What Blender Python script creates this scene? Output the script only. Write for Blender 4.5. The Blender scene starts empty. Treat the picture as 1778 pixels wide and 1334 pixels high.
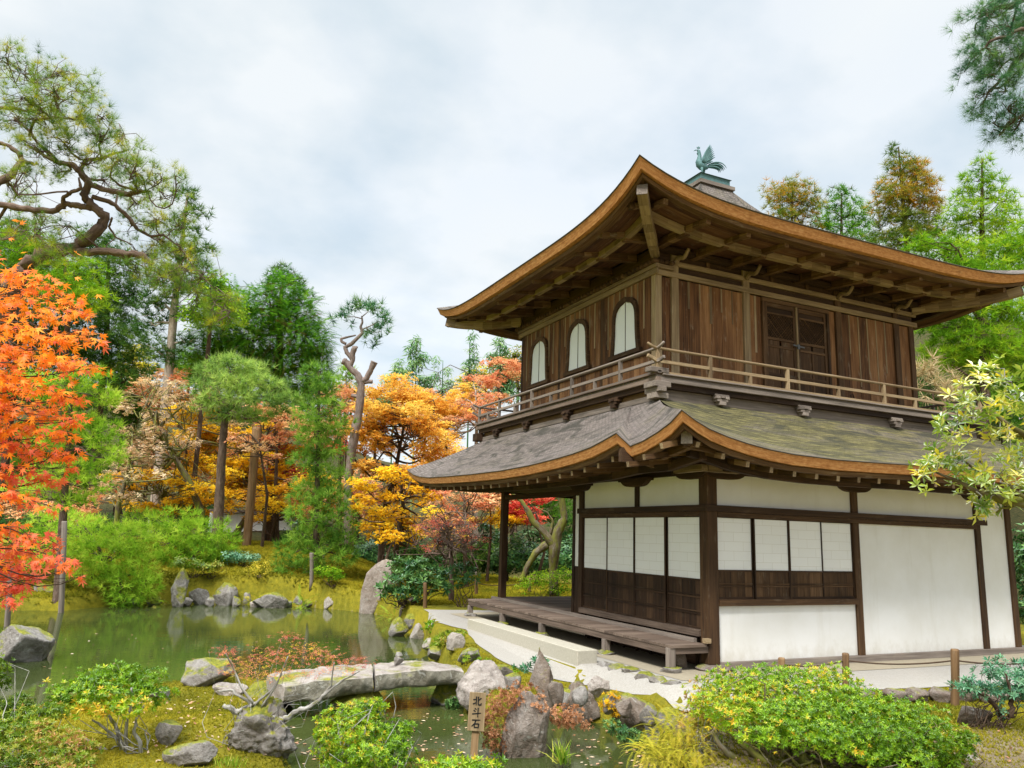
import bpy, bmesh, math, random
import numpy as np
from mathutils import Vector, Matrix, noise as mnoise

random.seed(7)
RNG = np.random.default_rng(11)
SC = bpy.context.scene
COL = SC.collection

# ------------------------------------------------------------------ camera
FPX, IW, IH = 1338.3, 1778.0, 1334.0
CAMP = np.array([-8.337, -10.089, 2.0])
YAW, PITCH, ROLL = 0.44, 0.193, 0.032
_f = np.array([math.sin(YAW)*math.cos(PITCH), math.cos(YAW)*math.cos(PITCH), math.sin(PITCH)])
_r0 = np.array([math.cos(YAW), -math.sin(YAW), 0.0])
_u0 = np.cross(_r0, _f)
_r = math.cos(ROLL)*_r0 + math.sin(ROLL)*_u0
_u = -math.sin(ROLL)*_r0 + math.cos(ROLL)*_u0
cam = bpy.data.cameras.new("camera")
camo = bpy.data.objects.new("camera", cam)
COL.objects.link(camo)
M = Matrix.Identity(4)
for i in range(3):
    M[i][0] = _r[i]; M[i][1] = _u[i]; M[i][2] = -_f[i]; M[i][3] = CAMP[i]
camo.matrix_world = M
cam.sensor_width = 36.0
cam.lens = 36.0*FPX/IW
cam.clip_start = 0.05
cam.clip_end = 2000
SC.camera = camo

# ------------------------------------------------------------------ sky, sun, exposure
SUN_EL, SUN_AZ = math.radians(52), math.radians(-38)      # azimuth of the sun measured from camera heading's right axis, see below
world = bpy.data.worlds.new("World"); SC.world = world; world.use_nodes = True
wn = world.node_tree.nodes; wl = world.node_tree.links; wn.clear()
w_out = wn.new("ShaderNodeOutputWorld"); w_bg = wn.new("ShaderNodeBackground")
w_sky = wn.new("ShaderNodeTexSky"); w_sky.sky_type = 'NISHITA'; w_sky.sun_disc = False
SUN_DIR = Vector((-0.62, -0.50, 1.0)).normalized()          # towards the sun (behind the camera, left)
SUN_EL = math.asin(SUN_DIR.z)
w_sky.sun_elevation = SUN_EL
w_sky.sun_rotation = math.atan2(SUN_DIR.x, SUN_DIR.y)
w_sky.air_density = 1.0; w_sky.dust_density = 0.6; w_sky.ozone_density = 1.0
geo = wn.new("ShaderNodeTexCoord")
# clouds: noise over the direction, flattened towards the horizon
sep = wn.new("ShaderNodeSeparateXYZ"); wl.new(geo.outputs["Generated"], sep.inputs[0])
mx = wn.new("ShaderNodeMath"); mx.operation = 'MAXIMUM'; mx.inputs[1].default_value = 0.0; wl.new(sep.outputs[2], mx.inputs[0])
ad = wn.new("ShaderNodeMath"); ad.operation = 'ADD'; ad.inputs[1].default_value = 0.28; wl.new(mx.outputs[0], ad.inputs[0])
dx = wn.new("ShaderNodeMath"); dx.operation = 'DIVIDE'; wl.new(sep.outputs[0], dx.inputs[0]); wl.new(ad.outputs[0], dx.inputs[1])
dy = wn.new("ShaderNodeMath"); dy.operation = 'DIVIDE'; wl.new(sep.outputs[1], dy.inputs[0]); wl.new(ad.outputs[0], dy.inputs[1])
cmb = wn.new("ShaderNodeCombineXYZ"); wl.new(dx.outputs[0], cmb.inputs[0]); wl.new(dy.outputs[0], cmb.inputs[1])
cn = wn.new("ShaderNodeTexNoise"); cn.inputs["Scale"].default_value = 1.55; cn.inputs["Detail"].default_value = 7
cn.inputs["Roughness"].default_value = 0.52; cn.inputs["Distortion"].default_value = 0.5
wl.new(cmb.outputs[0], cn.inputs["Vector"])
cr = wn.new("ShaderNodeValToRGB"); cr.color_ramp.elements[0].position = 0.26; cr.color_ramp.elements[1].position = 0.62
cr.color_ramp.elements[0].color = (0.85, 0.85, 0.85, 1); cr.color_ramp.elements[1].color = (1, 1, 1, 1)
wl.new(cn.outputs["Fac"], cr.inputs[0])
cn2 = wn.new("ShaderNodeTexNoise"); cn2.inputs["Scale"].default_value = 2.6; cn2.inputs["Detail"].default_value = 6
wl.new(cmb.outputs[0], cn2.inputs["Vector"])
cr2 = wn.new("ShaderNodeValToRGB")
cr2.color_ramp.elements[0].position = 0.36; cr2.color_ramp.elements[0].color = (1.98, 2.28, 2.48, 1)
cr2.color_ramp.elements[1].position = 0.57; cr2.color_ramp.elements[1].color = (2.68, 2.80, 2.86, 1)
wl.new(cn2.outputs["Fac"], cr2.inputs[0])
# an overcast sky is brighter overhead than low down
zr = wn.new("ShaderNodeMapRange"); zr.inputs["From Min"].default_value = 0.66; zr.inputs["From Max"].default_value = 1.0
zr.inputs["To Min"].default_value = 1.0; zr.inputs["To Max"].default_value = 6.0; wl.new(sep.outputs[2], zr.inputs["Value"])
brt = wn.new("ShaderNodeVectorMath"); brt.operation = 'SCALE'; wl.new(cr2.outputs[0], brt.inputs[0]); wl.new(zr.outputs[0], brt.inputs["Scale"])
mixc = wn.new("ShaderNodeMix"); mixc.data_type = 'RGBA'
wl.new(cr.outputs[0], mixc.inputs["Factor"]); wl.new(w_sky.outputs[0], mixc.inputs["A"]); wl.new(brt.outputs[0], mixc.inputs["B"])
wl.new(mixc.outputs["Result"], w_bg.inputs["Color"]); w_bg.inputs["Strength"].default_value = 0.095
wl.new(w_bg.outputs[0], w_out.inputs[0])

sun = bpy.data.lights.new("sun", 'SUN'); sun.energy = 1.5; sun.angle = math.radians(14); sun.color = (1.0, 0.965, 0.91)
suno = bpy.data.objects.new("sun", sun); COL.objects.link(suno); suno.location = (-20, -20, 30)
suno.rotation_euler = SUN_DIR.to_track_quat('Z', 'Y').to_euler()
SC.view_settings.view_transform = 'Standard'; SC.view_settings.look = 'None'
SC.view_settings.gamma = 1.0; SC.view_settings.exposure = 1.85; SC.view_settings.use_curve_mapping = False
SC.render.engine = 'CYCLES'
SC.cycles.use_denoising = True
SC.cycles.max_bounces = 8; SC.cycles.diffuse_bounces = 4; SC.cycles.transmission_bounces = 4; SC.cycles.transparent_max_bounces = 4
SC.cycles.caustics_reflective = False; SC.cycles.caustics_refractive = False

# ------------------------------------------------------------------ measuring helpers (photo measurements -> metres)
def at(u, v, d):
    """world point seen at photo position (u,v), d metres deep"""
    return CAMP + d*(_f + _r*(u-IW/2)/FPX - _u*(v-IH/2)/FPX)
def on(u, v, x=None, y=None, z=None):
    r = _f + _r*(u-IW/2)/FPX - _u*(v-IH/2)/FPX
    i, val = (0, x) if x is not None else (1, y) if y is not None else (2, z)
    return CAMP + r*(val-CAMP[i])/r[i]
def depth(p): return float((np.asarray(p)-CAMP) @ _f)
def px(d): return d/FPX                                     # metres per photo pixel at depth d
def smooth(a, b, x):
    t = np.clip((x-a)/(b-a), 0, 1); return t*t*(3-2*t)

# ------------------------------------------------------------------ object helpers
def tag(o, label=None, cat=None, group=None, kind=None):
    if label: o["label"] = label
    if cat: o["category"] = cat
    if group: o["group"] = group
    if kind: o["kind"] = kind
    return o
def thing(name, label, cat, loc=(0, 0, 0), group=None):
    o = bpy.data.objects.new(name, None); COL.objects.link(o)
    o.empty_display_size = 0.1; o.location = [float(c) for c in loc]
    return tag(o, label, cat, group)
def root_loc(parent):
    L = np.zeros(3)
    while parent is not None:
        L = L + np.array(parent.location); parent = parent.parent
    return L
def link(name, me, mats, parent=None):
    o = bpy.data.objects.new(name, me); COL.objects.link(o)
    for m in (mats if isinstance(mats, (list, tuple)) else [mats]): me.materials.append(m)
    if parent is not None: o.parent = parent
    return o

class MB:
    """collects boxes, bars, tubes and sheets (world metres) into ONE mesh with grain and tint attributes"""
    def __init__(s): s.V = []; s.F = []; s.G = []; s.T = []; s.MI = []; s.SM = []
    def add(s, V, F, G=None, t=None, mi=0, sm=False):
        b = len(s.V); V = [tuple(map(float, v)) for v in V]
        t = random.random() if t is None else t
        off = (random.random()*40, random.random()*40, random.random()*40)
        s.V += V
        G = G if G is not None else V
        s.G += [(g[0]+off[0], g[1]+off[1], g[2]+off[2]) for g in G]
        s.T += [t]*len(V)
        s.F += [tuple(b+i for i in f) for f in F]; s.MI += [mi]*len(F); s.SM += [sm]*len(F)
    def box(s, lo, hi, t=None, mi=0, axis=None):
        lo = list(lo); hi = list(hi)
        V = [(lo[0] if i & 1 == 0 else hi[0], lo[1] if i & 2 == 0 else hi[1], lo[2] if i & 4 == 0 else hi[2]) for i in range(8)]
        F = [(0, 2, 3, 1), (4, 5, 7, 6), (0, 1, 5, 4), (2, 6, 7, 3), (0, 4, 6, 2), (1, 3, 7, 5)]
        d = [hi[i]-lo[i] for i in range(3)]
        ax = axis if axis is not None else d.index(max(d)); o = [i for i in range(3) if i != ax]
        s.add(V, F, [(v[ax], v[o[0]], v[o[1]]) for v in V], t, mi)
    def bar(s, p0, p1, w, h, up=(0, 0, 1), t=None, mi=0, w1=None, h1=None):
        p0 = np.array(p0, float); p1 = np.array(p1, float); d = p1-p0; L = np.linalg.norm(d); d = d/L
        up = np.array(up, float); sd = np.cross(d, up); sd /= np.linalg.norm(sd); u = np.cross(sd, d)
        w1 = w if w1 is None else w1; h1 = h if h1 is None else h1
        V = []; G = []
        for P, ww, hh, l in ((p0, w, h, 0), (p1, w1, h1, L)):
            for a, b in ((-1, -1), (1, -1), (1, 1), (-1, 1)):
                V.append(P+sd*a*ww/2+u*b*hh/2); G.append((l, a*ww/2, b*hh/2))
        s.add(V, [(3, 2, 1, 0), (4, 5, 6, 7), (0, 1, 5, 4), (1, 2, 6, 5), (2, 3, 7, 6), (3, 0, 4, 7)], G, t, mi)
    def tube(s, pts, rad, n=8, t=None, mi=0, cap=True, wob=0.0):
        pts = [np.array(p, float) for p in pts]
        rad = [rad]*len(pts) if not hasattr(rad, '__len__') else rad
        V = []; G = []; F = []; l = 0; ref = np.array([0.31, 0.17, 0.93])
        for i, p in enumerate(pts):
            d = pts[min(i+1, len(pts)-1)]-pts[max(i-1, 0)]; d = d/(np.linalg.norm(d)+1e-9)
            a = np.cross(d, ref); a /= np.linalg.norm(a)+1e-9; b = np.cross(d, a); ref = np.cross(a, d)
            if i: l += np.linalg.norm(p-pts[i-1])
            for k in range(n):
                th = 2*math.pi*k/n; r = rad[i]*(1+(random.uniform(-wob, wob) if wob else 0))
                V.append(p+a*math.cos(th)*r+b*math.sin(th)*r); G.append((l, rad[i]*math.cos(th), rad[i]*math.sin(th)))
        for i in range(len(pts)-1):
            for k in range(n):
                k2 = (k+1) % n
                F.append((i*n+k, i*n+k2, (i+1)*n+k2, (i+1)*n+k))
        if cap:
            F.append(tuple(range(n-1, -1, -1))); F.append(tuple((len(pts)-1)*n+k for k in range(n)))
        s.add(V, F, G, t, mi, True)
    def grid(s, P, G=None, t=None, mi=0, flip=False, sm=True):
        """P: rows x cols of points"""
        R, Cn = len(P), len(P[0]); V = [p for row in P for p in row]; F = []
        for i in range(R-1):
            for j in range(Cn-1):
                q = (i*Cn+j, i*Cn+j+1, (i+1)*Cn+j+1, (i+1)*Cn+j); F.append(q[::-1] if flip else q)
        s.add(V, F, [g for row in G for g in row] if G else None, t, mi, sm)
    def prism(s, poly, thick, origin, ex, ey, t=None, mi=0):
        """2-D polygon in plane (ex,ey) at origin, extruded by thick along ex x ey"""
        o = np.array(origin, float); ex = np.array(ex, float); ey = np.array(ey, float); nz = np.cross(ex, ey)
        n = len(poly); V = [o+ex*a+ey*b for a, b in poly]+[o+ex*a+ey*b+nz*thick for a, b in poly]
        F = [tuple(range(n-1, -1, -1)), tuple(range(n, 2*n))]+[(i, (i+1) % n, n+(i+1) % n, n+i) for i in range(n)]
        s.add(V, F, [(a, b, 0) for a, b in poly]+[(a, b, thick) for a, b in poly], t, mi)
    def build(s, name, mats, parent=None, bevel=0.0):
        L = root_loc(parent)
        me = bpy.data.meshes.new(name)
        me.from_pydata([(v[0]-L[0], v[1]-L[1], v[2]-L[2]) for v in s.V], [], s.F)
        a = me.attributes.new("grain", 'FLOAT_VECTOR', 'POINT'); a.data.foreach_set("vector", np.array(s.G, np.float32).ravel())
        a = me.attributes.new("tint", 'FLOAT', 'POINT'); a.data.foreach_set("value", np.array(s.T, np.float32))
        me.polygons.foreach_set("material_index", s.MI); me.polygons.foreach_set("use_smooth", s.SM)
        me.update()
        o = link(name, me, mats, parent)
        if bevel:
            b = o.modifiers.new("bevel", 'BEVEL'); b.width = bevel; b.segments = 2; b.limit_method = 'ANGLE'
        return o

def leaf_mesh(name, mats, parent, pos, Rm, scale, T, F, tint, mi=None):
    """N copies of a small leaf shape (T verts, F faces of equal size) as one mesh"""
    L = root_loc(parent)
    N = len(pos); T = np.asarray(T, float); F = np.asarray(F, int); m = len(T); k = F.shape[1]
    sc = np.broadcast_to(np.asarray(scale, float).reshape(-1, 1, 1) if np.ndim(scale) else np.full((1, 1, 1), scale), (N, 1, 1))
    V = np.einsum('nij,mj->nmi', Rm, T)*sc + np.asarray(pos)[:, None, :] - L
    V = V.reshape(-1, 3).astype(np.float32)
    FF = (F[None]+(np.arange(N)*m)[:, None, None]).reshape(-1).astype(np.int32)
    me = bpy.data.meshes.new(name)
    nf = N*len(F)
    me.vertices.add(len(V)); me.vertices.foreach_set("co", V.ravel())
    me.loops.add(nf*k); me.loops.foreach_set("vertex_index", FF)
    me.polygons.add(nf); me.polygons.foreach_set("loop_start", (np.arange(nf)*k).astype(np.int32))
    a = me.attributes.new("tint", 'FLOAT', 'POINT'); a.data.foreach_set("value", _tint(tint, m))
    me.update(calc_edges=True)
    return link(name, me, mats, parent)

def _tint(t, m):
    t = np.repeat(np.asarray(t, np.float32), m)
    if m % 4 == 0: t = np.clip(t+np.repeat(RNG.normal(0, .10, len(t)//4), 4), 0, 1)
    return t.astype(np.float32)
def frames(dirs, roll=None):
    """rotation matrices whose local Z is dirs, with random roll"""
    d = np.asarray(dirs, float); d = d/(np.linalg.norm(d, axis=1, keepdims=True)+1e-9)
    N = len(d); ref = RNG.normal(size=(N, 3)) if roll is None else roll
    x = np.cross(ref, d); x /= np.linalg.norm(x, axis=1, keepdims=True)+1e-9
    y = np.cross(d, x)
    return np.stack([x, y, d], axis=2)

# ------------------------------------------------------------------ materials
def newmat(name):
    m = bpy.data.materials.new(name); m.use_nodes = True
    n = m.node_tree.nodes; n.clear(); return m, n, m.node_tree.links
def ramp(n, stops):
    r = n.new("ShaderNodeValToRGB"); e = r.color_ramp.elements
    while len(e) < len(stops): e.new(0.5)
    for q, (p, c) in zip(e, stops): q.position = p; q.color = (c[0], c[1], c[2], 1)
    return r
def principled(n, l, rough=0.7, spec=0.3):
    b = n.new("ShaderNodeBsdfPrincipled"); o = n.new("ShaderNodeOutputMaterial")
    b.inputs["Roughness"].default_value = rough; b.inputs["Specular IOR Level"].default_value = spec
    l.new(b.outputs[0], o.inputs[0]); return b
def attr(n, name):
    a = n.new("ShaderNodeAttribute"); a.attribute_name = name; return a
def mapping(n, l, src, scale):
    m = n.new("ShaderNodeMapping"); m.inputs["Scale"].default_value = scale; l.new(src, m.inputs["Vector"]); return m.outputs[0]
def noise(n, l, vec, scale, detail=4, rough=0.55, dist=0.0):
    t = n.new("ShaderNodeTexNoise"); t.inputs["Scale"].default_value = scale; t.inputs["Detail"].default_value = detail
    t.inputs["Roughness"].default_value = rough; t.inputs["Distortion"].default_value = dist
    if vec is not None: l.new(vec, t.inputs["Vector"])
    return t.outputs["Fac"]
def mixrgb(n, l, fac, a, b, mode='MIX'):
    m = n.new("ShaderNodeMix"); m.data_type = 'RGBA'; m.blend_type = mode
    for s, v in ((m.inputs["Factor"], fac), (m.inputs["A"], a), (m.inputs["B"], b)):
        if isinstance(v, (int, float)): s.default_value = v
        elif isinstance(v, (tuple, list)): s.default_value = (v[0], v[1], v[2], 1)
        else: l.new(v, s)
    return m.outputs["Result"]
def math2(n, l, op, a, b=0.0, clamp=False):
    m = n.new("ShaderNodeMath"); m.operation = op; m.use_clamp = clamp
    for s, v in ((m.inputs[0], a), (m.inputs[1], b)):
        if isinstance(v, (int, float)): s.default_value = v
        else: l.new(v, s)
    return m.outputs[0]
def bump(n, l, b, h, strength=0.3, dist=0.01):
    k = n.new("ShaderNodeBump"); k.inputs["Strength"].default_value = strength; k.inputs["Distance"].default_value = dist
    l.new(h, k.inputs["Height"]); l.new(k.outputs[0], b.inputs["Normal"])

def wood(name, dark, mid, light, pale=0.35, rough=0.75):
    """weathered timber: grain along the piece, bleached streaks, every piece its own tone"""
    m, n, l = newmat(name); b = principled(n, l, rough, 0.2)
    g = attr(n, "grain").outputs["Vector"]; t = attr(n, "tint").outputs["Fac"]
    f1 = noise(n, l, mapping(n, l, g, (1.2, 38, 38)), 1.0, 5, 0.6)
    f2 = noise(n, l, mapping(n, l, g, (0.9, 6, 6)), 1.0, 4, 0.6, 0.4)
    f3 = noise(n, l, mapping(n, l, g, (2.5, 9, 9)), 1.0, 6, 0.65)
    r1 = ramp(n, [(0.30, dark), (0.52, mid), (0.75, light)]); 
    s = math2(n, l, 'ADD', math2(n, l, 'MULTIPLY', f1, 0.55), math2(n, l, 'MULTIPLY', f2, 0.45))
    s = math2(n, l, 'ADD', s, math2(n, l, 'MULTIPLY', math2(n, l, 'SUBTRACT', t, 0.5), 0.22))
    l.new(s, r1.inputs[0])
    r2 = ramp(n, [(0.58, (0, 0, 0)), (0.74, (1, 1, 1))]); l.new(f3, r2.inputs[0])
    c = mixrgb(n, l, math2(n, l, 'MULTIPLY', r2.outputs[0], pale), r1.outputs[0], (0.42, 0.35, 0.25))
    l.new(c, b.inputs["Base Color"]); bump(n, l, b, f1, 0.35, 0.004)
    return m
def stone(name, base=(0.19, 0.178, 0.165), dark=(0.032, 0.029, 0.026), light=(0.36, 0.345, 0.33), moss=0.6, warm=0.3):
    m, n, l = newmat(name); b = principled(n, l, 0.85, 0.25)
    tc = n.new("ShaderNodeTexCoord"); g = n.new("ShaderNodeNewGeometry"); t = attr(n, "tint").outputs["Fac"]
    v = n.new("ShaderNodeVectorMath"); v.operation = 'ADD'; l.new(tc.outputs["Object"], v.inputs[0])
    cx = n.new("ShaderNodeCombineXYZ"); k = math2(n, l, 'MULTIPLY', t, 37.0); l.new(k, cx.inputs[0]); l.new(k, cx.inputs[1]); l.new(cx.outputs[0], v.inputs[1])
    P = v.outputs[0]
    f1 = noise(n, l, P, 3.2, 8, 0.68, 0.6); f2 = noise(n, l, P, 16, 6, 0.7); f3 = noise(n, l, P, 1.5, 4, 0.6); f4 = noise(n, l, P, 60, 3, 0.7)
    r = ramp(n, [(0.30, dark), (0.46, base), (0.68, light)])
    l.new(math2(n, l, 'ADD', math2(n, l, 'MULTIPLY', f1, 0.62), math2(n, l, 'MULTIPLY', f2, 0.38)), r.inputs[0])
    c = mixrgb(n, l, math2(n, l, 'MULTIPLY', f3, warm), r.outputs[0], (0.26, 0.19, 0.12))
    rl = ramp(n, [(0.60, (0, 0, 0)), (0.66, (1, 1, 1))]); l.new(noise(n, l, P, 9, 5, 0.6, 1.0), rl.inputs[0])
    c = mixrgb(n, l, math2(n, l, 'MULTIPLY', rl.outputs[0], 0.5), c, (0.44, 0.44, 0.40))
    rd = ramp(n, [(0.62, (0, 0, 0)), (0.70, (1, 1, 1))]); l.new(noise(n, l, P, 5, 6, 0.7, 0.5), rd.inputs[0])
    c = mixrgb(n, l, math2(n, l, 'MULTIPLY', rd.outputs[0], 0.75), c, dark)
    sp = n.new("ShaderNodeSeparateXYZ"); l.new(g.outputs["Normal"], sp.inputs[0])
    mm = math2(n, l, 'ADD', math2(n, l, 'MULTIPLY', sp.outputs[2], 0.36), math2(n, l, 'MULTIPLY', f3, 0.9))
    rm = ramp(n, [(0.90-0.38*moss, (0, 0, 0)), (1.0-0.38*moss, (1, 1, 1))]); l.new(mm, rm.inputs[0])
    mc = ramp(n, [(0.35, (0.10, 0.13, 0.02)), (0.65, (0.30, 0.28, 0.03))]); l.new(f2, mc.inputs[0])
    c = mixrgb(n, l, math2(n, l, 'MULTIPLY', rm.outputs[0], 1.0 if moss > 0 else 0.0), c, mc.outputs[0])
    l.new(c, b.inputs["Base Color"])
    bump(n, l, b, math2(n, l, 'ADD', math2(n, l, 'ADD', f1, math2(n, l, 'MULTIPLY', f2, 0.5)), math2(n, l, 'MULTIPLY', f4, 0.2)), 1.0, 0.06)
    return m
def leaf(name, stops, trans=0.4, gloss=0.0, rough=0.45, tgain=1.25):
    """leaf: colour from the leaf's own tint value; light passes through"""
    m, n, l = newmat(name); o = n.new("ShaderNodeOutputMaterial")
    t = attr(n, "tint").outputs["Fac"]; r = ramp(n, stops); l.new(t, r.inputs[0])
    d = n.new("ShaderNodeBsdfDiffuse"); l.new(r.outputs[0], d.inputs[0])
    tr = n.new("ShaderNodeBsdfTranslucent")
    c2 = mixrgb(n, l, 1.0, r.outputs[0], (tgain, tgain, tgain*0.8), 'MULTIPLY'); l.new(c2, tr.inputs[0])
    mx = n.new("ShaderNodeMixShader"); mx.inputs[0].default_value = trans; l.new(d.outputs[0], mx.inputs[1]); l.new(tr.outputs[0], mx.inputs[2])
    s = mx
    if gloss:
        gl = n.new("ShaderNodeBsdfGlossy"); gl.inputs["Roughness"].default_value = rough
        fr = n.new("ShaderNodeFresnel"); fr.inputs[0].default_value = 1.45
        m2 = n.new("ShaderNodeMixShader"); l.new(math2(n, l, 'MULTIPLY', fr.outputs[0], gloss), m2.inputs[0]); l.new(s.outputs[0], m2.inputs[1]); l.new(gl.outputs[0], m2.inputs[2]); s = m2
    l.new(s.outputs[0], o.inputs[0]); return m
def bark(name, c0, c1, c2, moss=0.0, sc=1.0):
    m, n, l = newmat(name); b = principled(n, l, 0.9, 0.15)
    g = attr(n, "grain").outputs["Vector"]
    f = noise(n, l, mapping(n, l, g, (5*sc, 22*sc, 22*sc)), 1.0, 6, 0.65, 0.5); f2 = noise(n, l, mapping(n, l, g, (3*sc, 5*sc, 5*sc)), 1.0, 5, 0.6)
    r = ramp(n, [(0.32, c0), (0.5, c1), (0.72, c2)]); l.new(math2(n, l, 'ADD', math2(n, l, 'MULTIPLY', f, 0.6), math2(n, l, 'MULTIPLY', f2, 0.4)), r.inputs[0])
    c = r.outputs[0]
    if moss:
        rm = ramp(n, [(0.62-0.3*moss, (0, 0, 0)), (0.74-0.3*moss, (1, 1, 1))]); l.new(noise(n, l, mapping(n, l, g, (2.5*sc, 6*sc, 6*sc)), 1.0, 5, 0.6), rm.inputs[0])
        c = mixrgb(n, l, rm.outputs[0], c, (0.17, 0.17, 0.035))
    l.new(c, b.inputs["Base Color"]); bump(n, l, b, f, 0.7, 0.02); return m
def plain(name, c, rough=0.7, spec=0.3, metal=0.0, var=0.15, sc=6.0):
    m, n, l = newmat(name); b = principled(n, l, rough, spec); b.inputs["Metallic"].default_value = metal
    tc = n.new("ShaderNodeTexCoord"); f = noise(n, l, tc.outputs["Object"], sc, 5, 0.6)
    l.new(mixrgb(n, l, f, [x*(1-var*1.6) for x in c], [min(1, x*(1+var*1.6)) for x in c]), b.inputs["Base Color"]); bump(n, l, b, f, 0.15, 0.01); return m

W_DARK = wood("dark_timber", (0.018, 0.010, 0.006), (0.045, 0.024, 0.013), (0.10, 0.055, 0.028), 0.10)
W_MID = wood("brown_timber", (0.028, 0.015, 0.008), (0.078, 0.041, 0.019), (0.165, 0.092, 0.045), 0.20)
W_WALL = wood("weathered_board", (0.040, 0.018, 0.009), (0.18, 0.082, 0.033), (0.38, 0.205, 0.09), 0.45)
W_PALE = wood("bleached_timber", (0.11, 0.075, 0.042), (0.26, 0.185, 0.105), (0.42, 0.32, 0.19), 0.5)
W_GREY = wood("grey_timber", (0.085, 0.070, 0.058), (0.19, 0.155, 0.13), (0.32, 0.27, 0.225), 0.25)
W_DECK = wood("deck_timber", (0.060, 0.042, 0.032), (0.145, 0.105, 0.08), (0.25, 0.19, 0.15), 0.15)
W_RAFT = wood("rafter_timber", (0.032, 0.016, 0.008), (0.115, 0.062, 0.027), (0.26, 0.16, 0.078), 0.35)
W_SOFF = wood("soffit_board", (0.030, 0.013, 0.008), (0.10, 0.044, 0.022), (0.21, 0.11, 0.055), 0.35)
W_LOG = wood("log_timber", (0.09, 0.05, 0.025), (0.21, 0.125, 0.06), (0.36, 0.24, 0.13), 0.2)
# ------------------------------------------------------------------ more materials
def mk_plaster():
    m, n, l = newmat("white_plaster"); b = principled(n, l, 0.9, 0.1)
    tc = n.new("ShaderNodeTexCoord"); f = noise(n, l, tc.outputs["Object"], 0.8, 5, 0.6); f2 = noise(n, l, tc.outputs["Object"], 26, 3, 0.6)
    r = ramp(n, [(0.3, (0.70, 0.68, 0.63)), (0.65, (0.80, 0.79, 0.77))]); l.new(f, r.inputs[0])
    sx = n.new("ShaderNodeSeparateXYZ"); l.new(tc.outputs["Object"], sx.inputs[0])
    st = noise(n, l, mapping(n, l, tc.outputs["Object"], (3.5, 3.5, 0.5)), 1.0, 6, 0.65); rs = ramp(n, [(0.56, (0, 0, 0)), (0.76, (1, 1, 1))]); l.new(st, rs.inputs[0])
    c = mixrgb(n, l, math2(n, l, 'MULTIPLY', rs.outputs[0], 0.30), r.outputs[0], (0.56, 0.52, 0.43))
    sd = math2(n, l, 'SUBTRACT', math2(n, l, 'MULTIPLY', noise(n, l, mapping(n, l, tc.outputs["Object"], (5, 5, 3)), 1.0, 6, 0.7), 0.9), sx.outputs[2])
    rd = ramp(n, [(0.12, (0, 0, 0)), (0.42, (1, 1, 1))]); l.new(sd, rd.inputs[0]); c = mixrgb(n, l, math2(n, l, 'MULTIPLY', rd.outputs[0], 0.45), c, (0.48, 0.43, 0.34))
    l.new(c, b.inputs["Base Color"]); bump(n, l, b, f2, 0.06, 0.01); return m
PLASTER = mk_plaster()
def mk_paper():
    m, n, l = newmat("shoji_paper"); b = principled(n, l, 0.85, 0.1)
    g = attr(n, "grain").outputs["Vector"]
    br = n.new("ShaderNodeTexBrick"); l.new(g, br.inputs["Vector"]); br.offset = 0.5; br.inputs["Scale"].default_value = 1.0
    br.inputs["Brick Width"].default_value = 0.42; br.inputs["Row Height"].default_value = 0.155; br.inputs["Mortar Size"].default_value = 0.004; br.inputs["Mortar Smooth"].default_value = 0.6
    br.inputs["Color1"].default_value = (0.83, 0.83, 0.82, 1); br.inputs["Color2"].default_value = (0.86, 0.86, 0.85, 1); br.inputs["Mortar"].default_value = (0.66, 0.64, 0.59, 1)
    f = noise(n, l, g, 2.5, 5, 0.6)
    c = mixrgb(n, l, math2(n, l, 'MULTIPLY', f, 0.12), br.outputs["Color"], (0.62, 0.58, 0.48)); l.new(c, b.inputs["Base Color"]); return m
PAPER = mk_paper()
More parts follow.
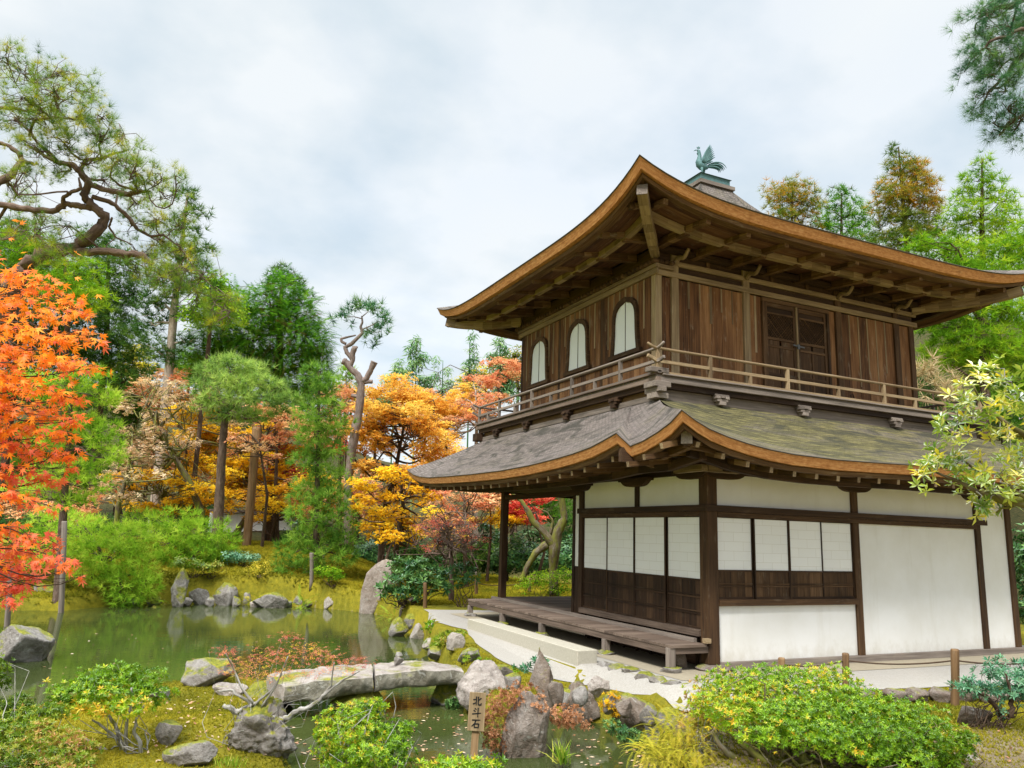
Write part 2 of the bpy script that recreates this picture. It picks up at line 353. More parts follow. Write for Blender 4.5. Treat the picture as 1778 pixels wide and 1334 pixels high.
def mk_shingle(name, mossy):
    m, n, l = newmat(name); b = principled(n, l, 0.9, 0.12)
    g = attr(n, "grain").outputs["Vector"]
    br = n.new("ShaderNodeTexBrick"); l.new(g, br.inputs["Vector"]); br.offset = 0.5; br.inputs["Scale"].default_value = 1.0
    br.inputs["Brick Width"].default_value = 0.12; br.inputs["Row Height"].default_value = 0.060; br.inputs["Mortar Size"].default_value = 0.009; br.inputs["Mortar Smooth"].default_value = 0.3
    br.inputs["Bias"].default_value = 0.0
    br.inputs["Color1"].default_value = (0.085, 0.07, 0.06, 1); br.inputs["Color2"].default_value = (0.21, 0.178, 0.16, 1); br.inputs["Mortar"].default_value = (0.055, 0.045, 0.04, 1)
    f = noise(n, l, mapping(n, l, g, (1.1, 3.0, 1)), 1.0, 6, 0.62); f2 = noise(n, l, mapping(n, l, g, (3, 22, 1)), 1.0, 5, 0.65); f3 = noise(n, l, mapping(n, l, g, (0.5, 1.4, 1)), 1.0, 5, 0.6, 0.6)
    rg = ramp(n, [(0.3, (0.075, 0.062, 0.055)), (0.7, (0.27, 0.238, 0.22))]); l.new(f2, rg.inputs[0])
    c = mixrgb(n, l, 0.36, br.outputs["Color"], rg.outputs[0])
    c = mixrgb(n, l, math2(n, l, 'MULTIPLY', f, 0.4), c, (0.22, 0.185, 0.165))
    mr = ramp(n, [(0.56-0.28*mossy, (0, 0, 0)), (0.78-0.28*mossy, (1, 1, 1))]); l.new(math2(n, l, 'ADD', math2(n, l, 'MULTIPLY', f3, 0.7), math2(n, l, 'MULTIPLY', f2, 0.3)), mr.inputs[0])
    mcol = ramp(n, [(0.35, (0.036, 0.036, 0.020)), (0.52, (0.12, 0.108, 0.042)), (0.7, (0.24, 0.205, 0.085))]); l.new(f2, mcol.inputs[0])
    c = mixrgb(n, l, math2(n, l, 'MULTIPLY', mr.outputs[0], 0.9 if mossy > 0.3 else 0.45), c, mcol.outputs[0])
    dk = ramp(n, [(0.50, (0, 0, 0)), (0.64, (1, 1, 1))]); l.new(noise(n, l, mapping(n, l, g, (0.8, 2.6, 1)), 1.3, 4, 0.55, 0.8), dk.inputs[0])
    c = mixrgb(n, l, math2(n, l, 'MULTIPLY', dk.outputs[0], 0.75), c, (0.045, 0.045, 0.036))
    l.new(c, b.inputs["Base Color"])
    bump(n, l, b, math2(n, l, 'ADD', br.outputs["Fac"], math2(n, l, 'MULTIPLY', f2, -1.2)), 0.9, -0.025); return m
SHINGLE = mk_shingle("grey_shingle", 0.18); SHINGLE_MOSS = mk_shingle("mossy_shingle", 0.95)
def mk_eave():
    m, n, l = newmat("bark_eave_edge"); b = principled(n, l, 0.85, 0.12)
    g = attr(n, "grain").outputs["Vector"]
    f = noise(n, l, mapping(n, l, g, (2.0, 60, 60)), 1.0, 4, 0.6); f2 = noise(n, l, mapping(n, l, g, (9, 24, 24)), 1.0, 6, 0.65); f3 = noise(n, l, mapping(n, l, g, (1.2, 4, 4)), 1.0, 5, 0.6)
    r = ramp(n, [(0.30, (0.20, 0.080, 0.026)), (0.5, (0.43, 0.195, 0.066)), (0.72, (0.62, 0.36, 0.15))])
    l.new(math2(n, l, 'ADD', math2(n, l, 'MULTIPLY', f, 0.4), math2(n, l, 'MULTIPLY', f2, 0.6)), r.inputs[0])
    d = ramp(n, [(0.62, (0, 0, 0)), (0.74, (1, 1, 1))]); l.new(f3, d.inputs[0])
    l.new(mixrgb(n, l, math2(n, l, 'MULTIPLY', d.outputs[0], 0.65), r.outputs[0], (0.07, 0.035, 0.018)), b.inputs["Base Color"]); bump(n, l, b, f, 0.4, 0.01); return m
EAVE = mk_eave()
WINDOW_PAPER = plain("white_window_paper", (0.80, 0.83, 0.86), 0.85, 0.1, 0, 0.02, 3)
EAVE_CAP = plain("bark_cap", (0.10, 0.085, 0.07), 0.9, 0.1)
COPPER = plain("verdigris_copper", (0.075, 0.155, 0.155), 0.65, 0.4, 0.2, 0.35, 14)
IRON = plain("dark_iron", (0.10, 0.10, 0.10), 0.5, 0.5, 0.6)
ROCK = stone("garden_rock"); ROCK_BARE = stone("bare_rock", (0.22, 0.18, 0.155), (0.045, 0.036, 0.03), (0.38, 0.34, 0.31), 0.15, 0.5)
ROCK_MOSS = stone("mossy_rock", moss=1.15); BRIDGE_FACE = stone("mossy_shaded_bridge_face", (0.155, 0.150, 0.115), (0.03, 0.03, 0.022), (0.30, 0.29, 0.24), 0.75, 0.3)  # bridge face: moss stain, plus the shade of the slab sides in the colour
ROCK_PINK = stone("bridge_rock", (0.30, 0.262, 0.235), (0.065, 0.055, 0.045), (0.50, 0.45, 0.41), 0.30, 0.25)  # made paler so the bridge top carries its sunlit tone in the colour
ROCK_PALE = stone("pale_rock", (0.30, 0.265, 0.225), (0.09, 0.075, 0.06), (0.46, 0.42, 0.38), 0.1, 0.2)
ROCK_DARK = stone("dark_rock", (0.125, 0.098, 0.085), (0.026, 0.02, 0.017), (0.29, 0.262, 0.245), 0.30, 0.5)
GRANITE = plain("cut_granite", (0.40, 0.37, 0.30), 0.85, 0.2, 0, 0.16, 30)
def mk_sand():
    m, n, l = newmat("raked_sand"); b = principled(n, l, 0.95, 0.1)
    tc = n.new("ShaderNodeTexCoord"); P = tc.outputs["Object"]
    f = noise(n, l, P, 140, 3, 0.8); f2 = noise(n, l, P, 1.2, 5, 0.6); f3 = noise(n, l, P, 45, 4, 0.7)
    r = ramp(n, [(0.25, (0.19, 0.175, 0.155)), (0.5, (0.32, 0.305, 0.28)), (0.75, (0.46, 0.445, 0.42))])
    l.new(math2(n, l, 'ADD', math2(n, l, 'MULTIPLY', f, 0.5), math2(n, l, 'MULTIPLY', f3, 0.5)), r.inputs[0])
    l.new(mixrgb(n, l, math2(n, l, 'MULTIPLY', f2, 0.35), r.outputs[0], (0.33, 0.285, 0.22)), b.inputs["Base Color"]); bump(n, l, b, f3, 0.5, 0.01); return m
SAND = mk_sand()
EARTH = plain("drip_line_earth", (0.30, 0.26, 0.19), 0.95, 0.1, 0, 0.14, 18)
def mk_ground():
    m, n, l = newmat("moss_ground"); b = principled(n, l, 0.95, 0.08)
    tc = n.new("ShaderNodeTexCoord"); P = tc.outputs["Object"]; k = attr(n, "soil").outputs["Fac"]
    f = noise(n, l, P, 0.55, 6, 0.62, 0.4); f2 = noise(n, l, P, 7, 6, 0.7); f3 = noise(n, l, P, 45, 4, 0.75)
    mo = ramp(n, [(0.28, (0.060, 0.070, 0.012)), (0.45, (0.18, 0.17, 0.018)), (0.58, (0.32, 0.265, 0.022)), (0.75, (0.22, 0.245, 0.03))])
    l.new(math2(n, l, 'ADD', math2(n, l, 'MULTIPLY', f, 0.45), math2(n, l, 'ADD', math2(n, l, 'MULTIPLY', f2, 0.33), math2(n, l, 'MULTIPLY', f3, 0.22))), mo.inputs[0])
    so = ramp(n, [(0.3, (0.10, 0.07, 0.04)), (0.5, (0.26, 0.20, 0.12)), (0.7, (0.42, 0.36, 0.25))]); l.new(math2(n, l, 'ADD', math2(n, l, 'MULTIPLY', f2, 0.6), math2(n, l, 'MULTIPLY', f3, 0.4)), so.inputs[0])
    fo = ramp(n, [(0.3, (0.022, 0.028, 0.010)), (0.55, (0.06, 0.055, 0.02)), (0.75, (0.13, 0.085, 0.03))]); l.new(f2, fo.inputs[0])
    kk = math2(n, l, 'ADD', k, math2(n, l, 'MULTIPLY', math2(n, l, 'SUBTRACT', f2, 0.5), 0.9), True)
    s1 = ramp(n, [(0.40, (0, 0, 0)), (0.56, (1, 1, 1))]); l.new(kk, s1.inputs[0])
    c = mixrgb(n, l, s1.outputs[0], mo.outputs[0], so.outputs[0])
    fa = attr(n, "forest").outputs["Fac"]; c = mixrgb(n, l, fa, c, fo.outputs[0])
    l.new(c, b.inputs["Base Color"]); bump(n, l, b, math2(n, l, 'ADD', f3, f2), 0.9, 0.05); return m
GROUND = mk_ground()
def mk_water():
    m, n, l = newmat("pond_water"); b = principled(n, l, 0.04, 0.5); b.inputs["IOR"].default_value = 1.33
    tc = n.new("ShaderNodeTexCoord"); P = tc.outputs["Object"]
    f = noise(n, l, P, 0.35, 4, 0.5); r = ramp(n, [(0.35, (0.032, 0.044, 0.011)), (0.65, (0.052, 0.066, 0.018))]); l.new(f, r.inputs[0]); l.new(r.outputs[0], b.inputs["Base Color"])
    w = noise(n, l, mapping(n, l, P, (1.0, 2.2, 1)), 2.2, 3, 0.5, 0.3); bump(n, l, b, w, 0.045, 0.05); return m
WATER = mk_water()

# ------------------------------------------------------------------ terrain, pond, paths
WZ = -0.60
_shore = [(-700, 1085), (-300, 1075), (-100, 1066), (0, 1060), (110, 1061), (200, 1052), (300, 1049), (440, 1050), (520, 1054), (600, 1060), (660, 1068),
          (690, 1082), (705, 1098), (735, 1108), (742, 1125), (745, 1145), (768, 1172), (800, 1205), (812, 1235), (850, 1262), (900, 1252), (960, 1240),
          (1000, 1252), (1050, 1258), (1090, 1275), (1125, 1290), (1140, 1312), (1146, 1360), (1110, 1430), (950, 1420), (800, 1405), (650, 1385), (560, 1375),
          (512, 1335), (500, 1285), (496, 1235), (502, 1206), (450, 1192), (380, 1182), (320, 1192), (280, 1198), (230, 1202), (150, 1212), (60, 1236), (0, 1246), (-300, 1262), (-900, 1280)]
POND = np.array([on(u, v, z=WZ)[:2] for u, v in _shore])
def poly_sd(P, poly):
    """signed distance (positive outside) of points P (N,2) to polygon"""
    P = np.asarray(P, float); N = len(P); d = np.full(N, 1e9); ins = np.zeros(N, bool)
    for i in range(len(poly)):
        a = poly[i]; b = poly[(i+1) % len(poly)]; ab = b-a
        t = np.clip(((P-a)@ab)/(ab@ab), 0, 1); q = a+t[:, None]*ab
        d = np.minimum(d, np.hypot(*(P-q).T))
        c = ((a[1] > P[:, 1]) != (b[1] > P[:, 1])) & (P[:, 0] < (b[0]-a[0])*(P[:, 1]-a[1])/(b[1]-a[1]+1e-12)+a[0])
        ins ^= c
    return np.where(ins, -d, d)
_pp = [on(u, v, z=z_)[:2] for u, v, z_ in ((745, 1064, 0), (748, 1082, -.03), (805, 1104, -.12), (838, 1140, -.2), (885, 1162, -.22), (945, 1178, -.22), (1010, 1190, -.22), (1075, 1203, -.22), (1150, 1220, -.20), (1210, 1238, -.12), (1300, 1215, -.02), (1420, 1204, 0), (1560, 1197, 0), (1670, 1193, 0), (1800, 1190, 0))]
_pp = [tuple(p) for p in _pp]+[(9.5, -2.6), (12, -1.0), (12, 0.8), (0.5, 0.8), (0.4, 9.3), (-1.35, 9.75)]
DRIP = np.array([(-1.02, -0.62), (11, -0.85), (11, 0.6), (0.6, 0.6), (0.6, 8.9), (-1.05, 8.6)])
_hx = np.array([math.sin(YAW), math.cos(YAW)]); _hr = np.array([math.cos(YAW), -math.sin(YAW)])
def vnoise(x, y, s, seed=0):
    """cheap smooth noise by summed sines"""
    a = 0
    for k, (fx, fy, ph) in enumerate(((1.0, 0.37, 0.1), (-0.61, 0.93, 1.7), (0.23, -1.21, 2.9), (1.57, 0.81, 4.2))):
        a = a+np.sin((x*fx+y*fy)/s*(1+0.35*k)+ph+seed*1.3+k)/(1+0.6*k)
    return a/2.4
def zg(x, y):
    """height of the ground at x, y (arrays)"""
    x = np.atleast_1d(np.asarray(x, float)); y = np.atleast_1d(np.asarray(y, float))
    P = np.stack([x, y], 1); Q = P-CAMP[:2]; d = Q@_hx; s = Q@_hr; q = s/np.maximum(d, 2.0)
    sd = poly_sd(P, POND)
    left = smooth(-0.10, -0.26, q)
    land = -0.22*smooth(0.30, 0.70, poly_sd(P, DRIP))*(1-smooth(0.95, 0.75, x+0*y+2.75)*0)*(1-smooth(6.4, 5.9, y)*smooth(0.55, 1.05, y)*smooth(-2.0, -1.75, x)*smooth(-1.2, -1.35, x))*smooth(16.5, 12.5, d)*smooth(0.30, 0.20, q)*smooth(-0.3, -0.15, q)
    land = land + left*smooth(23, 34, d)*1.35 + left*(-0.25)*smooth(18, 25, d)*smooth(30, 24, d)
    hill = smooth(38, 110, d)*(9+16*smooth(0.12, 0.4, q)+8*smooth(-0.15,-0.4,q)) + np.clip(d-38, 0, 60)*0.03
    land = land + hill
    land = land + smooth(0.24, 0.42, q)*smooth(24, 46, d)*7.0
    # near bank by the pond, foreground
    pd = smooth(0.05, 0.55, poly_sd(P, np.array(_pp))); dm = 4.5*smooth(-0.05, -0.15, q)
    near = smooth(11.5+dm, 9.5+dm, d)*smooth(0.30, 0.0, q)*pd
    lf = smooth(-0.12, -0.22, q)
    ic = on(330, 1262, z=-0.4); mound = np.exp(-(((x-ic[0])*_hr[0]+(y-ic[1])*_hr[1])/1.1)**2-(((x-ic[0])*_hx[0]+(y-ic[1])*_hx[1])/0.75)**2)
    land = land-(0.33+0.16*lf)*near+0.04*vnoise(x, y, 1.1)*near+0.20*mound*near
    # right foreground mound
    fg = smooth(0.20, 0.36, q)*smooth(8.9, 8.0, d)*pd; land = land-0.12*fg+0.05*vnoise(x, y, 0.7, 3)*fg
    far = smooth(20, 24, d); land = land+0.07*far*vnoise(x, y, 1.6, 5)
    bank = smooth(-0.14, 0.12, sd)
    return -1.25+(land+1.25)*bank
def zg1(x, y): return float(zg([x], [y])[0])
def ground_at(u, v):
    """where the line of sight through (u,v) meets the ground"""
    lo, hi = 3.0, 90.0
    ds = np.linspace(lo, hi, 900); P = CAMP+ds[:, None]*(_f+_r*(u-IW/2)/FPX-_u*(v-IH/2)/FPX)
    h = P[:, 2]-zg(P[:, 0], P[:, 1]); k = np.argmax(h < 0)
    return P[k]
def axis_lines(a, b, fine, far):
    c = list(np.arange(a, b, fine)); st = fine; v = b
    while v < far: st *= 1.22; v += st; c.append(v)
    st = fine; v = a; pre = []
    while v > -far: st *= 1.22; v -= st; pre.append(v)
    return np.array(pre[::-1]+c)
GX = axis_lines(-13.5, 12.0, 0.16, 260); GY = axis_lines(-4.5, 21.0, 0.16, 260)
X, Y = np.meshgrid(GX, GY); Zt = zg(X.ravel(), Y.ravel()).reshape(X.shape)
def build_sheet(name, X, Y, Z, mats, **attrs):
    R, Cn = X.shape; me = bpy.data.meshes.new(name)
    V = np.stack([X, Y, Z], -1).reshape(-1, 3).astype(np.float32)
    i, j = np.meshgrid(np.arange(R-1), np.arange(Cn-1), indexing='ij'); a = i*Cn+j
    F = np.stack([a, a+1, a+Cn+1, a+Cn], -1).reshape(-1).astype(np.int32); nf = len(F)//4
    me.vertices.add(len(V)); me.vertices.foreach_set("co", V.ravel()); me.loops.add(nf*4); me.loops.foreach_set("vertex_index", F)
    me.polygons.add(nf); me.polygons.foreach_set("loop_start", (np.arange(nf)*4).astype(np.int32)); me.polygons.foreach_set("use_smooth", np.ones(nf, bool))
    for k, v in attrs.items():
        at_ = me.attributes.new(k, 'FLOAT', 'POINT'); at_.data.foreach_set("value", v.ravel().astype(np.float32))
    me.update(calc_edges=True)
    return link(name, me, mats)
_Q = np.stack([X-CAMP[0], Y-CAMP[1]], -1); _D = _Q@_hx; _S = (_Q@_hr)/np.maximum(_D, 2.0)
_sd = poly_sd(np.stack([X.ravel(), Y.ravel()], 1), POND).reshape(X.shape)
soil = np.clip(smooth(0.16, 0.30, _S)*smooth(10.5, 8.5, _D)*0.62 + smooth(0.02, -0.15, _sd)*0.8 + 0.10, 0, 1)
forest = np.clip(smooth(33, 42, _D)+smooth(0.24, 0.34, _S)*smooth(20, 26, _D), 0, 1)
tag(build_sheet("ground", X, Y, Zt, GROUND, soil=soil, forest=forest), kind="structure")
def flat_sheet(name, poly, z, mats):
    me = bpy.data.meshes.new(name); bm = bmesh.new()
    vs = [bm.verts.new((p[0], p[1], z)) for p in poly]; f = bm.faces.new(vs); f.normal_update()
    if f.normal.z < 0: f.normal_flip()
    bmesh.ops.triangulate(bm, faces=bm.faces[:]); bm.to_mesh(me); bm.free(); return link(name, me, mats)
_wp = [tuple(p) for p in POND]
tag(flat_sheet("pond_water", [tuple(p+0.0) for p in np.array([(-60, -9), (6, -9), (6, 26), (-60, 26)])], WZ, WATER), kind="structure")
def wobble(pts, amp, n=6):
    out = []
    for i in range(len(pts)):
        a = np.array(pts[i], float); b = np.array(pts[(i+1) % len(pts)], float); L = np.linalg.norm(b-a); k = max(1, int(L/0.25)); nn = np.array([-(b-a)[1], (b-a)[0]])/(L+1e-9)
        for q in range(k):
            p = a+(b-a)*q/k; out.append(tuple(p+nn*amp*float(vnoise(p[0], p[1], 0.35))))
    return out
from mathutils.geometry import delaunay_2d_cdt
def draped_sheet(name, poly, lift, mats, step=0.14):
    """a sheet that follows the ground, lift above it"""
    pl = np.array(poly); n = len(pl); gx, gy = np.meshgrid(np.arange(pl[:, 0].min(), pl[:, 0].max(), step), np.arange(pl[:, 1].min(), pl[:, 1].max(), step)); g = np.stack([gx.ravel(), gy.ravel()], 1)
    g = g[poly_sd(g, pl) < -0.05]; pts = [Vector((float(p[0]), float(p[1]))) for p in np.concatenate([pl, g])]
    v, e, f, *_ = delaunay_2d_cdt(pts, [(i, (i+1) % n) for i in range(n)], [], 1, 1e-4)
    xy = np.array([q[:] for q in v]); z = zg(xy[:, 0], xy[:, 1])+lift
    me = bpy.data.meshes.new(name); me.from_pydata([(float(a), float(b), float(c)) for (a, b), c in zip(xy, z)], [], [list(q) for q in f]); me.update(); return link(name, me, mats)
_so = draped_sheet("gravel_path", wobble(_pp, 0.06), 0.012, SAND); tag(_so, kind="structure")
tag(draped_sheet("drip_line_earth", wobble([tuple(p) for p in DRIP], 0.02), 0.018, EARTH, 0.3), kind="structure")
# ------------------------------------------------------------------ the pavilion
PAV = thing("temple_pavilion", "two-storey timber pavilion with white walls, shingled roofs and balcony beside the pond", "temple", (0, 0, 0))
HS, HK = 0.60, 2.58
FST = []
# ---- lower posts
def post(x, y, z0, z1, w=0.19, m=None, name="post"):
    b = MB(); b.box((x-w/2, y-w/2, z0), (x+w/2, y+w/2, z1)); return b.build(name, m or W_MID, PAV, 0.008)
A1, A2, A3 = 3.34, 6.74, 7.72
B1, B2 = 4.01, 7.92
post(0.06, 0.06, 0.10, 3.20, 0.21)
post(A1, 0.05, 0.10, 3.20, 0.15, W_MID); post(A2, 0.05, 0.10, 3.20, 0.15, W_MID); post(A3, 0.05, 0.12, 3.0, 0.15, W_MID)
post(0.05, B1, 0.42, 3.20, 0.15, W_DARK); post(0.05, B2, 0.10, 3.20, 0.16, W_DARK); post(0.05, B1+0.34, 0.42, 3.05, 0.09, W_DARK)
post(0.05, 2.01, 2.58, 3.20, 0.12, W_DARK, "strut_post")
post(A3, 6.0, 0.1, 3.2, 0.15, W_DARK); post(3.0, B2, 0.1, 3.2, 0.15, W_DARK)
# ---- horizontal beams
def beam(name, lo, hi, m):
    b = MB(); b.box(lo, hi); return b.build(name, m, PAV, 0.006)
beam("lintel_beam", (-0.075, -0.02, 2.475), (-0.025, B1+0.06, 2.58), W_DARK)
beam("lintel_beam", (-0.045, 0.17, 2.395), (0.075, B1-0.08, 2.474), W_MID)
beam("lintel_beam", (-0.08, -0.078, 2.475), (A2+0.22, -0.027, 2.58), W_DARK)
beam("lintel_beam", (0.17, -0.048, 2.395), (A2-0.08, 0.07, 2.474), W_MID)
beam("top_plate", (-0.02, -0.4, 3.09), (0.16, 9.2, 3.185), W_DARK)
beam("top_plate", (0.161, -0.02, 3.09), (8.6, 0.16, 3.185), W_DARK)
beam("tie_beam", (0.0, B1+0.08, 2.86), (0.12, B2-0.08, 2.98), W_DARK)
beam("sill_beam", (0.17, -0.06, 0.985), (A1-0.075, 0.07, 1.085), W_MID)
beam("ground_beam", (0.17, -0.05, 0.012), (A3+0.1, 0.10, 0.125), W_GREY)
beam("inner_board", (0.10, 0.2, 0.52), (0.13, B1-0.05, 2.47), W_DARK)
beam("inner_board", (0.2, 0.10, 1.0), (A1-0.05, 0.13, 2.47), W_DARK)
beam("threshold", (-0.09, 0.17, 0.50), (0.08, B1-0.08, 0.60), W_DECK)
# ---- plaster panels
def panel(lo, hi, m=PLASTER, name="plaster_panel"):
    b = MB(); b.box(lo, hi); return b.build(name, m, PAV)
panel((0.17, 0.02, 0.126), (A1-0.076, 0.06, 0.984)); panel((0.17, 0.02, 2.475), (A1-0.076, 0.06, 3.24))
panel((A1+0.076, 0.02, 0.126), (A2-0.076, 0.06, 2.394)); panel((A1+0.076, 0.02, 2.475), (A2-0.076, 0.06, 3.24))
panel((A2+0.076, 0.02, 0.126), (A3-0.076, 0.06, 3.2))
panel((0.03, 0.17, 2.581), (0.07, 2.01-0.061, 3.24)); panel((0.03, 2.01+0.061, 2.581), (0.07, B1-0.076, 3.24))
panel((0.03, B1+0.08, 1.4), (0.07, B1+0.29, 2.9)); panel((0.025, B1+0.08, 0.44), (0.075, B1+0.29, 1.395), W_DARK, "side_board")
panel((A3-0.02, 0.13, 0.1), (A3+0.02, 5.9, 3.2))
panel((0.10, B1-0.03, 0.44), (3.0, B1+0.03, 3.2)); panel((3.0, B1+0.031, 0.44), (3.06, B2, 3.2))
# ---- shoji screens: paper above, board wainscot below
def shoji(axis, a0, a1, off, z0, zp, z1, rails):
    """one sliding screen: paper sheet, stiles, wainscot with cross rails"""
    P = lambda a, o, z: (o, a, z) if axis == 'y' else (a, o, z)
    def bx(b, a, a2, o, o2, z, z2, **k):
        lo = P(a, o, z); hi = P(a2, o2, z2); b.box([min(p, q) for p, q in zip(lo, hi)], [max(p, q) for p, q in zip(lo, hi)], **k)
    st = 0.020
    b = MB(); bx(b, a0, a0+st, off-0.012, off+0.015, z0, z1); bx(b, a1-st, a1, off-0.012, off+0.015, z0, z1)
    bx(b, a0+st, a1-st, off-0.010, off+0.015, zp-0.03, zp); bx(b, a0+st, a1-st, off-0.010, off+0.015, z0, z0+0.035); bx(b, a0+st, a1-st, off-0.008, off+0.015, z1-0.012, z1)
    root = b.build("shoji_screen", W_DARK, PAV)
    p = MB(); o = off+0.003
    c = [P(a0+st, o, zp), P(a1-st, o, zp), P(a1-st, o, z1-0.012), P(a0+st, o, z1-0.012)]
    c2 = [P(a0+st, o+0.006, zp), P(a1-st, o+0.006, zp), P(a1-st, o+0.006, z1-0.012), P(a0+st, o+0.006, z1-0.012)]
    g = [(0, 0, 0), (a1-a0, 0, 0), (a1-a0, z1-zp, 0), (0, z1-zp, 0)]
    F = [(0, 1, 2, 3), (7, 6, 5, 4), (0, 4, 5, 1), (1, 5, 6, 2), (2, 6, 7, 3), (3, 7, 4, 0)]
    if axis == 'y': F = [f[::-1] for f in F]
    p.add(c+c2, F, g+g); p.build("paper_sheet", PAPER, root)
    w = MB(); n = 5; bw = (a1-a0-2*st)/n
    for k in range(n): bx(w, a0+st+k*bw+0.002, a0+st+(k+1)*bw-0.002, off+0.004, off+0.014, z0+0.035, zp-0.03)
    for zz in rails:
        bx(w, a0+st, a1-st, off-0.009, off+0.004, zz-0.012, zz+0.012); bx(w, a0+st, a1-st, off-0.009, off+0.004, zz+0.03, zz+0.045)
    w.build("wainscot_board", W_DARK if axis == 'y' else W_MID, root)
for k in range(4):
    a = 0.165+k*(B1-0.24)/4; shoji('y', a+0.004, a+(B1-0.24)/4-0.004, -0.02 if k % 3 else 0.02, HS, 1.39, 2.394, (0.84, 1.10))
for k in range(4):
    a = 0.165+k*(A1-0.24)/4; shoji('x', a+0.004, a+(A1-0.24)/4-0.004, -0.015 if k % 3 else 0.02, 1.086, 1.55, 2.394, (1.29,))
# ---- veranda
VER = MB()
yy = -0.05
while yy < 8.1:
    w = random.uniform(0.13, 0.17); VER.box((-0.79, yy, 0.375), (-0.10, min(yy+w, 8.12)-0.004, 0.415), axis=0); yy += w
ver = VER.build("veranda_deck", W_DECK, PAV)
b = MB(); b.box((-0.78, -0.02, 0.27), (-0.70, 8.08, 0.374)); b.box((-0.699, -0.02, 0.28), (-0.03, 0.05, 0.374)); b.build("edge_beam", W_DECK, ver)
b = MB(); b.box((-0.16, 0.20, 0.416), (-0.095, 8.1, 0.475)); b.build("edge_rail", W_GREY, ver)
for y in (0.02, 1.86, 3.05+1.2, 6.15, 8.02):
    b = MB(); b.box((-0.80, y-0.055, 0.06), (-0.69, y+0.055, 0.27 if 0.1 < y else 0.374)); b.build("leg", W_GREY, ver, 0.005)
b = MB(); b.box((-0.15, -0.09, 0.43), (-0.045, 0.0, 0.50)); b.build("end_block", W_PALE, ver)
b = MB(); yy = 4.05
while yy < 8.0: b.box((0.0, yy, 0.42), (3.0, yy+0.19, 0.462), axis=0); yy += 0.194
b.build("porch_floor", W_DECK, PAV)
for k in range(9):
    b = MB(); b.box((-0.02, 0.3+k*0.42, 0.03), (0.02, 0.34+k*0.42, 0.49)); b.build("underfloor_slat", W_DARK, PAV)
b = MB(); b.box((0.12, 0.2, 0.0), (0.16, 4.0, 0.5)); b.build("underfloor_board", W_DARK, PAV)
b = MB(); b.box((-0.02, B1+0.1, 3.06), (3.0, B2, 3.10)); b.build("porch_ceiling", W_MID, PAV)

# ---- roofs: a side is an eave line (a along, o outward, z) with a wall line and a top line
class Side:
    def __init__(s, A, O, eave, wall, top):
        s.A = np.array(A, float); s.O = np.array(O, float); s.e = np.array(eave, float); s.w = wall; s.t = top
        s.a0, s.a1 = s.e[0, 0], s.e[-1, 0]
    def pt(s, a, o, z): return s.A*a+s.O*o+np.array([0, 0, z])
    def eave(s, k, d=0.0, dz=0.0):
        """k 0..1 along the eave line, moved d inwards (mitred at the corners) and dz up"""
        a = s.a0+(s.a1-s.a0)*k; o = np.interp(a, s.e[:, 0], s.e[:, 1]); z = np.interp(a, s.e[:, 0], s.e[:, 2])
        return s.a0+d+(s.a1-s.a0-2*d)*k, o-d, z+dz
    def soffit(s, a, o, drop, d=0.3):
        """height of the underside at a, o"""
        wa0, wa1, wo, wz = s.w
        t = np.clip((s.eo-o)/(s.eo-wo), 0, 1); A0 = s.a0+(wa0-s.a0)*t; A1 = s.a1+(wa1-s.a1)*t
        k = np.clip((a-A0)/(A1-A0), 0, 1); z = s.eave(k)[2]-drop
        return z+(wz-z)*t
    @property
    def eo(s): return float(np.median(s.e[:, 1]))
def ks(side, n=90):
    k = np.linspace(0, 1, n); ex = (side.e[:, 0]-side.a0)/(side.a1-side.a0)
    return np.unique(np.concatenate([k, ex]))
def roof_cover(name, sides, f, parent, mats, nt=26):
    b = MB()
    for i, sd in enumerate(sides):
        ta0, ta1, to, tz = sd.t; K = ks(sd); rows = []; gr = []
        sm = np.array([sd.eave(k)[1] for k in K]); om = np.median(sm)
        for q in range(nt+1):
            t = q/nt; row = []; g = []
            for k, o_ in zip(K, sm):
                a, o, z = sd.eave(k); ft = f(t); a2 = ta0+(ta1-ta0)*k
                oo = o+(om-o)*min(1, t*1.6) if abs(o-om) > 1e-6 else o
                row.append(sd.pt(a+(a2-a)*t, oo+(to-oo)*t, z+(tz-z)*ft)); g.append((a+(a2-a)*t*0.6, t*math.hypot(om-to, tz-z), 0))
            rows.append(row); gr.append(g)
        b.grid(rows, gr, 0.5, i, flip=bool(np.cross(sd.A, -sd.O)[2] < 0))
    return b.build(name, mats, parent)
def eave_edge(sides, parent, prof_cap, prof_edge, prof_board):
    for nm, prof, m in (("edge_cap", prof_cap, EAVE_CAP), ("eave_edge", prof_edge, EAVE), ("eave_board", prof_board, W_RAFT)):
        b = MB()
        for sd in sides:
            K = ks(sd, 70); rows = []; gr = []; l = 0; pz = None
            for d, dz in prof:
                rows.append([sd.pt(*sd.eave(k, d, dz)) for k in K])
                if pz is not None: l += math.hypot(d-pz[0], dz-pz[1])
                gr.append([(sd.eave(k)[0], l, 0) for k in K]); pz = (d, dz)
            b.grid(rows, gr, 0.5, 0, flip=bool(np.cross(sd.A, -sd.O)[2] > 0), sm=False)
        b.build(nm, m, parent)
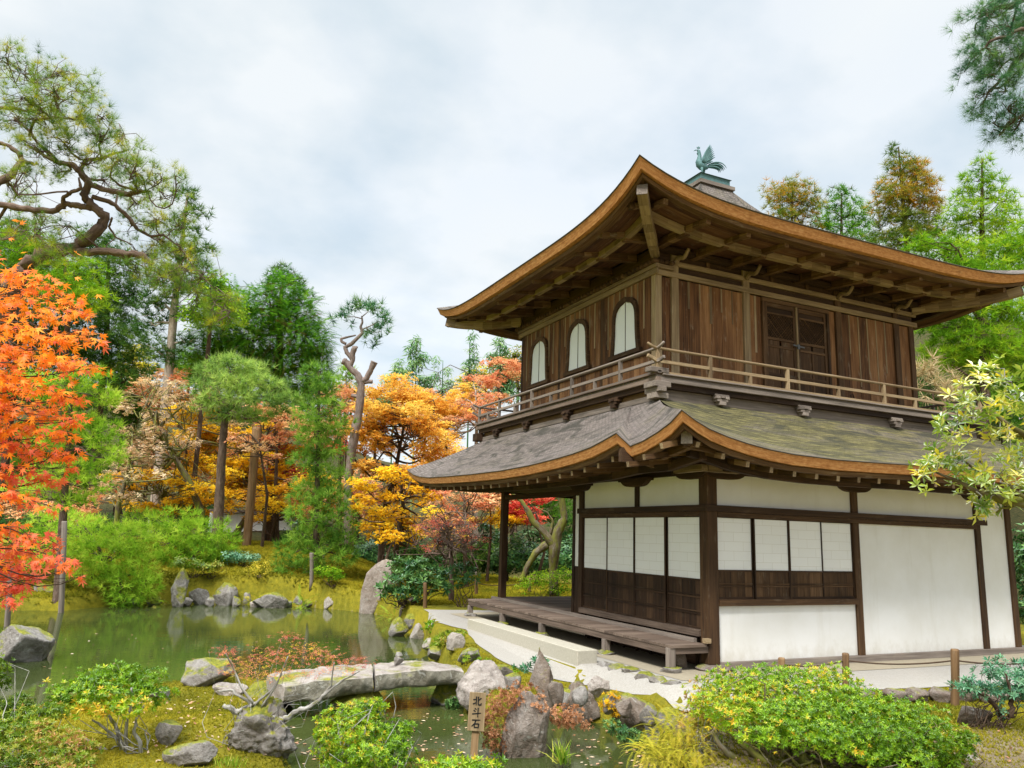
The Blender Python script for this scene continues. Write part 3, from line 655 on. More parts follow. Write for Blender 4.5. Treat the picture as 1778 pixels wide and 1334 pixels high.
def soffit_boards(sides, parent, drop, d, m, name="soffit"):
    b = MB()
    for sd in sides:
        wa0, wa1, wo, wz = sd.w; K = ks(sd, 60); rows = []; gr = []
        nb = 7
        for q in range(nb+1):
            t = q/nb; row = []; g = []
            for k in K:
                a, o, z = sd.eave(k, d, -drop); wa = wa0+(wa1-wa0)*k
                row.append(sd.pt(a+(wa-a)*t, o+(wo-o)*t, z+(wz-z)*t)); g.append((a, t*2.0, 0))
            rows.append(row); gr.append(g)
        for q in range(nb):      # each plank its own tone
            b.grid(rows[q:q+2], gr[q:q+2], None, 0, flip=bool(np.cross(sd.A, -sd.O)[2] > 0), sm=False)
    return b.build(name, m, parent)

# ---- lower roof
TX0, TX1, TY0, TY1, TZ = -0.33, 8.25, 0.84, 8.55, 4.42
le = [(-1.42, 1.60, 3.81), (-1.15, 1.60, 3.66), (-0.85, 1.61, 3.55), (-0.5, 1.61, 3.46), (-0.16, 1.61, 3.41), (-0.10, 1.83, 3.60), (0.3, 1.82, 3.52), (0.69, 1.81, 3.45), (1.3, 1.80, 3.39), (1.92, 1.80, 3.35),
      (3.0, 1.8, 3.30), (4.22, 1.8, 3.28), (5.8, 1.8, 3.295), (7.34, 1.8, 3.33), (8.6, 1.8, 3.37), (9.3, 1.8, 3.43), (9.8, 1.8, 3.51), (10.33, 1.82, 3.67)]
ln = [(-1.60, 1.42, 3.81), (-1.35, 1.42, 3.68), (-1.1, 1.41, 3.585), (-0.75, 1.4, 3.50), (-0.4, 1.4, 3.435), (0.05, 1.4, 3.375), (0.51, 1.4, 3.34), (1.4, 1.4, 3.32), (2.36, 1.4, 3.335), (3.37, 1.4, 3.36), (5.0, 1.4, 3.36), (6.5, 1.4, 3.36), (8.2, 1.4, 3.42), (9.0, 1.41, 3.52), (9.6, 1.42, 3.7)]
lE = Side((0, 1, 0), (-1, 0, 0), le, (0.0, 8.3, 0.0, 3.27), (TY0, TY1, -TX0, TZ))
lN = Side((1, 0, 0), (0, -1, 0), ln, (0.0, 8.0, 0.0, 3.27), (TX0, TX1, -TY0, TZ))
lW = Side((0, 1, 0), (1, 0, 0), [(-1.42, 9.6, 3.7), (-0.5, 9.6, 3.45), (4, 9.6, 3.35), (9.5, 9.6, 3.45), (10.33, 9.6, 3.67)], (0.0, 8.3, 8.0, 3.27), (TY0, TY1, TX1, TZ))
lS = Side((1, 0, 0), (0, 1, 0), [(-1.82, 10.33, 3.67), (-0.9, 10.33, 3.45), (4, 10.33, 3.35), (8.8, 10.33, 3.45), (9.6, 10.33, 3.67)], (0.0, 8.0, 8.3, 3.27), (TX0, TX1, TY1, TZ))
LROOF = roof_cover("lower_roof", (lE, lN, lW, lS), lambda t: 0.72*t+0.28*t*t, PAV, [SHINGLE, SHINGLE_MOSS, SHINGLE, SHINGLE])
eave_edge((lE, lN, lW, lS), LROOF, [(0.0, 0.0), (-0.012, -0.010), (0.0, -0.024)], [(0.003, -0.024), (0.05, -0.165), (0.20, -0.18)], [(0.10, -0.181), (0.12, -0.25), (0.24, -0.25)])
soffit_boards((lE, lN, lW, lS), LROOF, 0.22, 0.2, W_DARK)
def rafters(sd, alist, o_out, w, h, drop, hipfun, parent, m, o_in=None, dropin=None, tip=None):
    for a in alist:
        oi = max(hipfun(a), sd.w[2] if o_in is None else o_in)
        if oi > o_out-0.12: continue
        z0 = sd.soffit(a, oi, drop)-h/2; z1 = sd.soffit(a, o_out, drop)-h/2
        b = MB(); n = 5; P = []
        for q in range(n):
            o = oi+(o_out-oi)*q/(n-1); P.append(sd.pt(a, o, sd.soffit(a, o, drop)-h/2-0.004))
        for q in range(n-1): b.bar(P[q], P[q+1], w, h)
        if tip:
            d = (P[-1]-P[-2]); d /= np.linalg.norm(d); b.bar(P[-1]+d*0.002, P[-1]+d*0.006, w*0.96, h*0.96, mi=1)
        b.build("rafter", [m, W_PALE] if tip else m, parent)
hipE = lambda y: (0.0 if 0 <= y <= 8.3 else (-y)*1.6/1.42 if y < 0 else (y-8.3)*1.82/2.03)
hipN = lambda x: (0.0 if 0 <= x <= 8 else (-x)*1.42/1.6 if x < 0 else (x-8)*1.42/1.6)
rafters(lE, np.arange(-1.0, 10.0, 0.43), 1.64, 0.065, 0.085, 0.265, hipE, LROOF, W_RAFT, tip=True)
rafters(lN, np.arange(-1.2, 8.8, 0.46), 1.26, 0.065, 0.085, 0.265, hipN, LROOF, W_RAFT, tip=True)
def hip_rafter(p0, p1, w, h, sag, parent, m=W_PALE):
    b = MB(); p0 = np.array(p0); p1 = np.array(p1); n = 9; P = []
    for q in range(n):
        t = q/(n-1); p = p0+(p1-p0)*t; p[2] -= sag*4*t*(1-t)*(0.6+0.4*t); P.append(p)
    for q in range(n-1): b.bar(P[q], P[q+1], w, h)
    d = P[-1]-P[-2]; d /= np.linalg.norm(d); b.bar(P[-1]+d*0.003, P[-1]+d*0.02, w*1.08, h*1.06, mi=1)
    b.build("hip_rafter", [m, PLASTER if False else W_GREY], parent)
hip_rafter((0.0, 0.0, 3.38), (-1.32, -1.17, 3.46), 0.15, 0.18, 0.04, LROOF, W_MID)
hip_rafter((0.0, 8.3, 3.3), (-1.5, 9.97, 3.33), 0.14, 0.16, 0.06, LROOF, W_DARK)
# purlins carried half way out
for sd, a0, a1 in ((lE, -0.9, 9.6), (lN, -1.0, 8.8)):
    b = MB(); q = np.linspace(a0, a1, 14)
    for i in range(13): b.bar(sd.pt(q[i], 0.80, sd.soffit(q[i], 0.80, 0.22)-0.15), sd.pt(q[i+1], 0.80, sd.soffit(q[i+1], 0.80, 0.22)-0.15), 0.11, 0.13)
    b.build("purlin", W_DARK, LROOF)
# the short cross timbers under the raised corner
b = MB(); b.bar((-1.25, -1.0, 3.40), (-0.55, -1.12, 3.30), 0.10, 0.12); b.bar((-1.12, -1.2, 3.42), (-1.2, -0.4, 3.26), 0.10, 0.12); b.build("corner_brace", W_RAFT, LROOF)
b = MB(); b.box((-1.72, -0.10, 3.16), (-1.10, 0.0, 3.38)); b.build("return_board", W_DARK, LROOF)
# boat-shaped bracket arms over the posts
def boat(c, ax, L=1.0, h=0.16, w=0.13):
    n = 12; pts = [(-L/2, 0.0), (-L/2, -h*0.35)]
    for i in range(n+1): t = -1+2*i/n; pts.append((t*L*0.42, -h*(1-0.65*abs(t)**4)))
    pts += [(L/2, -h*0.35), (L/2, 0.0)]; pts = pts[::-1]
    ax = np.array(ax, float); s = np.cross(ax, (0, 0, 1)); b = MB()
    b.prism(pts, w, np.array(c)-s*(-1)*0-np.cross(ax, (0, 0, 1))*w/2, ax, (0, 0, 1)); return b.build("bracket_arm", W_DARK, PAV)
boat((-0.02, 2.01, 3.11), (0, 1, 0)); boat((-0.02, 0.35, 3.17), (0, 1, 0), 1.0); boat((0.35, -0.02, 3.17), (1, 0, 0), 1.0); boat((A1, -0.02, 3.11), (1, 0, 0), 0.95); boat((A2, -0.02, 3.11), (1, 0, 0), 0.95); boat((-0.02, B1, 3.10), (0, 1, 0), 0.8)
b = MB(); b.box((-0.45, -0.42, 3.08), (-0.33, 0.3, 3.18)); b.box((-0.29, -0.40, 3.08), (0.35, -0.30, 3.18)); b.build("corner_block", W_PALE, PAV)

# ---- balcony
BX0, BX1, BY0, BY1 = -0.49, 8.40, 0.70, 8.75
b = MB(); b.box((TX0+0.01, TY0+0.01, 4.30), (TX0+0.05, TY1, 4.70)); skE = b.build("balcony_skirt", W_LOG, PAV)
b = MB(); b.box((TX0-0.04, TY0-0.04, 4.40), (TX0+0.009, TY1+0.0, 4.50)); b.build("skirt_rail", W_GREY, skE)
b = MB(); b.box((TX0+0.051, TY0+0.01, 4.30), (TX1, TY0+0.05, 4.70)); skN = b.build("balcony_skirt", W_GREY, PAV)
b = MB(); b.box((TX1-0.05, TY0+0.06, 4.30), (TX1, TY1, 4.70)); b.box((TX0+0.06, TY1-0.05, 4.30), (TX1-0.06, TY1, 4.70)); b.build("balcony_skirt", W_DARK, PAV)
BAL = MB(); xx = BX0
BAL.box((BX0+0.02, BY0+0.02, 4.79), (BX1-0.02, BY1-0.02, 4.82)); bal = BAL.build("balcony_floor", W_GREY, PAV)
for lo, hi, m in (((BX0, BY0, 4.70), (BX0+0.10, BY1, 4.785), W_DECK), ((BX0+0.101, BY0, 4.70), (BX1, BY0+0.10, 4.785), W_GREY),
               ((BX0+0.06, BY0+0.07, 4.60), (BX0+0.14, BY1-0.05, 4.699), W_DARK), ((BX0+0.141, BY0+0.06, 4.60), (BX1-0.05, BY0+0.14, 4.699), W_DARK),
               ((BX1-0.10, BY0+0.101, 4.70), (BX1, BY1, 4.785), W_DECK), ((BX0+0.101, BY1-0.10, 4.70), (BX1-0.101, BY1, 4.785), W_DECK),
               ((BX0-0.03, BY0+0.03, 4.821), (BX0+0.13, BY1, 4.85), W_DECK), ((BX0+0.131, BY0-0.03, 4.821), (BX1, BY0+0.13, 4.85), W_GREY)):
    b = MB(); b.box(lo, hi); b.build("edge_beam", m, bal, 0.006)
def rail(axis, a0, a1, o, ext, tall, short, mt, sgn):
    P = lambda a, z, oo=0: (o+oo, a, z) if axis == 'y' else (a, o+oo, z)
    # top rail, round, with upturned end beyond the corner
    b = MB(); pts = [P(a0-ext, 5.375), P(a0-ext*0.6, 5.335), P(a0-ext*0.2, 5.31), P(a0+0.3, 5.305)]+[P(a0+(a1-a0)*k/6, 5.30) for k in range(1, 6)]+[P(a1-0.3, 5.305), P(a1+ext*0.2, 5.31), P(a1+ext*0.6, 5.335), P(a1+ext, 5.375)]
    b.tube(pts, [0.022]+[0.027]*(len(pts)-2)+[0.022], 10); root = b.build("railing", mt, PAV)
    b = MB(); q = [P(a0-ext, 5.135+sgn*0.02), P(a0-ext*0.5, 5.10+sgn*0.02), P(a0, 5.075), P(a1, 5.075), P(a1+ext*0.5, 5.10), P(a1+ext, 5.135)]
    for i in range(5): b.bar(q[i], q[i+1], 0.05, 0.055)
    b.build("middle_rail", mt, root)
    b = MB(); b.bar(P(a0-ext*0.4, 4.872+0.001*sgn), P(a1+ext*0.3, 4.872+0.001*sgn), 0.07, 0.045); b.build("foot_rail", mt, root)
    for a in tall:
        b = MB(); c = P(a, 0); b.box((c[0]-0.030, c[1]-0.030, 4.86), (c[0]+0.030, c[1]+0.030, 5.285)); b.build("baluster", mt, root)
    for a in short:
        b = MB(); c = P(a, 0); b.box((c[0]-0.028, c[1]-0.028, 4.86), (c[0]+0.028, c[1]+0.028, 5.05)); b.build("short_baluster", mt, root)
rail('x', BX0+0.06, BX1-0.06, BY0+0.06, 0.20, (BX0+0.075, 0.74, 2.61, 5.26, 7.12, BX1-0.075), (1.68, 3.95, 6.19), W_PALE, 1)
rail('y', BY0+0.06, BY1-0.06, BX0+0.06, 0.20, (1.92, 3.75, 5.60, 7.4, BY1-0.075), (2.83, 4.67, 6.5, 8.1), W_GREY, -1)
rail('x', BX0+0.06, BX1-0.06, BY1-0.06, 0.20, (1.0, 3.0, 5.0, 7.0), (2, 4, 6), W_GREY, 1); rail('y', BY0+0.06, BY1-0.06, BX1-0.06, 0.20, (1.9, 3.7, 5.5, 7.3), (2.8, 4.6, 6.4), W_GREY, -1)
# small three-block brackets under the balcony edge
def bracket(x, y, n, m, sc=1.0):
    n = np.array(n, float); s = np.array([n[1], -n[0], 0]); c = np.array([x, y, 0.0]); b = MB(); m_ = sc
    def bb(a0, a1, o0, o1, z0, z1):
        p = c+s*a0*m_+n*o0; q = c+s*a1*m_+n*o1; b.box((min(p[0], q[0]), min(p[1], q[1]), z0), (max(p[0], q[0]), max(p[1], q[1]), z1))
    bb(-0.16, 0.16, -0.02, 0.10, 4.585, 4.62); bb(-0.15, -0.06, -0.02, 0.12, 4.535, 4.584); bb(0.06, 0.15, -0.02, 0.12, 4.535, 4.584); bb(-0.045, 0.045, -0.02, 0.14, 4.545, 4.584)
    bb(-0.12, 0.12, -0.02, 0.11, 4.485, 4.534); bb(-0.07, 0.07, -0.02, 0.12, 4.42, 4.484); return b.build("bracket", m, PAV, 0.004)
for x in (0.99, 3.01, 5.58, 7.3): bracket(x, TY0-0.01, (0, -1, 0), W_GREY)
for y in (2.15, 4.0, 5.9, 7.6): bracket(TX0-0.01, y, (-1, 0, 0), W_DARK)
b = MB(); b.box((BX0-0.10, BY0-0.10, 4.59), (BX0+0.24, BY0+0.24, 4.69)); b.box((BX0-0.04, BY0-0.16, 4.50), (BX0+0.10, BY0+0.3, 4.589)); b.box((BX0-0.05, BY0-0.05, 4.40), (BX0+0.22, BY0+0.22, 4.499)); b.box((BX0-0.14, BY0-0.02, 4.86), (BX0+0.26, BY0+0.14, 4.95)); b.build("corner_bracket", W_GREY, PAV, 0.008)
b = MB(); b.box((BX0-0.05, BY1-0.2, 4.40), (BX0+0.22, BY1+0.08, 4.60)); b.build("corner_bracket", W_DARK, PAV, 0.008)

# ---- upper storey
UX0, UX1, UY0, UY1 = 0.20, 7.51, 1.67, 7.55
def upost(x, y, z1, w=0.17, m=None):
    b = MB(); b.box((x-w/2, y-w/2, 4.83), (x+w/2, y+w/2, z1)); return b.build("post", m or W_PALE, PAV, 0.008)
NX = [UX0+0.07, 0.66, 2.47, 5.08, 6.93, UX1-0.07]
for i, x in enumerate(NX): upost(x, UY0+0.06, 7.14 if i in (0, 5) else 7.62, 0.15 if i in (0, 5) else 0.17, W_PALE if i < 3 else W_MID)
EY = [UY0, 3.61, 5.48, UY1-0.07]
for y in EY[1:]: upost(UX0+0.06, y, 7.10, 0.11, W_MID if y < 7 else W_DARK)
upost(UX1-0.08, UY1-0.07, 7.1, 0.15, W_DARK)
def boards(axis, a0, a1, o, z0, z1, w, m, streak=True, skip=None):
    P = lambda a, oo, z: (oo, a, z) if axis == 'y' else (a, oo, z)
    n = max(1, round((a1-a0)/w)); w = (a1-a0)/n; b = MB()
    for k in range(n):
        lo = P(a0+k*w+0.003, o+random.uniform(0, .006), z0); hi = P(a0+(k+1)*w-0.003, o+0.03, z1)
        b.box(lo, hi, axis=2)
        if streak and k:
            zz = z1-random.uniform(0.35, 1.7); c = a0+k*w; ww = random.uniform(0.012, 0.030)
            lo = P(c-ww, o-0.006, zz); hi = P(c+ww, o+0.002, z1); b.box(lo, hi, axis=2, mi=1)
    return b.build("wall_board", [m, W_PALE], PAV)
zt = 7.04
for i in range(5):
    if i == 2: continue
    boards('x', NX[i]+0.08, NX[i+1]-0.08, UY0+0.02, 4.83, zt, 0.29, W_WALL)
DX0, DX1 = 2.95, 4.72
boards('x', NX[2]+0.086, DX0-0.06, UY0+0.02, 4.83, zt, 0.22, W_WALL); boards('x', DX1+0.06, NX[3]-0.086, UY0+0.02, 4.83, zt, 0.25, W_WALL)
b = MB(); b.box((UX1-0.04, UY0+0.15, 4.83), (UX1, UY1-0.15, 7.3)); b.box((UX0+0.2, UY1-0.04, 4.83), (UX1-0.2, UY1, 7.3)); b.build("wall_board", W_WALL, PAV)
# beams along the top of the wall
for lo, hi, m in (((UX0+0.01, UY0-0.045, 7.05), (UX1+0.1, UY0+0.0, 7.16), W_PALE), ((NX[1]+0.09, UY0+0.02, 7.161), (UX1, UY0+0.06, 7.30), W_DARK), ((NX[1]-0.1, UY0-0.03, 7.301), (UX1+0.1, UY0+0.02, 7.40), W_PALE),
                  ((UX0-0.05, UY0-0.12, 7.05), (UX0-0.002, UY1+0.08, 7.16), W_PALE), ((UX0-0.08, UY0-0.14, 7.161), (UX0+0.02, UY1+0.08, 7.24), W_PALE), ((UX0-0.02, UY0-0.12, 7.161), (NX[1]-0.09, UY0-0.046, 7.24), W_PALE),
                  ((UX0+0.0, UY0+0.021, 7.401), (UX1, UY0+0.07, 7.64), W_DARK), ((UX0+0.021, UY0+0.071, 7.25), (UX0+0.06, UY1, 7.64), W_DARK), ((UX1-0.06, UY0+0.08, 7.3), (UX1, UY1, 7.64), W_DARK),
                  ((UX0+0.0, UY0-0.20, 7.50), (UX1+0.3, UY0-0.06, 7.60), W_DARK), ((UX0-0.01, UY0+0.01, 4.86), (UX0+0.03, UY1, 4.98), W_MID)):
    b = MB(); b.box(lo, hi); b.build("wall_beam", m, PAV, 0.006)
for x in (1.5, 3.2, 4.2, 6.0):
    b = MB(); b.box((x-0.04, UY0-0.01, 7.402), (x+0.04, UY0+0.018, 7.60)); b.build("strut_post", W_MID, PAV)
# row of rounded rafter ends over the window wall
b = MB(); y = UY0-0.1
while y < UY1+0.1: b.tube([(UX0-0.13, y, 7.285), (UX0+0.1, y, 7.285)], 0.048, 10, mi=0); y += 0.135
for x in np.arange(UX0+0.03, NX[1]-0.08, 0.135): b.tube([(x, UY0-0.17, 7.285), (x, UY0+0.06, 7.285)], 0.046, 10)
b.build("rafter_end_row", W_MID, PAV)
# S-shaped bracket noses on the posts
for x in NX[1:5]:
    b = MB(); pts = []
    for i in range(13):
        t = i/12; pts.append((x, UY0-0.03-0.42*t, 7.34+0.15*t+0.05*math.sin(t*7)))
    b.tube(pts, [0.055-0.02*i/12 for i in range(13)], 8); b.build("bracket_nose", W_PALE, PAV)
# katomado (bell-shaped) windows
def bell(w, h, n=26):
    """half outline of the bell window from sill to point, as (a, z)"""
    R = [(w*0.53, 0.0), (w*0.50, h*0.15), (w*0.475, h*0.40), (w*0.465, h*0.62), (w*0.45, h*0.74), (w*0.40, h*0.84), (w*0.32, h*0.905), (w*0.22, h*0.95), (w*0.12, h*0.965), (w*0.04, h*0.99), (0.0, h*1.0)]
    return R+[(-a, z) for a, z in R[-2::-1]]
def bell_window(y):
    w, h, z0 = 0.80, 1.06, 5.69
    o = UX0-0.012
    p = MB(); poly = bell(w, h); p.prism(poly, 0.012, (o, y, z0), (0, -1, 0), (0, 0, 1)); 
    fr = MB(); outer = [(a*1.20, z*1.10 if z > 0 else z) for a, z in poly]
    n = len(poly); V = []
    for (a, z), (a2, z2) in zip(poly, outer):
        V += [(o-0.055, y-a, z0+z), (o-0.055, y-a2, z0+z2), (o+0.02, y-a2, z0+z2), (o+0.02, y-a, z0+z)]
    F = []
    for i in range(n-1):
        q = i*4; r = q+4
        F += [(q, q+1, r+1, r), (q+1, q+2, r+2, r+1), (q+3, q, r, r+3)]
    F += [(3, 2, 1, 0), (n*4-4, n*4-3, n*4-2, n*4-1)]
    fr.add(V, F, [(i//4*0.08, v[1]-y, v[2]) for i, v in enumerate(V)]); fr.box((o-0.07, y-0.56, z0-0.09), (o+0.02, y+0.56, z0-0.001))
    root = fr.build("bell_window", W_MID, PAV)
    p.build("paper_sheet", WINDOW_PAPER, root)
    b = MB(); b.box((o-0.022, y-0.006, z0), (o-0.013, y+0.006, z0+h*0.99)); b.build("meeting_stile", W_DARK, root)
for y in (2.66, 4.56, 6.46): bell_window(y)
# window wall boards
ys = [UY0+0.16, 3.555, 3.665, 5.425, 5.535, UY1-0.13]
for i in (0, 2, 4):
    boards('y', ys[i], ys[i+1], UX0+0.0, 5.58, 7.05, 0.23, W_WALL); boards('y', ys[i], ys[i+1], UX0+0.0, 4.98, 5.5, 0.20, W_WALL, False)
b = MB(); b.box((UX0-0.03, UY0+0.15, 5.501), (UX0+0.04, UY1, 5.60)); b.build("window_sill_beam", W_MID, PAV)
# the double door with lattice tops
fr = MB(); z0, z1 = 4.92, 6.95
for x in (DX0-0.03, DX1+0.03): fr.box((x-0.035, UY0-0.03, 4.86), (x+0.035, UY0+0.02, z1))
fr.box((DX0-0.065, UY0-0.03, z1+0.001), (DX1+0.065, UY0+0.02, z1+0.08)); door = fr.build("double_door", W_MID, PAV)
mid = (DX0+DX1)/2
for x0, x1 in ((DX0+0.01, mid-0.022), (mid+0.022, DX1-0.01)):
    b = MB(); y0, y1 = UY0-0.005, UY0+0.03
    for a in (x0+0.035, x1-0.035): b.box((a-0.035, y0, z0), (a+0.035, y1, z1))
    c = (x0+x1)/2
    for zz, hh in ((z0+0.04, 0.08), (5.42, 0.06), (5.60, 0.05), (6.02, 0.05), (6.18, 0.05), (z1-0.05, 0.09), (z1-0.22, 0.04)): b.box((x0+0.071, y0+0.002, zz-hh/2), (x1-0.071, y1, zz+hh/2))
    b.box((c-0.025, y0+0.003, z0+0.08), (c+0.025, y1, 6.0))
    for a0, a1 in ((x0+0.071, c-0.026), (c+0.026, x1-0.071)): b.box((a0, y0+0.02, z0+0.08), (a1, y1-0.002, 6.15), axis=2)
    b.box((x0+0.071, y0+0.028, 6.2), (x1-0.071, y1, z1-0.09), mi=1)
    lf = b.build("door_leaf", [W_MID, W_DARK], door)
    b = MB(); la0, la1, lz0, lz1 = x0+0.075, x1-0.075, 6.206, z1-0.245; st = 0.072
    for s_ in (1, -1):
        k = -12
        while k < 24:      # diagonal strips clipped to the opening
            pts = []
            a = la0+k*st; 
            t0 = max(0, (la0-a) if s_ > 0 else 0); 
            if s_ > 0: xa, za, xb, zb = a, lz0, a+(lz1-lz0), lz1
            else: xa, za, xb, zb = a, lz1, a+(lz1-lz0), lz0
            t0 = max(0.0, (la0-xa)/(xb-xa)); t1 = min(1.0, (la1-xa)/(xb-xa))
            if t1-t0 > 0.03:
                yy_ = UY0+0.008+(0.004 if s_ > 0 else 0)
                b.bar((xa+(xb-xa)*t0, yy_, za+(zb-za)*t0), (xa+(xb-xa)*t1, yy_, za+(zb-za)*t1), 0.008, 0.016, up=(0, 1, 0))
            k += 1
    b.build("lattice", W_MID, lf)
b = MB(); b.box((mid-0.021, UY0-0.03, z0), (mid+0.021, UY0+0.0, z1)); b.build("meeting_stile", W_PALE, door)
b = MB(); b.bar((mid-0.15, UY0-0.045, 6.10), (mid+0.17, UY0-0.045, 6.08), 0.012, 0.03); b.box((mid-0.03, UY0-0.055, 6.03), (mid+0.03, UY0-0.035, 6.13)); b.build("latch", IRON, door)
b = MB(); b.tube([(5.35, UY0-0.1, 4.86), (5.33, UY0-0.12, 5.08), (5.26, UY0-0.14, 5.20), (5.18, UY0-0.15, 5.17), (5.14, UY0-0.16, 4.88)], 0.014, 8); b.build("cable_loop", W_DARK, PAV)

# ---- upper roof
CX, CY = 3.87, 4.62; RX, RY = 5.36, 4.86
def ucurve(c, h, o, z, l0, l1, pw=5, n=41):
    return [(c+h*s, o, z+(l0 if s < 0 else l1)*abs(s)**pw) for s in np.linspace(-1, 1, n)]
PW, PZ = 0.42, 10.85
uE = Side((0, 1, 0), (-1, 0, 0), ucurve(CY, RY, RX-CX, 7.72, 0.55, 0.40), (UY0, UY1, -UX0, 7.66), (CY-PW, CY+PW, PW-CX, PZ))
uN = Side((1, 0, 0), (0, -1, 0), ucurve(CX, RX, RY-CY, 7.79, 0.48, 0.40), (UX0, UX1, -UY0, 7.66), (CX-PW, CX+PW, PW-CY, PZ))
uW = Side((0, 1, 0), (1, 0, 0), ucurve(CY, RY, RX+CX, 7.75, 0.44, 0.40), (UY0, UY1, UX1, 7.66), (CY-PW, CY+PW, PW+CX, PZ))
uS = Side((1, 0, 0), (0, 1, 0), ucurve(CX, RX, RY+CY, 7.75, 0.37, 0.40), (UX0, UX1, UY1, 7.66), (CX-PW, CX+PW, PW+CY, PZ))
US = (uE, uN, uW, uS)
UROOF = roof_cover("upper_roof", US, lambda t: 0.14*t+0.86*t**2.8, PAV, [SHINGLE]*4)
eave_edge(US, UROOF, [(0.0, 0.0), (-0.02, -0.015), (0.0, -0.034)], [(0.004, -0.034), (0.07, -0.205), (0.26, -0.225)], [(0.15, -0.226), (0.17, -0.295), (0.36, -0.30)])
soffit_boards(US, UROOF, 0.29, 0.28, W_SOFF)
def hipf(side):
    wa0, wa1, wo, wz = side.w; eo = side.eo
    return lambda a: wo if wa0 <= a <= wa1 else (wo+(wa0-a)*(eo-wo)/(wa0-side.a0) if a < wa0 else wo+(a-wa1)*(eo-wo)/(side.a1-wa1))
for sd in US:
    vis = sd in (uE, uN); st = 0.92
    lst = np.arange(sd.a0+0.75, sd.a1-0.5, st) if vis else np.arange(sd.a0+1.2, sd.a1-1, 2.0)
    wo, eo = sd.w[2], sd.eo; hf = hipf(sd); oi = wo+(eo-wo)*0.50
    rafters(sd, lst, oi+0.06, 0.13, 0.16, 0.30, hf, UROOF, W_RAFT)
    rafters(sd, lst, eo-0.30, 0.10, 0.10, 0.29, lambda a: max(hf(a), oi-0.1), UROOF, W_RAFT)
    b = MB(); w0, w1 = sd.w[0], sd.w[1]; e = (eo-wo)*0.50
    q = np.linspace(w0-(w0-sd.a0)*0.50, w1+(sd.a1-w1)*0.50, 24)
    for i in range(23): b.bar(sd.pt(q[i], oi, sd.soffit(q[i], oi, 0.29)-0.075), sd.pt(q[i+1], oi, sd.soffit(q[i+1], oi, 0.29)-0.075), 0.12, 0.13)
    b.build("eave_purlin", W_PALE if vis else W_DARK, UROOF)
for (sx, sy, tz) in ((-1, -1, 8.27), (-1, 1, 8.12), (1, -1, 8.2), (1, 1, 8.2)):
    wx = UX0 if sx < 0 else UX1; wy = UY0 if sy < 0 else UY1; tx = CX+sx*RX; ty = CY+sy*RY
    hip_rafter((wx, wy, 7.50), (wx+(tx-wx)*0.86, wy+(ty-wy)*0.86, tz-0.47), 0.17, 0.20, 0.10, UROOF, W_PALE)
    b = MB(); b.bar((wx, wy, 7.42), (wx+(tx-wx)*0.30, wy+(ty-wy)*0.30, 7.58), 0.12, 0.16); b.build("corner_bracket", W_PALE, UROOF)
b = MB(); b.box((CX-0.55, CY-0.55, PZ-0.10), (CX+0.55, CY+0.55, PZ-0.005)); ped = b.build("roof_pedestal", W_GREY, PAV)
b = MB(); b.box((CX-0.46, CY-0.46, PZ-0.004), (CX+0.46, CY+0.46, PZ+0.19)); b.add([(CX-0.50, CY-0.50, PZ+0.191), (CX+0.50, CY-0.50, PZ+0.191), (CX+0.50, CY+0.50, PZ+0.191), (CX-0.50, CY+0.50, PZ+0.191), (CX, CY, PZ+0.34)], [(3, 2, 1, 0), (0, 1, 4), (1, 2, 4), (2, 3, 4), (3, 0, 4)])
b.build("copper_cap", COPPER, ped)
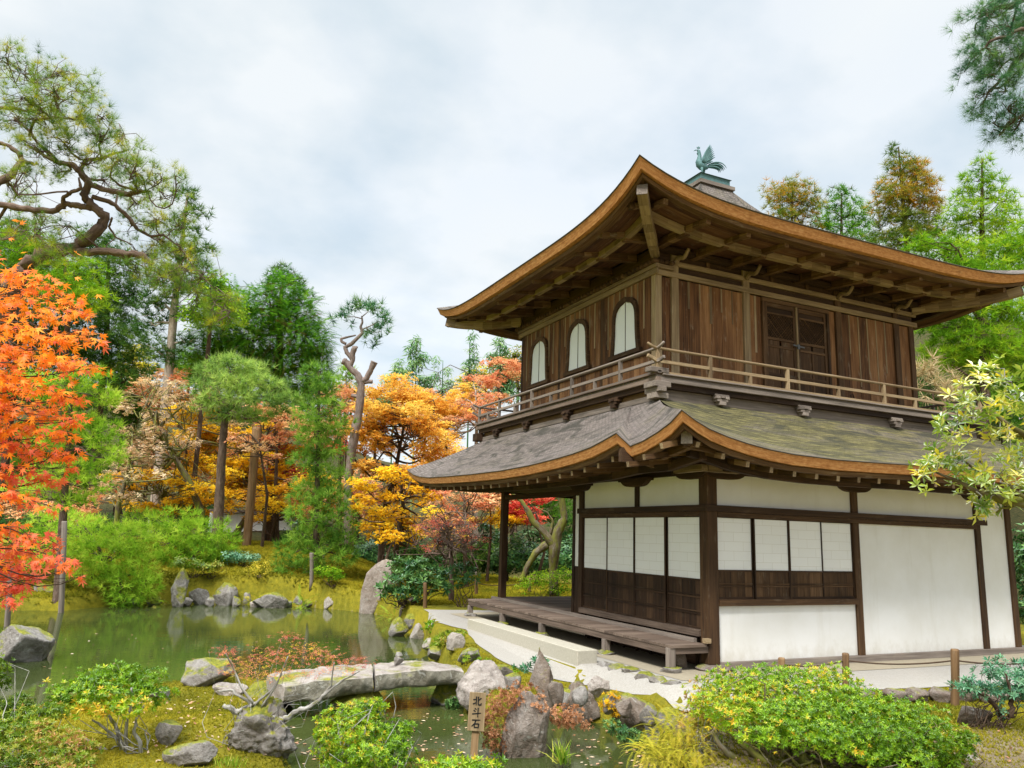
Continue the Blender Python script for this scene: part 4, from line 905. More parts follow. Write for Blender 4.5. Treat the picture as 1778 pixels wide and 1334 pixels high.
# ------------------------------------------------------------------ copper rooster on the roof
def rooster():
    z0 = PZ+0.335; t = thing("rooster_statue", "verdigris copper rooster with raised wing standing on the roof peak", "statue", (CX, CY, z0))
    hr = np.array([_hr[0], _hr[1], 0]); hd = np.array([_hx[0], _hx[1], 0]); k = 0.0072
    P = lambda u, v, w=0.0: np.array([CX, CY, z0])+hr*(u-306)*k+np.array([0, 0, 1])*(207-v)*k+hd*w
    b = MB()
    b.tube([P(326, 158), P(320, 163), P(311, 163), P(301, 160), P(293, 152), P(290, 142), P(292, 130), P(293, 118), P(292, 108), P(290, 100), P(286, 97), P(283, 97)],
           [0.02, 0.05, 0.085, 0.105, 0.105, 0.088, 0.06, 0.048, 0.042, 0.042, 0.030, 0.012], 12)
    for u, w in ((299, -0.045), (309, 0.045)):
        b.tube([P(u, 168, w), P(u+1, 182, w), P(u-1, 200, w), P(u-3, 206, w)], [0.045, 0.022, 0.016, 0.014], 8)
        for du in (-10, -4, 6): b.tube([P(u-2, 205, w), P(u-2+du, 207, w+0.01*du*0.3)], [0.013, 0.006], 6)
    body = b.build("body", COPPER, t)
    b = MB(); b.prism([(0, 0), (-0.012, 0.04), (0.02, 0.03), (0.03, 0.065), (0.052, 0.035), (0.075, 0.05), (0.075, 0.0)], 0.02, P(284, 92, -0.01), hr, (0, 0, 1)); b.build("comb", COPPER, t)
    b = MB(); b.tube([P(281, 96), P(275, 99), P(272, 101)], [0.018, 0.010, 0.003], 6); b.build("beak", COPPER, t)
    b = MB(); b.tube([P(286, 104), P(285, 110), P(286, 115)], [0.010, 0.018, 0.008], 6); b.build("wattle", COPPER, t)
    for s in (-1, 1):
        b = MB()
        for i in range(9):
            f = i/8; a0 = P(300+8*f, 150+2*f, s*0.09); tip = P(326+26*f-7*f*f, 86+44*f**1.4, s*(0.16-0.05*f)); mid = (a0+tip)/2+hr*(-0.03)
            b.tube([a0, a0*0.6+mid*0.4, mid, mid*0.4+tip*0.6, tip], [0.02, 0.024, 0.024, 0.02, 0.006], 6)
        b.build("wing", COPPER, t)
    for i in range(8):
        f = i/7; b = MB(); a0 = P(318, 160+2*f, (i % 3-1)*0.02); w = (i % 3-1)*0.05
        e = P(388-26*f, 168+14*f, w); m1 = P(345-6*f, 138+26*f, w*0.5); m2 = P(376-14*f, 138+26*f, w)
        pts = [((1-q)**3)*a0+3*q*(1-q)**2*m1+3*q*q*(1-q)*m2+q**3*e for q in np.linspace(0, 1, 9)]
        b.tube(pts, [0.016, 0.020, 0.021, 0.021, 0.02, 0.018, 0.015, 0.011, 0.004], 6); b.build("tail_feather", COPPER, t)
rooster()

# ------------------------------------------------------------------ rocks
_ico = bmesh.new(); bmesh.ops.create_icosphere(_ico, subdivisions=5, radius=1.0); ICO_V = np.array([v.co[:] for v in _ico.verts]); ICO_F = np.array([[v.index for v in f.verts] for f in _ico.faces]); _ico.free()
_ico = bmesh.new(); bmesh.ops.create_icosphere(_ico, subdivisions=4, radius=1.0); ICO_V4 = np.array([v.co[:] for v in _ico.verts]); ICO_F4 = np.array([[v.index for v in f.verts] for f in _ico.faces]); _ico.free()
def rock_shape(seed, cuts=16, tall=False, rough=0.05, hi=True, taper=0.0, flat=0.0):
    r = np.random.default_rng(seed); V = (ICO_V if hi else ICO_V4).copy()
    n = r.normal(size=(cuts, 3)); n /= np.linalg.norm(n, axis=1, keepdims=True); h = r.uniform(0.62, 0.95, cuts)
    s = np.maximum(V@n.T, 1e-3); rr = np.min(np.where(s > 0.05, h/s, 9), axis=1); rr = np.minimum(rr, 1.15)
    V = V*rr[:, None]
    off = Vector((seed*3.7 % 50, seed*1.3 % 50, seed*0.7 % 50))
    d = np.array([mnoise.fractal(Vector(v)*1.7+off, 1.0, 2.0, 3) for v in V]); d2 = np.array([mnoise.fractal(Vector(v)*7+off, 0.7, 2.1, 3) for v in V])
    V = V*(1+rough*1.2*d+rough*0.5*d2)[:, None]
    V -= (V.max(0)+V.min(0))/2; V /= (V.max(0)-V.min(0))/2
    if taper: V[:, :2] *= (1-taper*(V[:, 2:3]*0.5+0.5)); 
    if flat: V[:, 2] = np.minimum(V[:, 2], 1-flat+0.1*V[:, 2])
    return V, (ICO_F if hi else ICO_F4)
def rock_mesh(name, c, size, seed, mat, rot=0.0, lean=(0, 0), parent=None, **k):
    V, F = rock_shape(seed, **k); V = V*np.array(size)/2
    V[:, 0] += lean[0]*V[:, 2]; V[:, 1] += lean[1]*V[:, 2]
    # local x = to the right of the view, y = away
    W = np.outer(V[:, 0], [_hr[0], _hr[1], 0])+np.outer(V[:, 1], [_hx[0], _hx[1], 0]); W[:, 2] = V[:, 2]
    L = root_loc(parent); o_ = np.array(c)-L
    me = bpy.data.meshes.new(name); nf = len(F)
    base = np.zeros(3) if parent is None else o_
    me.from_pydata((W+base).tolist(), [], F.tolist())
    a = me.attributes.new("tint", 'FLOAT', 'POINT'); a.data.foreach_set("value", np.full(len(V), (seed*0.377) % 1.0, np.float32))
    me.polygons.foreach_set("use_smooth", np.ones(nf, bool)); me.update()
    o = link(name, me, mat, parent)
    if parent is None: o.location = [float(q) for q in c]
    return o
def rock(label, u, vb, w, h, mat, seed, z=None, dep=0.8, bury=0.22, name="rock", cat="rock", group=None, **k):
    """a rock whose visible foot is at photo (u,vb), w x h photo pixels large"""
    if z is None: p = ground_at(u, vb)
    else: p = on(u, vb, z=z)
    d = depth(p); W = w*px(d); H = h*px(d)*1.02; H2 = H*(1+bury); D = max(W*dep, 0.1)
    c = p+np.array([_hx[0], _hx[1], 0])*D*0.42; c[2] = p[2]-H*bury+H2/2
    o = rock_mesh(name, c, (W, D, H2), seed, mat, **k); tag(o, label, cat, group); return o
R_ = rock
R_("low mossy boulder on the far shore at the left edge under the red maple leaves", 78, 1052, 92, 34, ROCK_MOSS, 1, z=WZ)
R_("mossy boulder on the far shore beside the left wooden pole", 165, 1052, 74, 34, ROCK_MOSS, 2, z=WZ)
R_("narrow upright stone standing on the far shore right of the low pines", 303, 1055, 30, 66, ROCK_MOSS, 3, z=WZ, dep=0.9, cuts=12)
R_("grey rock on the far shore next to the narrow upright stone", 341, 1050, 38, 27, ROCK, 4, z=WZ)
R_("pale angular rock on the far shore left of the flat one", 386, 1052, 42, 38, ROCK, 5, z=WZ)
R_("small rock half hidden by yellow ferns on the far shore", 424, 1050, 24, 24, ROCK, 6, z=WZ)
R_("long flat grey rock at the far water edge in front of the moss lawn", 464, 1056, 62, 26, ROCK, 7, z=WZ, dep=0.6)
R_("small stone between the fern clumps on the far shore", 517, 1054, 24, 20, ROCK, 8, z=WZ)
R_("little upright stone among ferns left of the big standing stone", 570, 1058, 20, 24, ROCK_PALE, 9, z=WZ)
for i, (u, w, h) in enumerate(((225, 26, 14), (262, 30, 16), (322, 18, 14), (362, 18, 16), (408, 16, 18), (440, 16, 12), (497, 18, 12), (533, 22, 14), (552, 18, 16), (588, 20, 14), (606, 18, 12))):
    R_("small bank stone in the row edging the far moss lawn", u, 1054+(u-400)*0.012, w, h, (ROCK, ROCK_MOSS, ROCK_PINK)[i % 3], 110+i, z=WZ, name="bank_stone", cat="stone", group="bank stones along the far shore", hi=False)
R_("big leaning standing stone at the far corner of the pond", 650, 1067, 76, 92, ROCK_BARE, 12, z=WZ, dep=0.6, lean=(0.24, 0.0), taper=0.30, cuts=12, rough=0.035)
R_("dark rounded rock right of the big standing stone", 708, 1085, 36, 48, ROCK_DARK, 13, z=WZ)
R_("grey rock standing in the water below the moss cushion", 690, 1106, 34, 32, ROCK, 14, z=WZ)
R_("tan pointed stone at the water edge beside the path", 723, 1110, 28, 26, ROCK_PALE, 15, z=WZ, taper=0.3)
R_("round cushion of moss on a stone at the pond corner", 716, 1090, 34, 22, ROCK_MOSS, 16, name="moss_cushion", cat="moss")
R_("large grey rock with yellow moss standing in the pond at the left edge", 6, 1152, 116, 62, ROCK, 17, z=WZ, lean=(-0.2, 0))
R_("rounded pinkish boulder on the island left of the bridge", 351, 1194, 84, 46, ROCK, 18)
R_("flat pale stone lying on the moss beside the bridge end", 393, 1210, 60, 20, ROCK_PINK, 19, dep=0.7)
R_("small grey stone beside the left azalea crown", 270, 1216, 34, 20, ROCK, 20)
R_("pale slab-like rock at the bottom edge near the twisted shrub", 318, 1334, 96, 40, ROCK, 21, dep=0.6)
R_("rough dark rock with holes under the lichen-covered shrub", 445, 1322, 128, 98, ROCK, 22, dep=0.6, rough=0.24, cuts=20)
R_("small mottled rock on the slope of the moss island", 285, 1298, 48, 40, ROCK, 23)
R_("large pink-grey boulder carrying the right end of the bridge", 838, 1228, 104, 70, ROCK_PINK, 24, z=WZ+0.15, cuts=22, rough=0.10)
R_("tall dark pointed stone behind the brown dry shrub", 938, 1232, 70, 98, ROCK_DARK, 25, z=WZ+0.1, taper=0.55, lean=(0.06, 0), cuts=14)
for i, (u, v, w, h) in enumerate(((965, 1212, 30, 26), (1008, 1216, 30, 22), (1065, 1228, 36, 24), (1085, 1236, 30, 22), (1130, 1250, 36, 26), (1160, 1262, 36, 30), (1185, 1270, 34, 30), (890, 1196, 30, 24), (860, 1180, 26, 16))):
    R_("small bank stone holding the edge of the gravel path above the inlet", u, v, w, h, (ROCK_DARK, ROCK, ROCK_MOSS)[i % 3], 130+i, z=-0.2, name="bank_stone", cat="stone", group="bank stones along the gravel path", hi=False, bury=0.6)
R_("small greenish stone right of the tall pointed stone", 986, 1240, 30, 40, ROCK, 26, z=WZ+0.12)
R_("wedge-shaped grey rock at the edge of the right-hand water", 1012, 1252, 80, 60, ROCK_DARK, 27, z=WZ+0.05, taper=0.4)
R_("round pinkish stone at the edge of the gravel path", 1041, 1212, 42, 34, ROCK_PINK, 28)
R_("dark rounded rock with pale lichen above the right-hand water", 1108, 1272, 86, 58, ROCK_DARK, 29, z=WZ+0.1, cuts=22)
R_("small brown stone at the water edge below the dark lichened rock", 1150, 1300, 56, 36, ROCK, 30, z=WZ+0.05)
R_("big leaning stone standing in the water behind the wooden sign", 912, 1336, 104, 122, ROCK_DARK, 33, z=WZ-0.1, taper=0.35, lean=(0.12, 0.0), cuts=13, dep=0.7, rough=0.07)
R_("low grey stone in front of the gravel path beyond the bridge", 762, 1148, 44, 22, ROCK, 34)
R_("bluish grey stone left of the right bridge abutment", 815, 1152, 44, 24, ROCK, 35)
R_("flat pale stone bordering the path near the pond corner", 745, 1128, 30, 18, ROCK_PALE, 36)
R_("small stone beside the yellow grasses next to the path", 790, 1128, 34, 26, ROCK_PALE, 37)
R_("mossy stone between bridge abutment and pointed stone", 872, 1186, 44, 28, ROCK_MOSS, 38)
R_("small mossy stone at the foot of the round pinkish stone", 1072, 1234, 40, 22, ROCK_MOSS, 39)
R_("dark stone lying on the moss below the blue-green shrub", 1702, 1262, 60, 30, ROCK_DARK, 40, dep=0.6)
R_("white flat stone at the bottom right beside the azalea", 1690, 1330, 54, 14, ROCK_PALE, 41, dep=0.6)
R_("mossy pier rock under the middle of the bridge", 612, 1246, 92, 48, ROCK_MOSS, 42, z=WZ, dep=0.9, cuts=20)
R_("dark mossy rock in the shadow under the right bridge end", 775, 1226, 60, 44, ROCK_MOSS, 43, z=WZ)
R_("rocky foot under the left bridge end", 462, 1226, 84, 40, ROCK_MOSS, 44, z=WZ)
for i, (u, v) in enumerate(((1052, 1160), (1075, 1164), (1098, 1171), (1122, 1179), (1146, 1186), (1168, 1192), (1190, 1200))):
    R_("flat kerb stone in the row between drip line and gravel path", u, v, 38, 10, ROCK, 60+i, name="kerb_stone", cat="kerb stone", group="kerb stones along the veranda", hi=False, bury=0.8)
for i, u in enumerate((1300, 1345, 1395, 1450, 1505, 1560, 1602, 1640, 1682, 1725, 1770)):
    R_("dark edging stone between the sand and the moss in front of the white wall", u, 1224-0.004*(u-1300), 46, 24, ROCK_DARK, 70+i, name="edging_stone", cat="edging stone", group="edging stones below the sand strip", hi=False)
for i, (x, y) in enumerate(((-0.74, 0.02), (-0.74, 1.86), (-0.74, 4.25), (-0.74, 6.15), (-0.74, 8.02))):
    o = rock_mesh("foundation_stone", (x, y, 0.03), (0.34, 0.30, 0.16), 90+i, ROCK, hi=False, flat=0.3); tag(o, ["foundation stone under the nearest veranda leg", "foundation stone under the veranda leg at the end of the step block", "foundation stone under the middle veranda leg behind the step block", "foundation stone under the second farthest veranda leg", "foundation stone under the farthest veranda leg"][i], "foundation stone", "stones under the veranda legs")
o = rock_mesh("foundation_stone", (0.06, -0.02, 0.02), (0.62, 0.5, 0.2), 97, ROCK_DARK, hi=False, flat=0.3); tag(o, "flat foundation stone under the corner post of the pavilion", "foundation stone")
o = rock_mesh("rock", (-0.38, 0.28, 0.16), (0.26, 0.2, 0.42), 99, ROCK_DARK, hi=False, cuts=9); tag(o, "dark upright stone under the near end of the veranda", "rock")
# ------------------------------------------------------------------ granite step in front of the veranda
b = MB(); b.box((-1.77, 1.08, -0.24), (-1.40, 5.7, 0.215)); st = b.build("stone_step", GRANITE, None, 0.012); tag(st, "long pale granite step block in front of the veranda", "stone step")

# ------------------------------------------------------------------ stone bridge
BR = thing("stone_bridge", "arched bridge of two long rough stone slabs over the pond inlet", "bridge", on(646, 1180, z=-0.1))
def slab(sec, seed):
    """sec: (u_back,v_back,u_front,v_front,z_top,v_bottom_front)"""
    L = root_loc(BR); rows = []
    S = []
    for ub, vb, uf, vf, zt, vl in sec:
        B = on(ub, vb, z=zt); Fp = on(uf, vf, z=zt); th = (vl-vf)*px(depth(Fp))*1.02; S.append((B, Fp, th))
    n = 64; xs = np.linspace(0, len(S)-1, n); rings = []
    for q in xs:
        i = min(int(q), len(S)-2); f = q-i
        B = S[i][0]*(1-f)+S[i+1][0]*f; Fp = S[i][1]*(1-f)+S[i+1][1]*f; th = S[i][2]*(1-f)+S[i+1][2]*f
        z = np.array([0, 0, 1.0]); ring = []
        for k in range(9): t = k/8; ring.append(B*(1-t)+Fp*t-z*th*(0.05*(abs(2*t-1)**8)))
        o = (Fp-B)/np.linalg.norm(Fp-B)
        for k in range(1, 8): t = k/8; ring.append(Fp-z*th*(0.06+0.93*t)+o*0.03*math.sin(t*3.1))
        for k in range(9): t = k/8; ring.append(Fp*(1-t)+B*t-z*th*(1-0.06*abs(2*t-1)**4)-o*0.04*(1 if k == 0 else 0))
        for k in range(1, 8): t = k/8; ring.append(B-z*th*(1-0.9*t)-o*0.04*math.sin(t*3.1))
        rings.append(ring)
    rings = np.array(rings)
    for a in range(rings.shape[0]):
        for k in range(rings.shape[1]):
            p = rings[a, k]; nv = mnoise.fractal(Vector(p)*2.3+Vector((seed, 0, 0)), 0.8, 2.0, 4); n2 = mnoise.noise_vector(Vector(p)*5)
            c = rings[a].mean(0); d = (p-c); d /= np.linalg.norm(d)+1e-9; rings[a, k] = p+d*nv*0.06+np.array(n2)*0.022
    b = MB(); m_ = rings.shape[1]; gg = np.concatenate([rings, rings[:, :1]], 1)
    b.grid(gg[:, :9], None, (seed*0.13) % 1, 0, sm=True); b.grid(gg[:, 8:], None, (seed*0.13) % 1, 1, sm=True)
    for r, fl in ((rings[0], False), (rings[-1], True)):
        c = r.mean(0); m = len(r); b.add([c]+list(r), [((0, i+1, (i+1) % m+1) if not fl else (0, (i+1) % m+1, i+1)) for i in range(m)], None, (seed*0.13) % 1)
    return b.build("slab", [ROCK_PINK, BRIDGE_FACE], BR)  # sunlit tone painted on the top, mossy shaded tone on the other faces
slab([(464, 1172, 496, 1194, -0.17, 1220), (510, 1161, 545, 1182, -0.10, 1218), (560, 1156, 590, 1180, -0.08, 1212), (612, 1153, 628, 1176, -0.06, 1207), (645, 1152, 648, 1174, -0.055, 1202)], 3)
slab([(649, 1152, 652, 1172, -0.045, 1199), (682, 1147, 694, 1167, -0.035, 1196), (736, 1147, 735, 1163, -0.03, 1193), (778, 1153, 782, 1164, -0.05, 1190), (800, 1158, 806, 1166, -0.07, 1188)], 8)
p = on(692, 1155, z=-0.035)
CR = thing("stacked_stones", "two small stones stacked on top of the bridge", "stones", p)
d_ = px(depth(p))
rock_mesh("lower_stone", p+np.array([0, 0, 7*d_]), (18*d_, 15*d_, 16*d_), 51, ROCK, parent=CR, hi=False); rock_mesh("upper_stone", p+np.array([0, 0, 18*d_]), (13*d_, 11*d_, 10*d_), 52, ROCK, parent=CR, hi=False)

# ------------------------------------------------------------------ wooden sign: 北斗石
INK = plain("black_ink", (0.012, 0.012, 0.012), 0.6, 0.2, 0, 0.05)
def sign():
    p = on(822, 1322, z=WZ); d = depth(p); k = px(d); p = p+np.array([0, 0, -0.0])
    t = thing("wooden_sign", "small upright wooden sign board on a stake with three black characters", "sign", p)
    ex = np.array([_hr[0], _hr[1], 0]); ez = np.array([0.035, 0.0, 1.0]); ez /= np.linalg.norm(ez); ez = ez-ex*0; ey = np.cross(ez, ex)
    ex = np.cross(ey, ez)*1.0; ex /= np.linalg.norm(ex)
    H = (1322-1210)*k
    def bar(b, a0, a1, z0, z1, y0, y1, **kw):
        V = [p+ex*a+ez*z+ey*y for z in (z0, z1) for (a, y) in ((a0, y0), (a1, y0), (a1, y1), (a0, y1))]
        F = [(3, 2, 1, 0), (4, 5, 6, 7), (0, 1, 5, 4), (1, 2, 6, 5), (2, 3, 7, 6), (3, 0, 4, 7)]
        if np.dot(np.cross(ex, ez), ey) > 0: F = [f[::-1] for f in F]
        b.add(V, F, [(float(np.dot(v-p, ez)), float(np.dot(v-p, ex)), float(np.dot(v-p, ey))) for v in V], **kw)
    b = MB(); bar(b, -0.042, 0.042, -0.5, 0.42, 0.0, 0.05); b.build("stake", W_LOG, t)
    bw = 29*k/2; z0, z1 = 50*k, 113*k
    b = MB(); bar(b, -bw, bw, z0, z1, -0.026, -0.001); board = b.build("board", W_BOARD, t)
    chars = [
        [[(.04, .62), (.36, .68)], [(.38, .96), (.38, .04)], [(.02, .16), (.40, .34)], [(.92, .82), (.64, .58)], [(.60, .96), (.60, .20), (.68, .10), (.90, .10), (.95, .30)]],
        [[(.28, .92), (.44, .78)], [(.16, .70), (.36, .56)], [(.02, .30), (.97, .44)], [(.64, .98), (.64, .0)]],
        [[(.05, .86), (.95, .90)], [(.48, .87), (.36, .52), (.04, .20)], [(.32, .48), (.34, .04)], [(.32, .47), (.82, .48), (.78, .04)], [(.35, .10), (.78, .11)]]]
    s = 15.5*k; cz = z1-21.5*k
    for ch in chars:
        b = MB()
        for stx in ch:
            n = len(stx)
            for i in range(n-1):
                a = np.array(stx[i]); c = np.array(stx[i+1]); dv = c-a; L = np.linalg.norm(dv); dv /= L; nn = np.array([-dv[1], dv[0]])
                w0 = 0.075; w1 = 0.045 if i == n-2 else 0.065
                q = [a-dv*0.02-nn*w0, c+dv*0.02-nn*w1, c+dv*0.02+nn*w1, a-dv*0.02+nn*w0]
                V = [p+ex*((x-0.5)*s)+ez*(cz+y*s)+ey*yy for yy in (-0.0295-0.0004*i, -0.0255) for x, y in q]
                F = [(0, 1, 2, 3), (7, 6, 5, 4), (0, 4, 5, 1), (1, 5, 6, 2), (2, 6, 7, 3), (3, 7, 4, 0)]
                b.add(V, F)
        b.build("character", INK, board); cz -= 18.6*k
W_BOARD = wood("sign_board", (0.17, 0.115, 0.06), (0.33, 0.24, 0.135), (0.46, 0.36, 0.225), 0.12)
sign()

# ------------------------------------------------------------------ stakes, ropes, poles, props
def stake(label, u, vb, vt, wpx, z=None, group=None, mat=None, ut=None, name="wooden_stake", cat="stake"):
    p = ground_at(u, vb) if z is None else on(u, vb, z=z); d = depth(p); q = at(u if ut is None else ut, vt, d)
    b = MB(); r = wpx*px(d)/2; b.tube([p-np.array([0, 0, 0.3]), p, p*0.5+q*0.5+np.array([r*0.1, 0, 0]), q-np.array([0, 0, r*0.3]), q], [r*1.02, r*1.04, r*0.97, r, r*0.8], 12, wob=0.05)
    o = b.build(name, mat or W_LOG); tag(o, label, cat, group); return p, q
G1 = "stakes of the low rope fence"
s = [stake("thin grey stake on the moss behind the standing stone", 738, 1056, 1012, 7, group=G1), stake("thin brown stake left of the far end of the veranda", 827, 1034, 1006, 6, group=G1), stake("thin stake seen behind the porch floor between the posts", 919, 1030, 1004, 6, group=G1)]
s2 = [stake("brown stake rising behind the top left of the big azalea", 1357, 1200, 1142, 12, group=G1), stake("brown stake behind the middle top of the big azalea", 1468, 1198, 1134, 12, group=G1), stake("thick brown stake standing free between sand and moss at the right", 1658, 1226, 1127, 14, group=G1), stake("brown stake at the right end of the rope, outside the azalea", 1840, 1226, 1126, 14, group=G1)]
ROPE = plain("dark_rope", (0.07, 0.045, 0.03), 0.9, 0.1)
def rope(label, posts, f, sag, r):
    b = MB(); pts = []
    for (a, b_), (c, d) in zip(posts[:-1], posts[1:]):
        p = a+(b_-a)*f; q = c+(d-c)*f
        for i in range(10):
            t = i/10; pts.append(p+(q-p)*t-np.array([0, 0, sag*4*t*(1-t)]))
    pts.append(q); b.tube(pts, r, 6); tag(b.build("rope", ROPE), label, "rope")
rope("thin rope strung between the stakes behind the standing stone", s, 0.75, 0.10, 0.012)
rope("dark rope sagging between the stakes in front of the white wall", s2, 0.80, 0.05, 0.011)
stake("bare wooden pole standing in the water under the left pine", 106, 1064, 905, 9, z=WZ, mat=W_GREY, ut=112, name="wooden_pole", cat="pole", group="poles propping the shore pines")
stake("bare wooden pole in the water at the left edge behind the maple leaves", 12, 1088, 985, 9, z=WZ, mat=W_GREY, ut=19, name="wooden_pole", cat="pole", group="poles propping the shore pines")
stake("thick brown prop post under the round-topped pine's right side", 428, 948, 742, 15, ut=446, name="prop_post", cat="post")
stake("thin grey post at the foot of the tiered pine", 541, 1010, 960, 7, mat=W_GREY, name="prop_post", cat="post")
# distant white garden wall
p0 = at(360, 946, 41); p1 = at(520, 951, 44); gw = thing("garden_wall", "white plastered garden wall glimpsed between tree trunks", "wall", (p0+p1)/2)
b = MB(); h_ = 1.5; m_ = (p0+p1)/2; b.bar(np.array([p0[0], p0[1], 1.6]), np.array([p1[0], p1[1], 1.6]), 0.3, 2.2); b.build("wall", PLASTER, gw)
b = MB(); b.bar(np.array([p0[0], p0[1], 2.78]), np.array([p1[0], p1[1], 2.78]), 0.8, 0.14); b.build("coping", W_GREY, gw)
# ------------------------------------------------------------------ leaf shapes (local Z = facing / growing direction)
def diamond(x0, L, w, az, el, fold=0.12, droop=0.0):
    """one folded leaf from radius x0, length L, turned az round Z and raised el"""
    ca, sa, ce, se = math.cos(az), math.sin(az), math.cos(el), math.sin(el); out = []
    for l, s, h in ((0, 0, 0), (0.5, w/2, fold*w), (1, 0, -droop), (0.5, -w/2, fold*w)):
        x = x0+l*L; y = s*L; z = h*L
        X = x*ce-z*se; Zz = x*se+z*ce; out.append((X*ca-y*sa, X*sa+y*ca, Zz))
    return out
def combine(leaves):
    V = []; F = []
    for lf in leaves: b = len(V); V += lf; F += [(b, b+1, b+2), (b, b+2, b+3)]
    return np.array(V), np.array(F)
_rr = random.Random(5)
def T_sprig(n=5, w=0.5, el=0.12, spread=1.0): return combine([diamond(0.1, _rr.uniform(.6, 1), w, 2*math.pi*k/n*spread+_rr.uniform(-.3, .3), el+_rr.uniform(-.25, .25)) for k in range(n)])
def T_rosette(n=7, w=0.36, e0=0.25, e1=1.0): return combine([diamond(0.03, _rr.uniform(.7, 1), w, 2.4*k, e0+(e1-e0)*k/n+_rr.uniform(-.12, .12), 0.2, 0.10) for k in range(n)])
def T_tuft(n=16, w=0.035, e0=0.15, e1=1.5):
    V = []; F = []
    for k in range(n):
        az = 2.399*k+_rr.uniform(-.2, .2); el = e0+(e1-e0)*_rr.random(); L = _rr.uniform(.7, 1); d = np.array([math.cos(az)*math.cos(el), math.sin(az)*math.cos(el), math.sin(el)])
        s = np.cross(d, [_rr.uniform(-1, 1), _rr.uniform(-1, 1), _rr.uniform(-1, 1)]); s /= np.linalg.norm(s)+1e-9; b = len(V)
        V += [s*w*0.5, d*L, -s*w*0.5]; F.append((b, b+1, b+2))
    return np.array(V), np.array(F)
def T_maple(n=7):
    """a seven-lobed maple leaf lying in XY, stalk at the origin"""
    V = [(0.30, 0, 0.0)]; ring = []
    lob = [(-2.35, .38), (-1.55, .62), (-0.78, .86), (0, 1.0), (0.78, .86), (1.55, .62), (2.35, .38)]
    for i, (a, r) in enumerate(lob):
        if i: am = (lob[i-1][0]+a)/2; ring.append((0.30+0.17*math.cos(am), 0.17*math.sin(am), 0.015))
        for da, q in ((-0.16, 0.55), (0, 1.0), (0.16, 0.55)): rr = r*q*0.70; ring.append((0.30+rr*math.cos(a+da), rr*math.sin(a+da), -0.10*q*q*r))
    ring.append((0.0, 0, 0)); V += ring; m = len(ring)
    return np.array(V), np.array([(0, i+1, (i+1) % m+1) for i in range(m)])
def T_frond(n=9, L=1.0, w=0.26, droop=0.35):
    """flat spray along X with paired side blades"""
    V = []; F = []
    for k in range(n):
        t = (k+0.5)/n; x = t*L; z = -droop*t*t
        ln = w*(1-abs(t-0.35)*1.1)*_rr.uniform(.8, 1.1)
        for s in (1, -1):
            b = len(V); V += [(x-0.3/n, 0, z), (x+0.25/n, 0, z), (x+ln*0.55, s*ln, z-0.12*ln)]; F.append((b, b+1, b+2) if s > 0 else (b, b+2, b+1))
    return np.array(V), np.array(F)
def T_hang(n=5):
    """drooping leaves (bamboo)"""
    return combine([diamond(0.05, _rr.uniform(.7, 1.1), 0.17, 2*math.pi*k/n+_rr.uniform(-.4, .4), -0.5+_rr.uniform(-.3, .3)) for k in range(n)])
def tarea(T, F): a = T[F[:, 0]]; return 0.5*np.linalg.norm(np.cross(T[F[:, 1]]-a, T[F[:, 2]]-a), axis=1).sum()

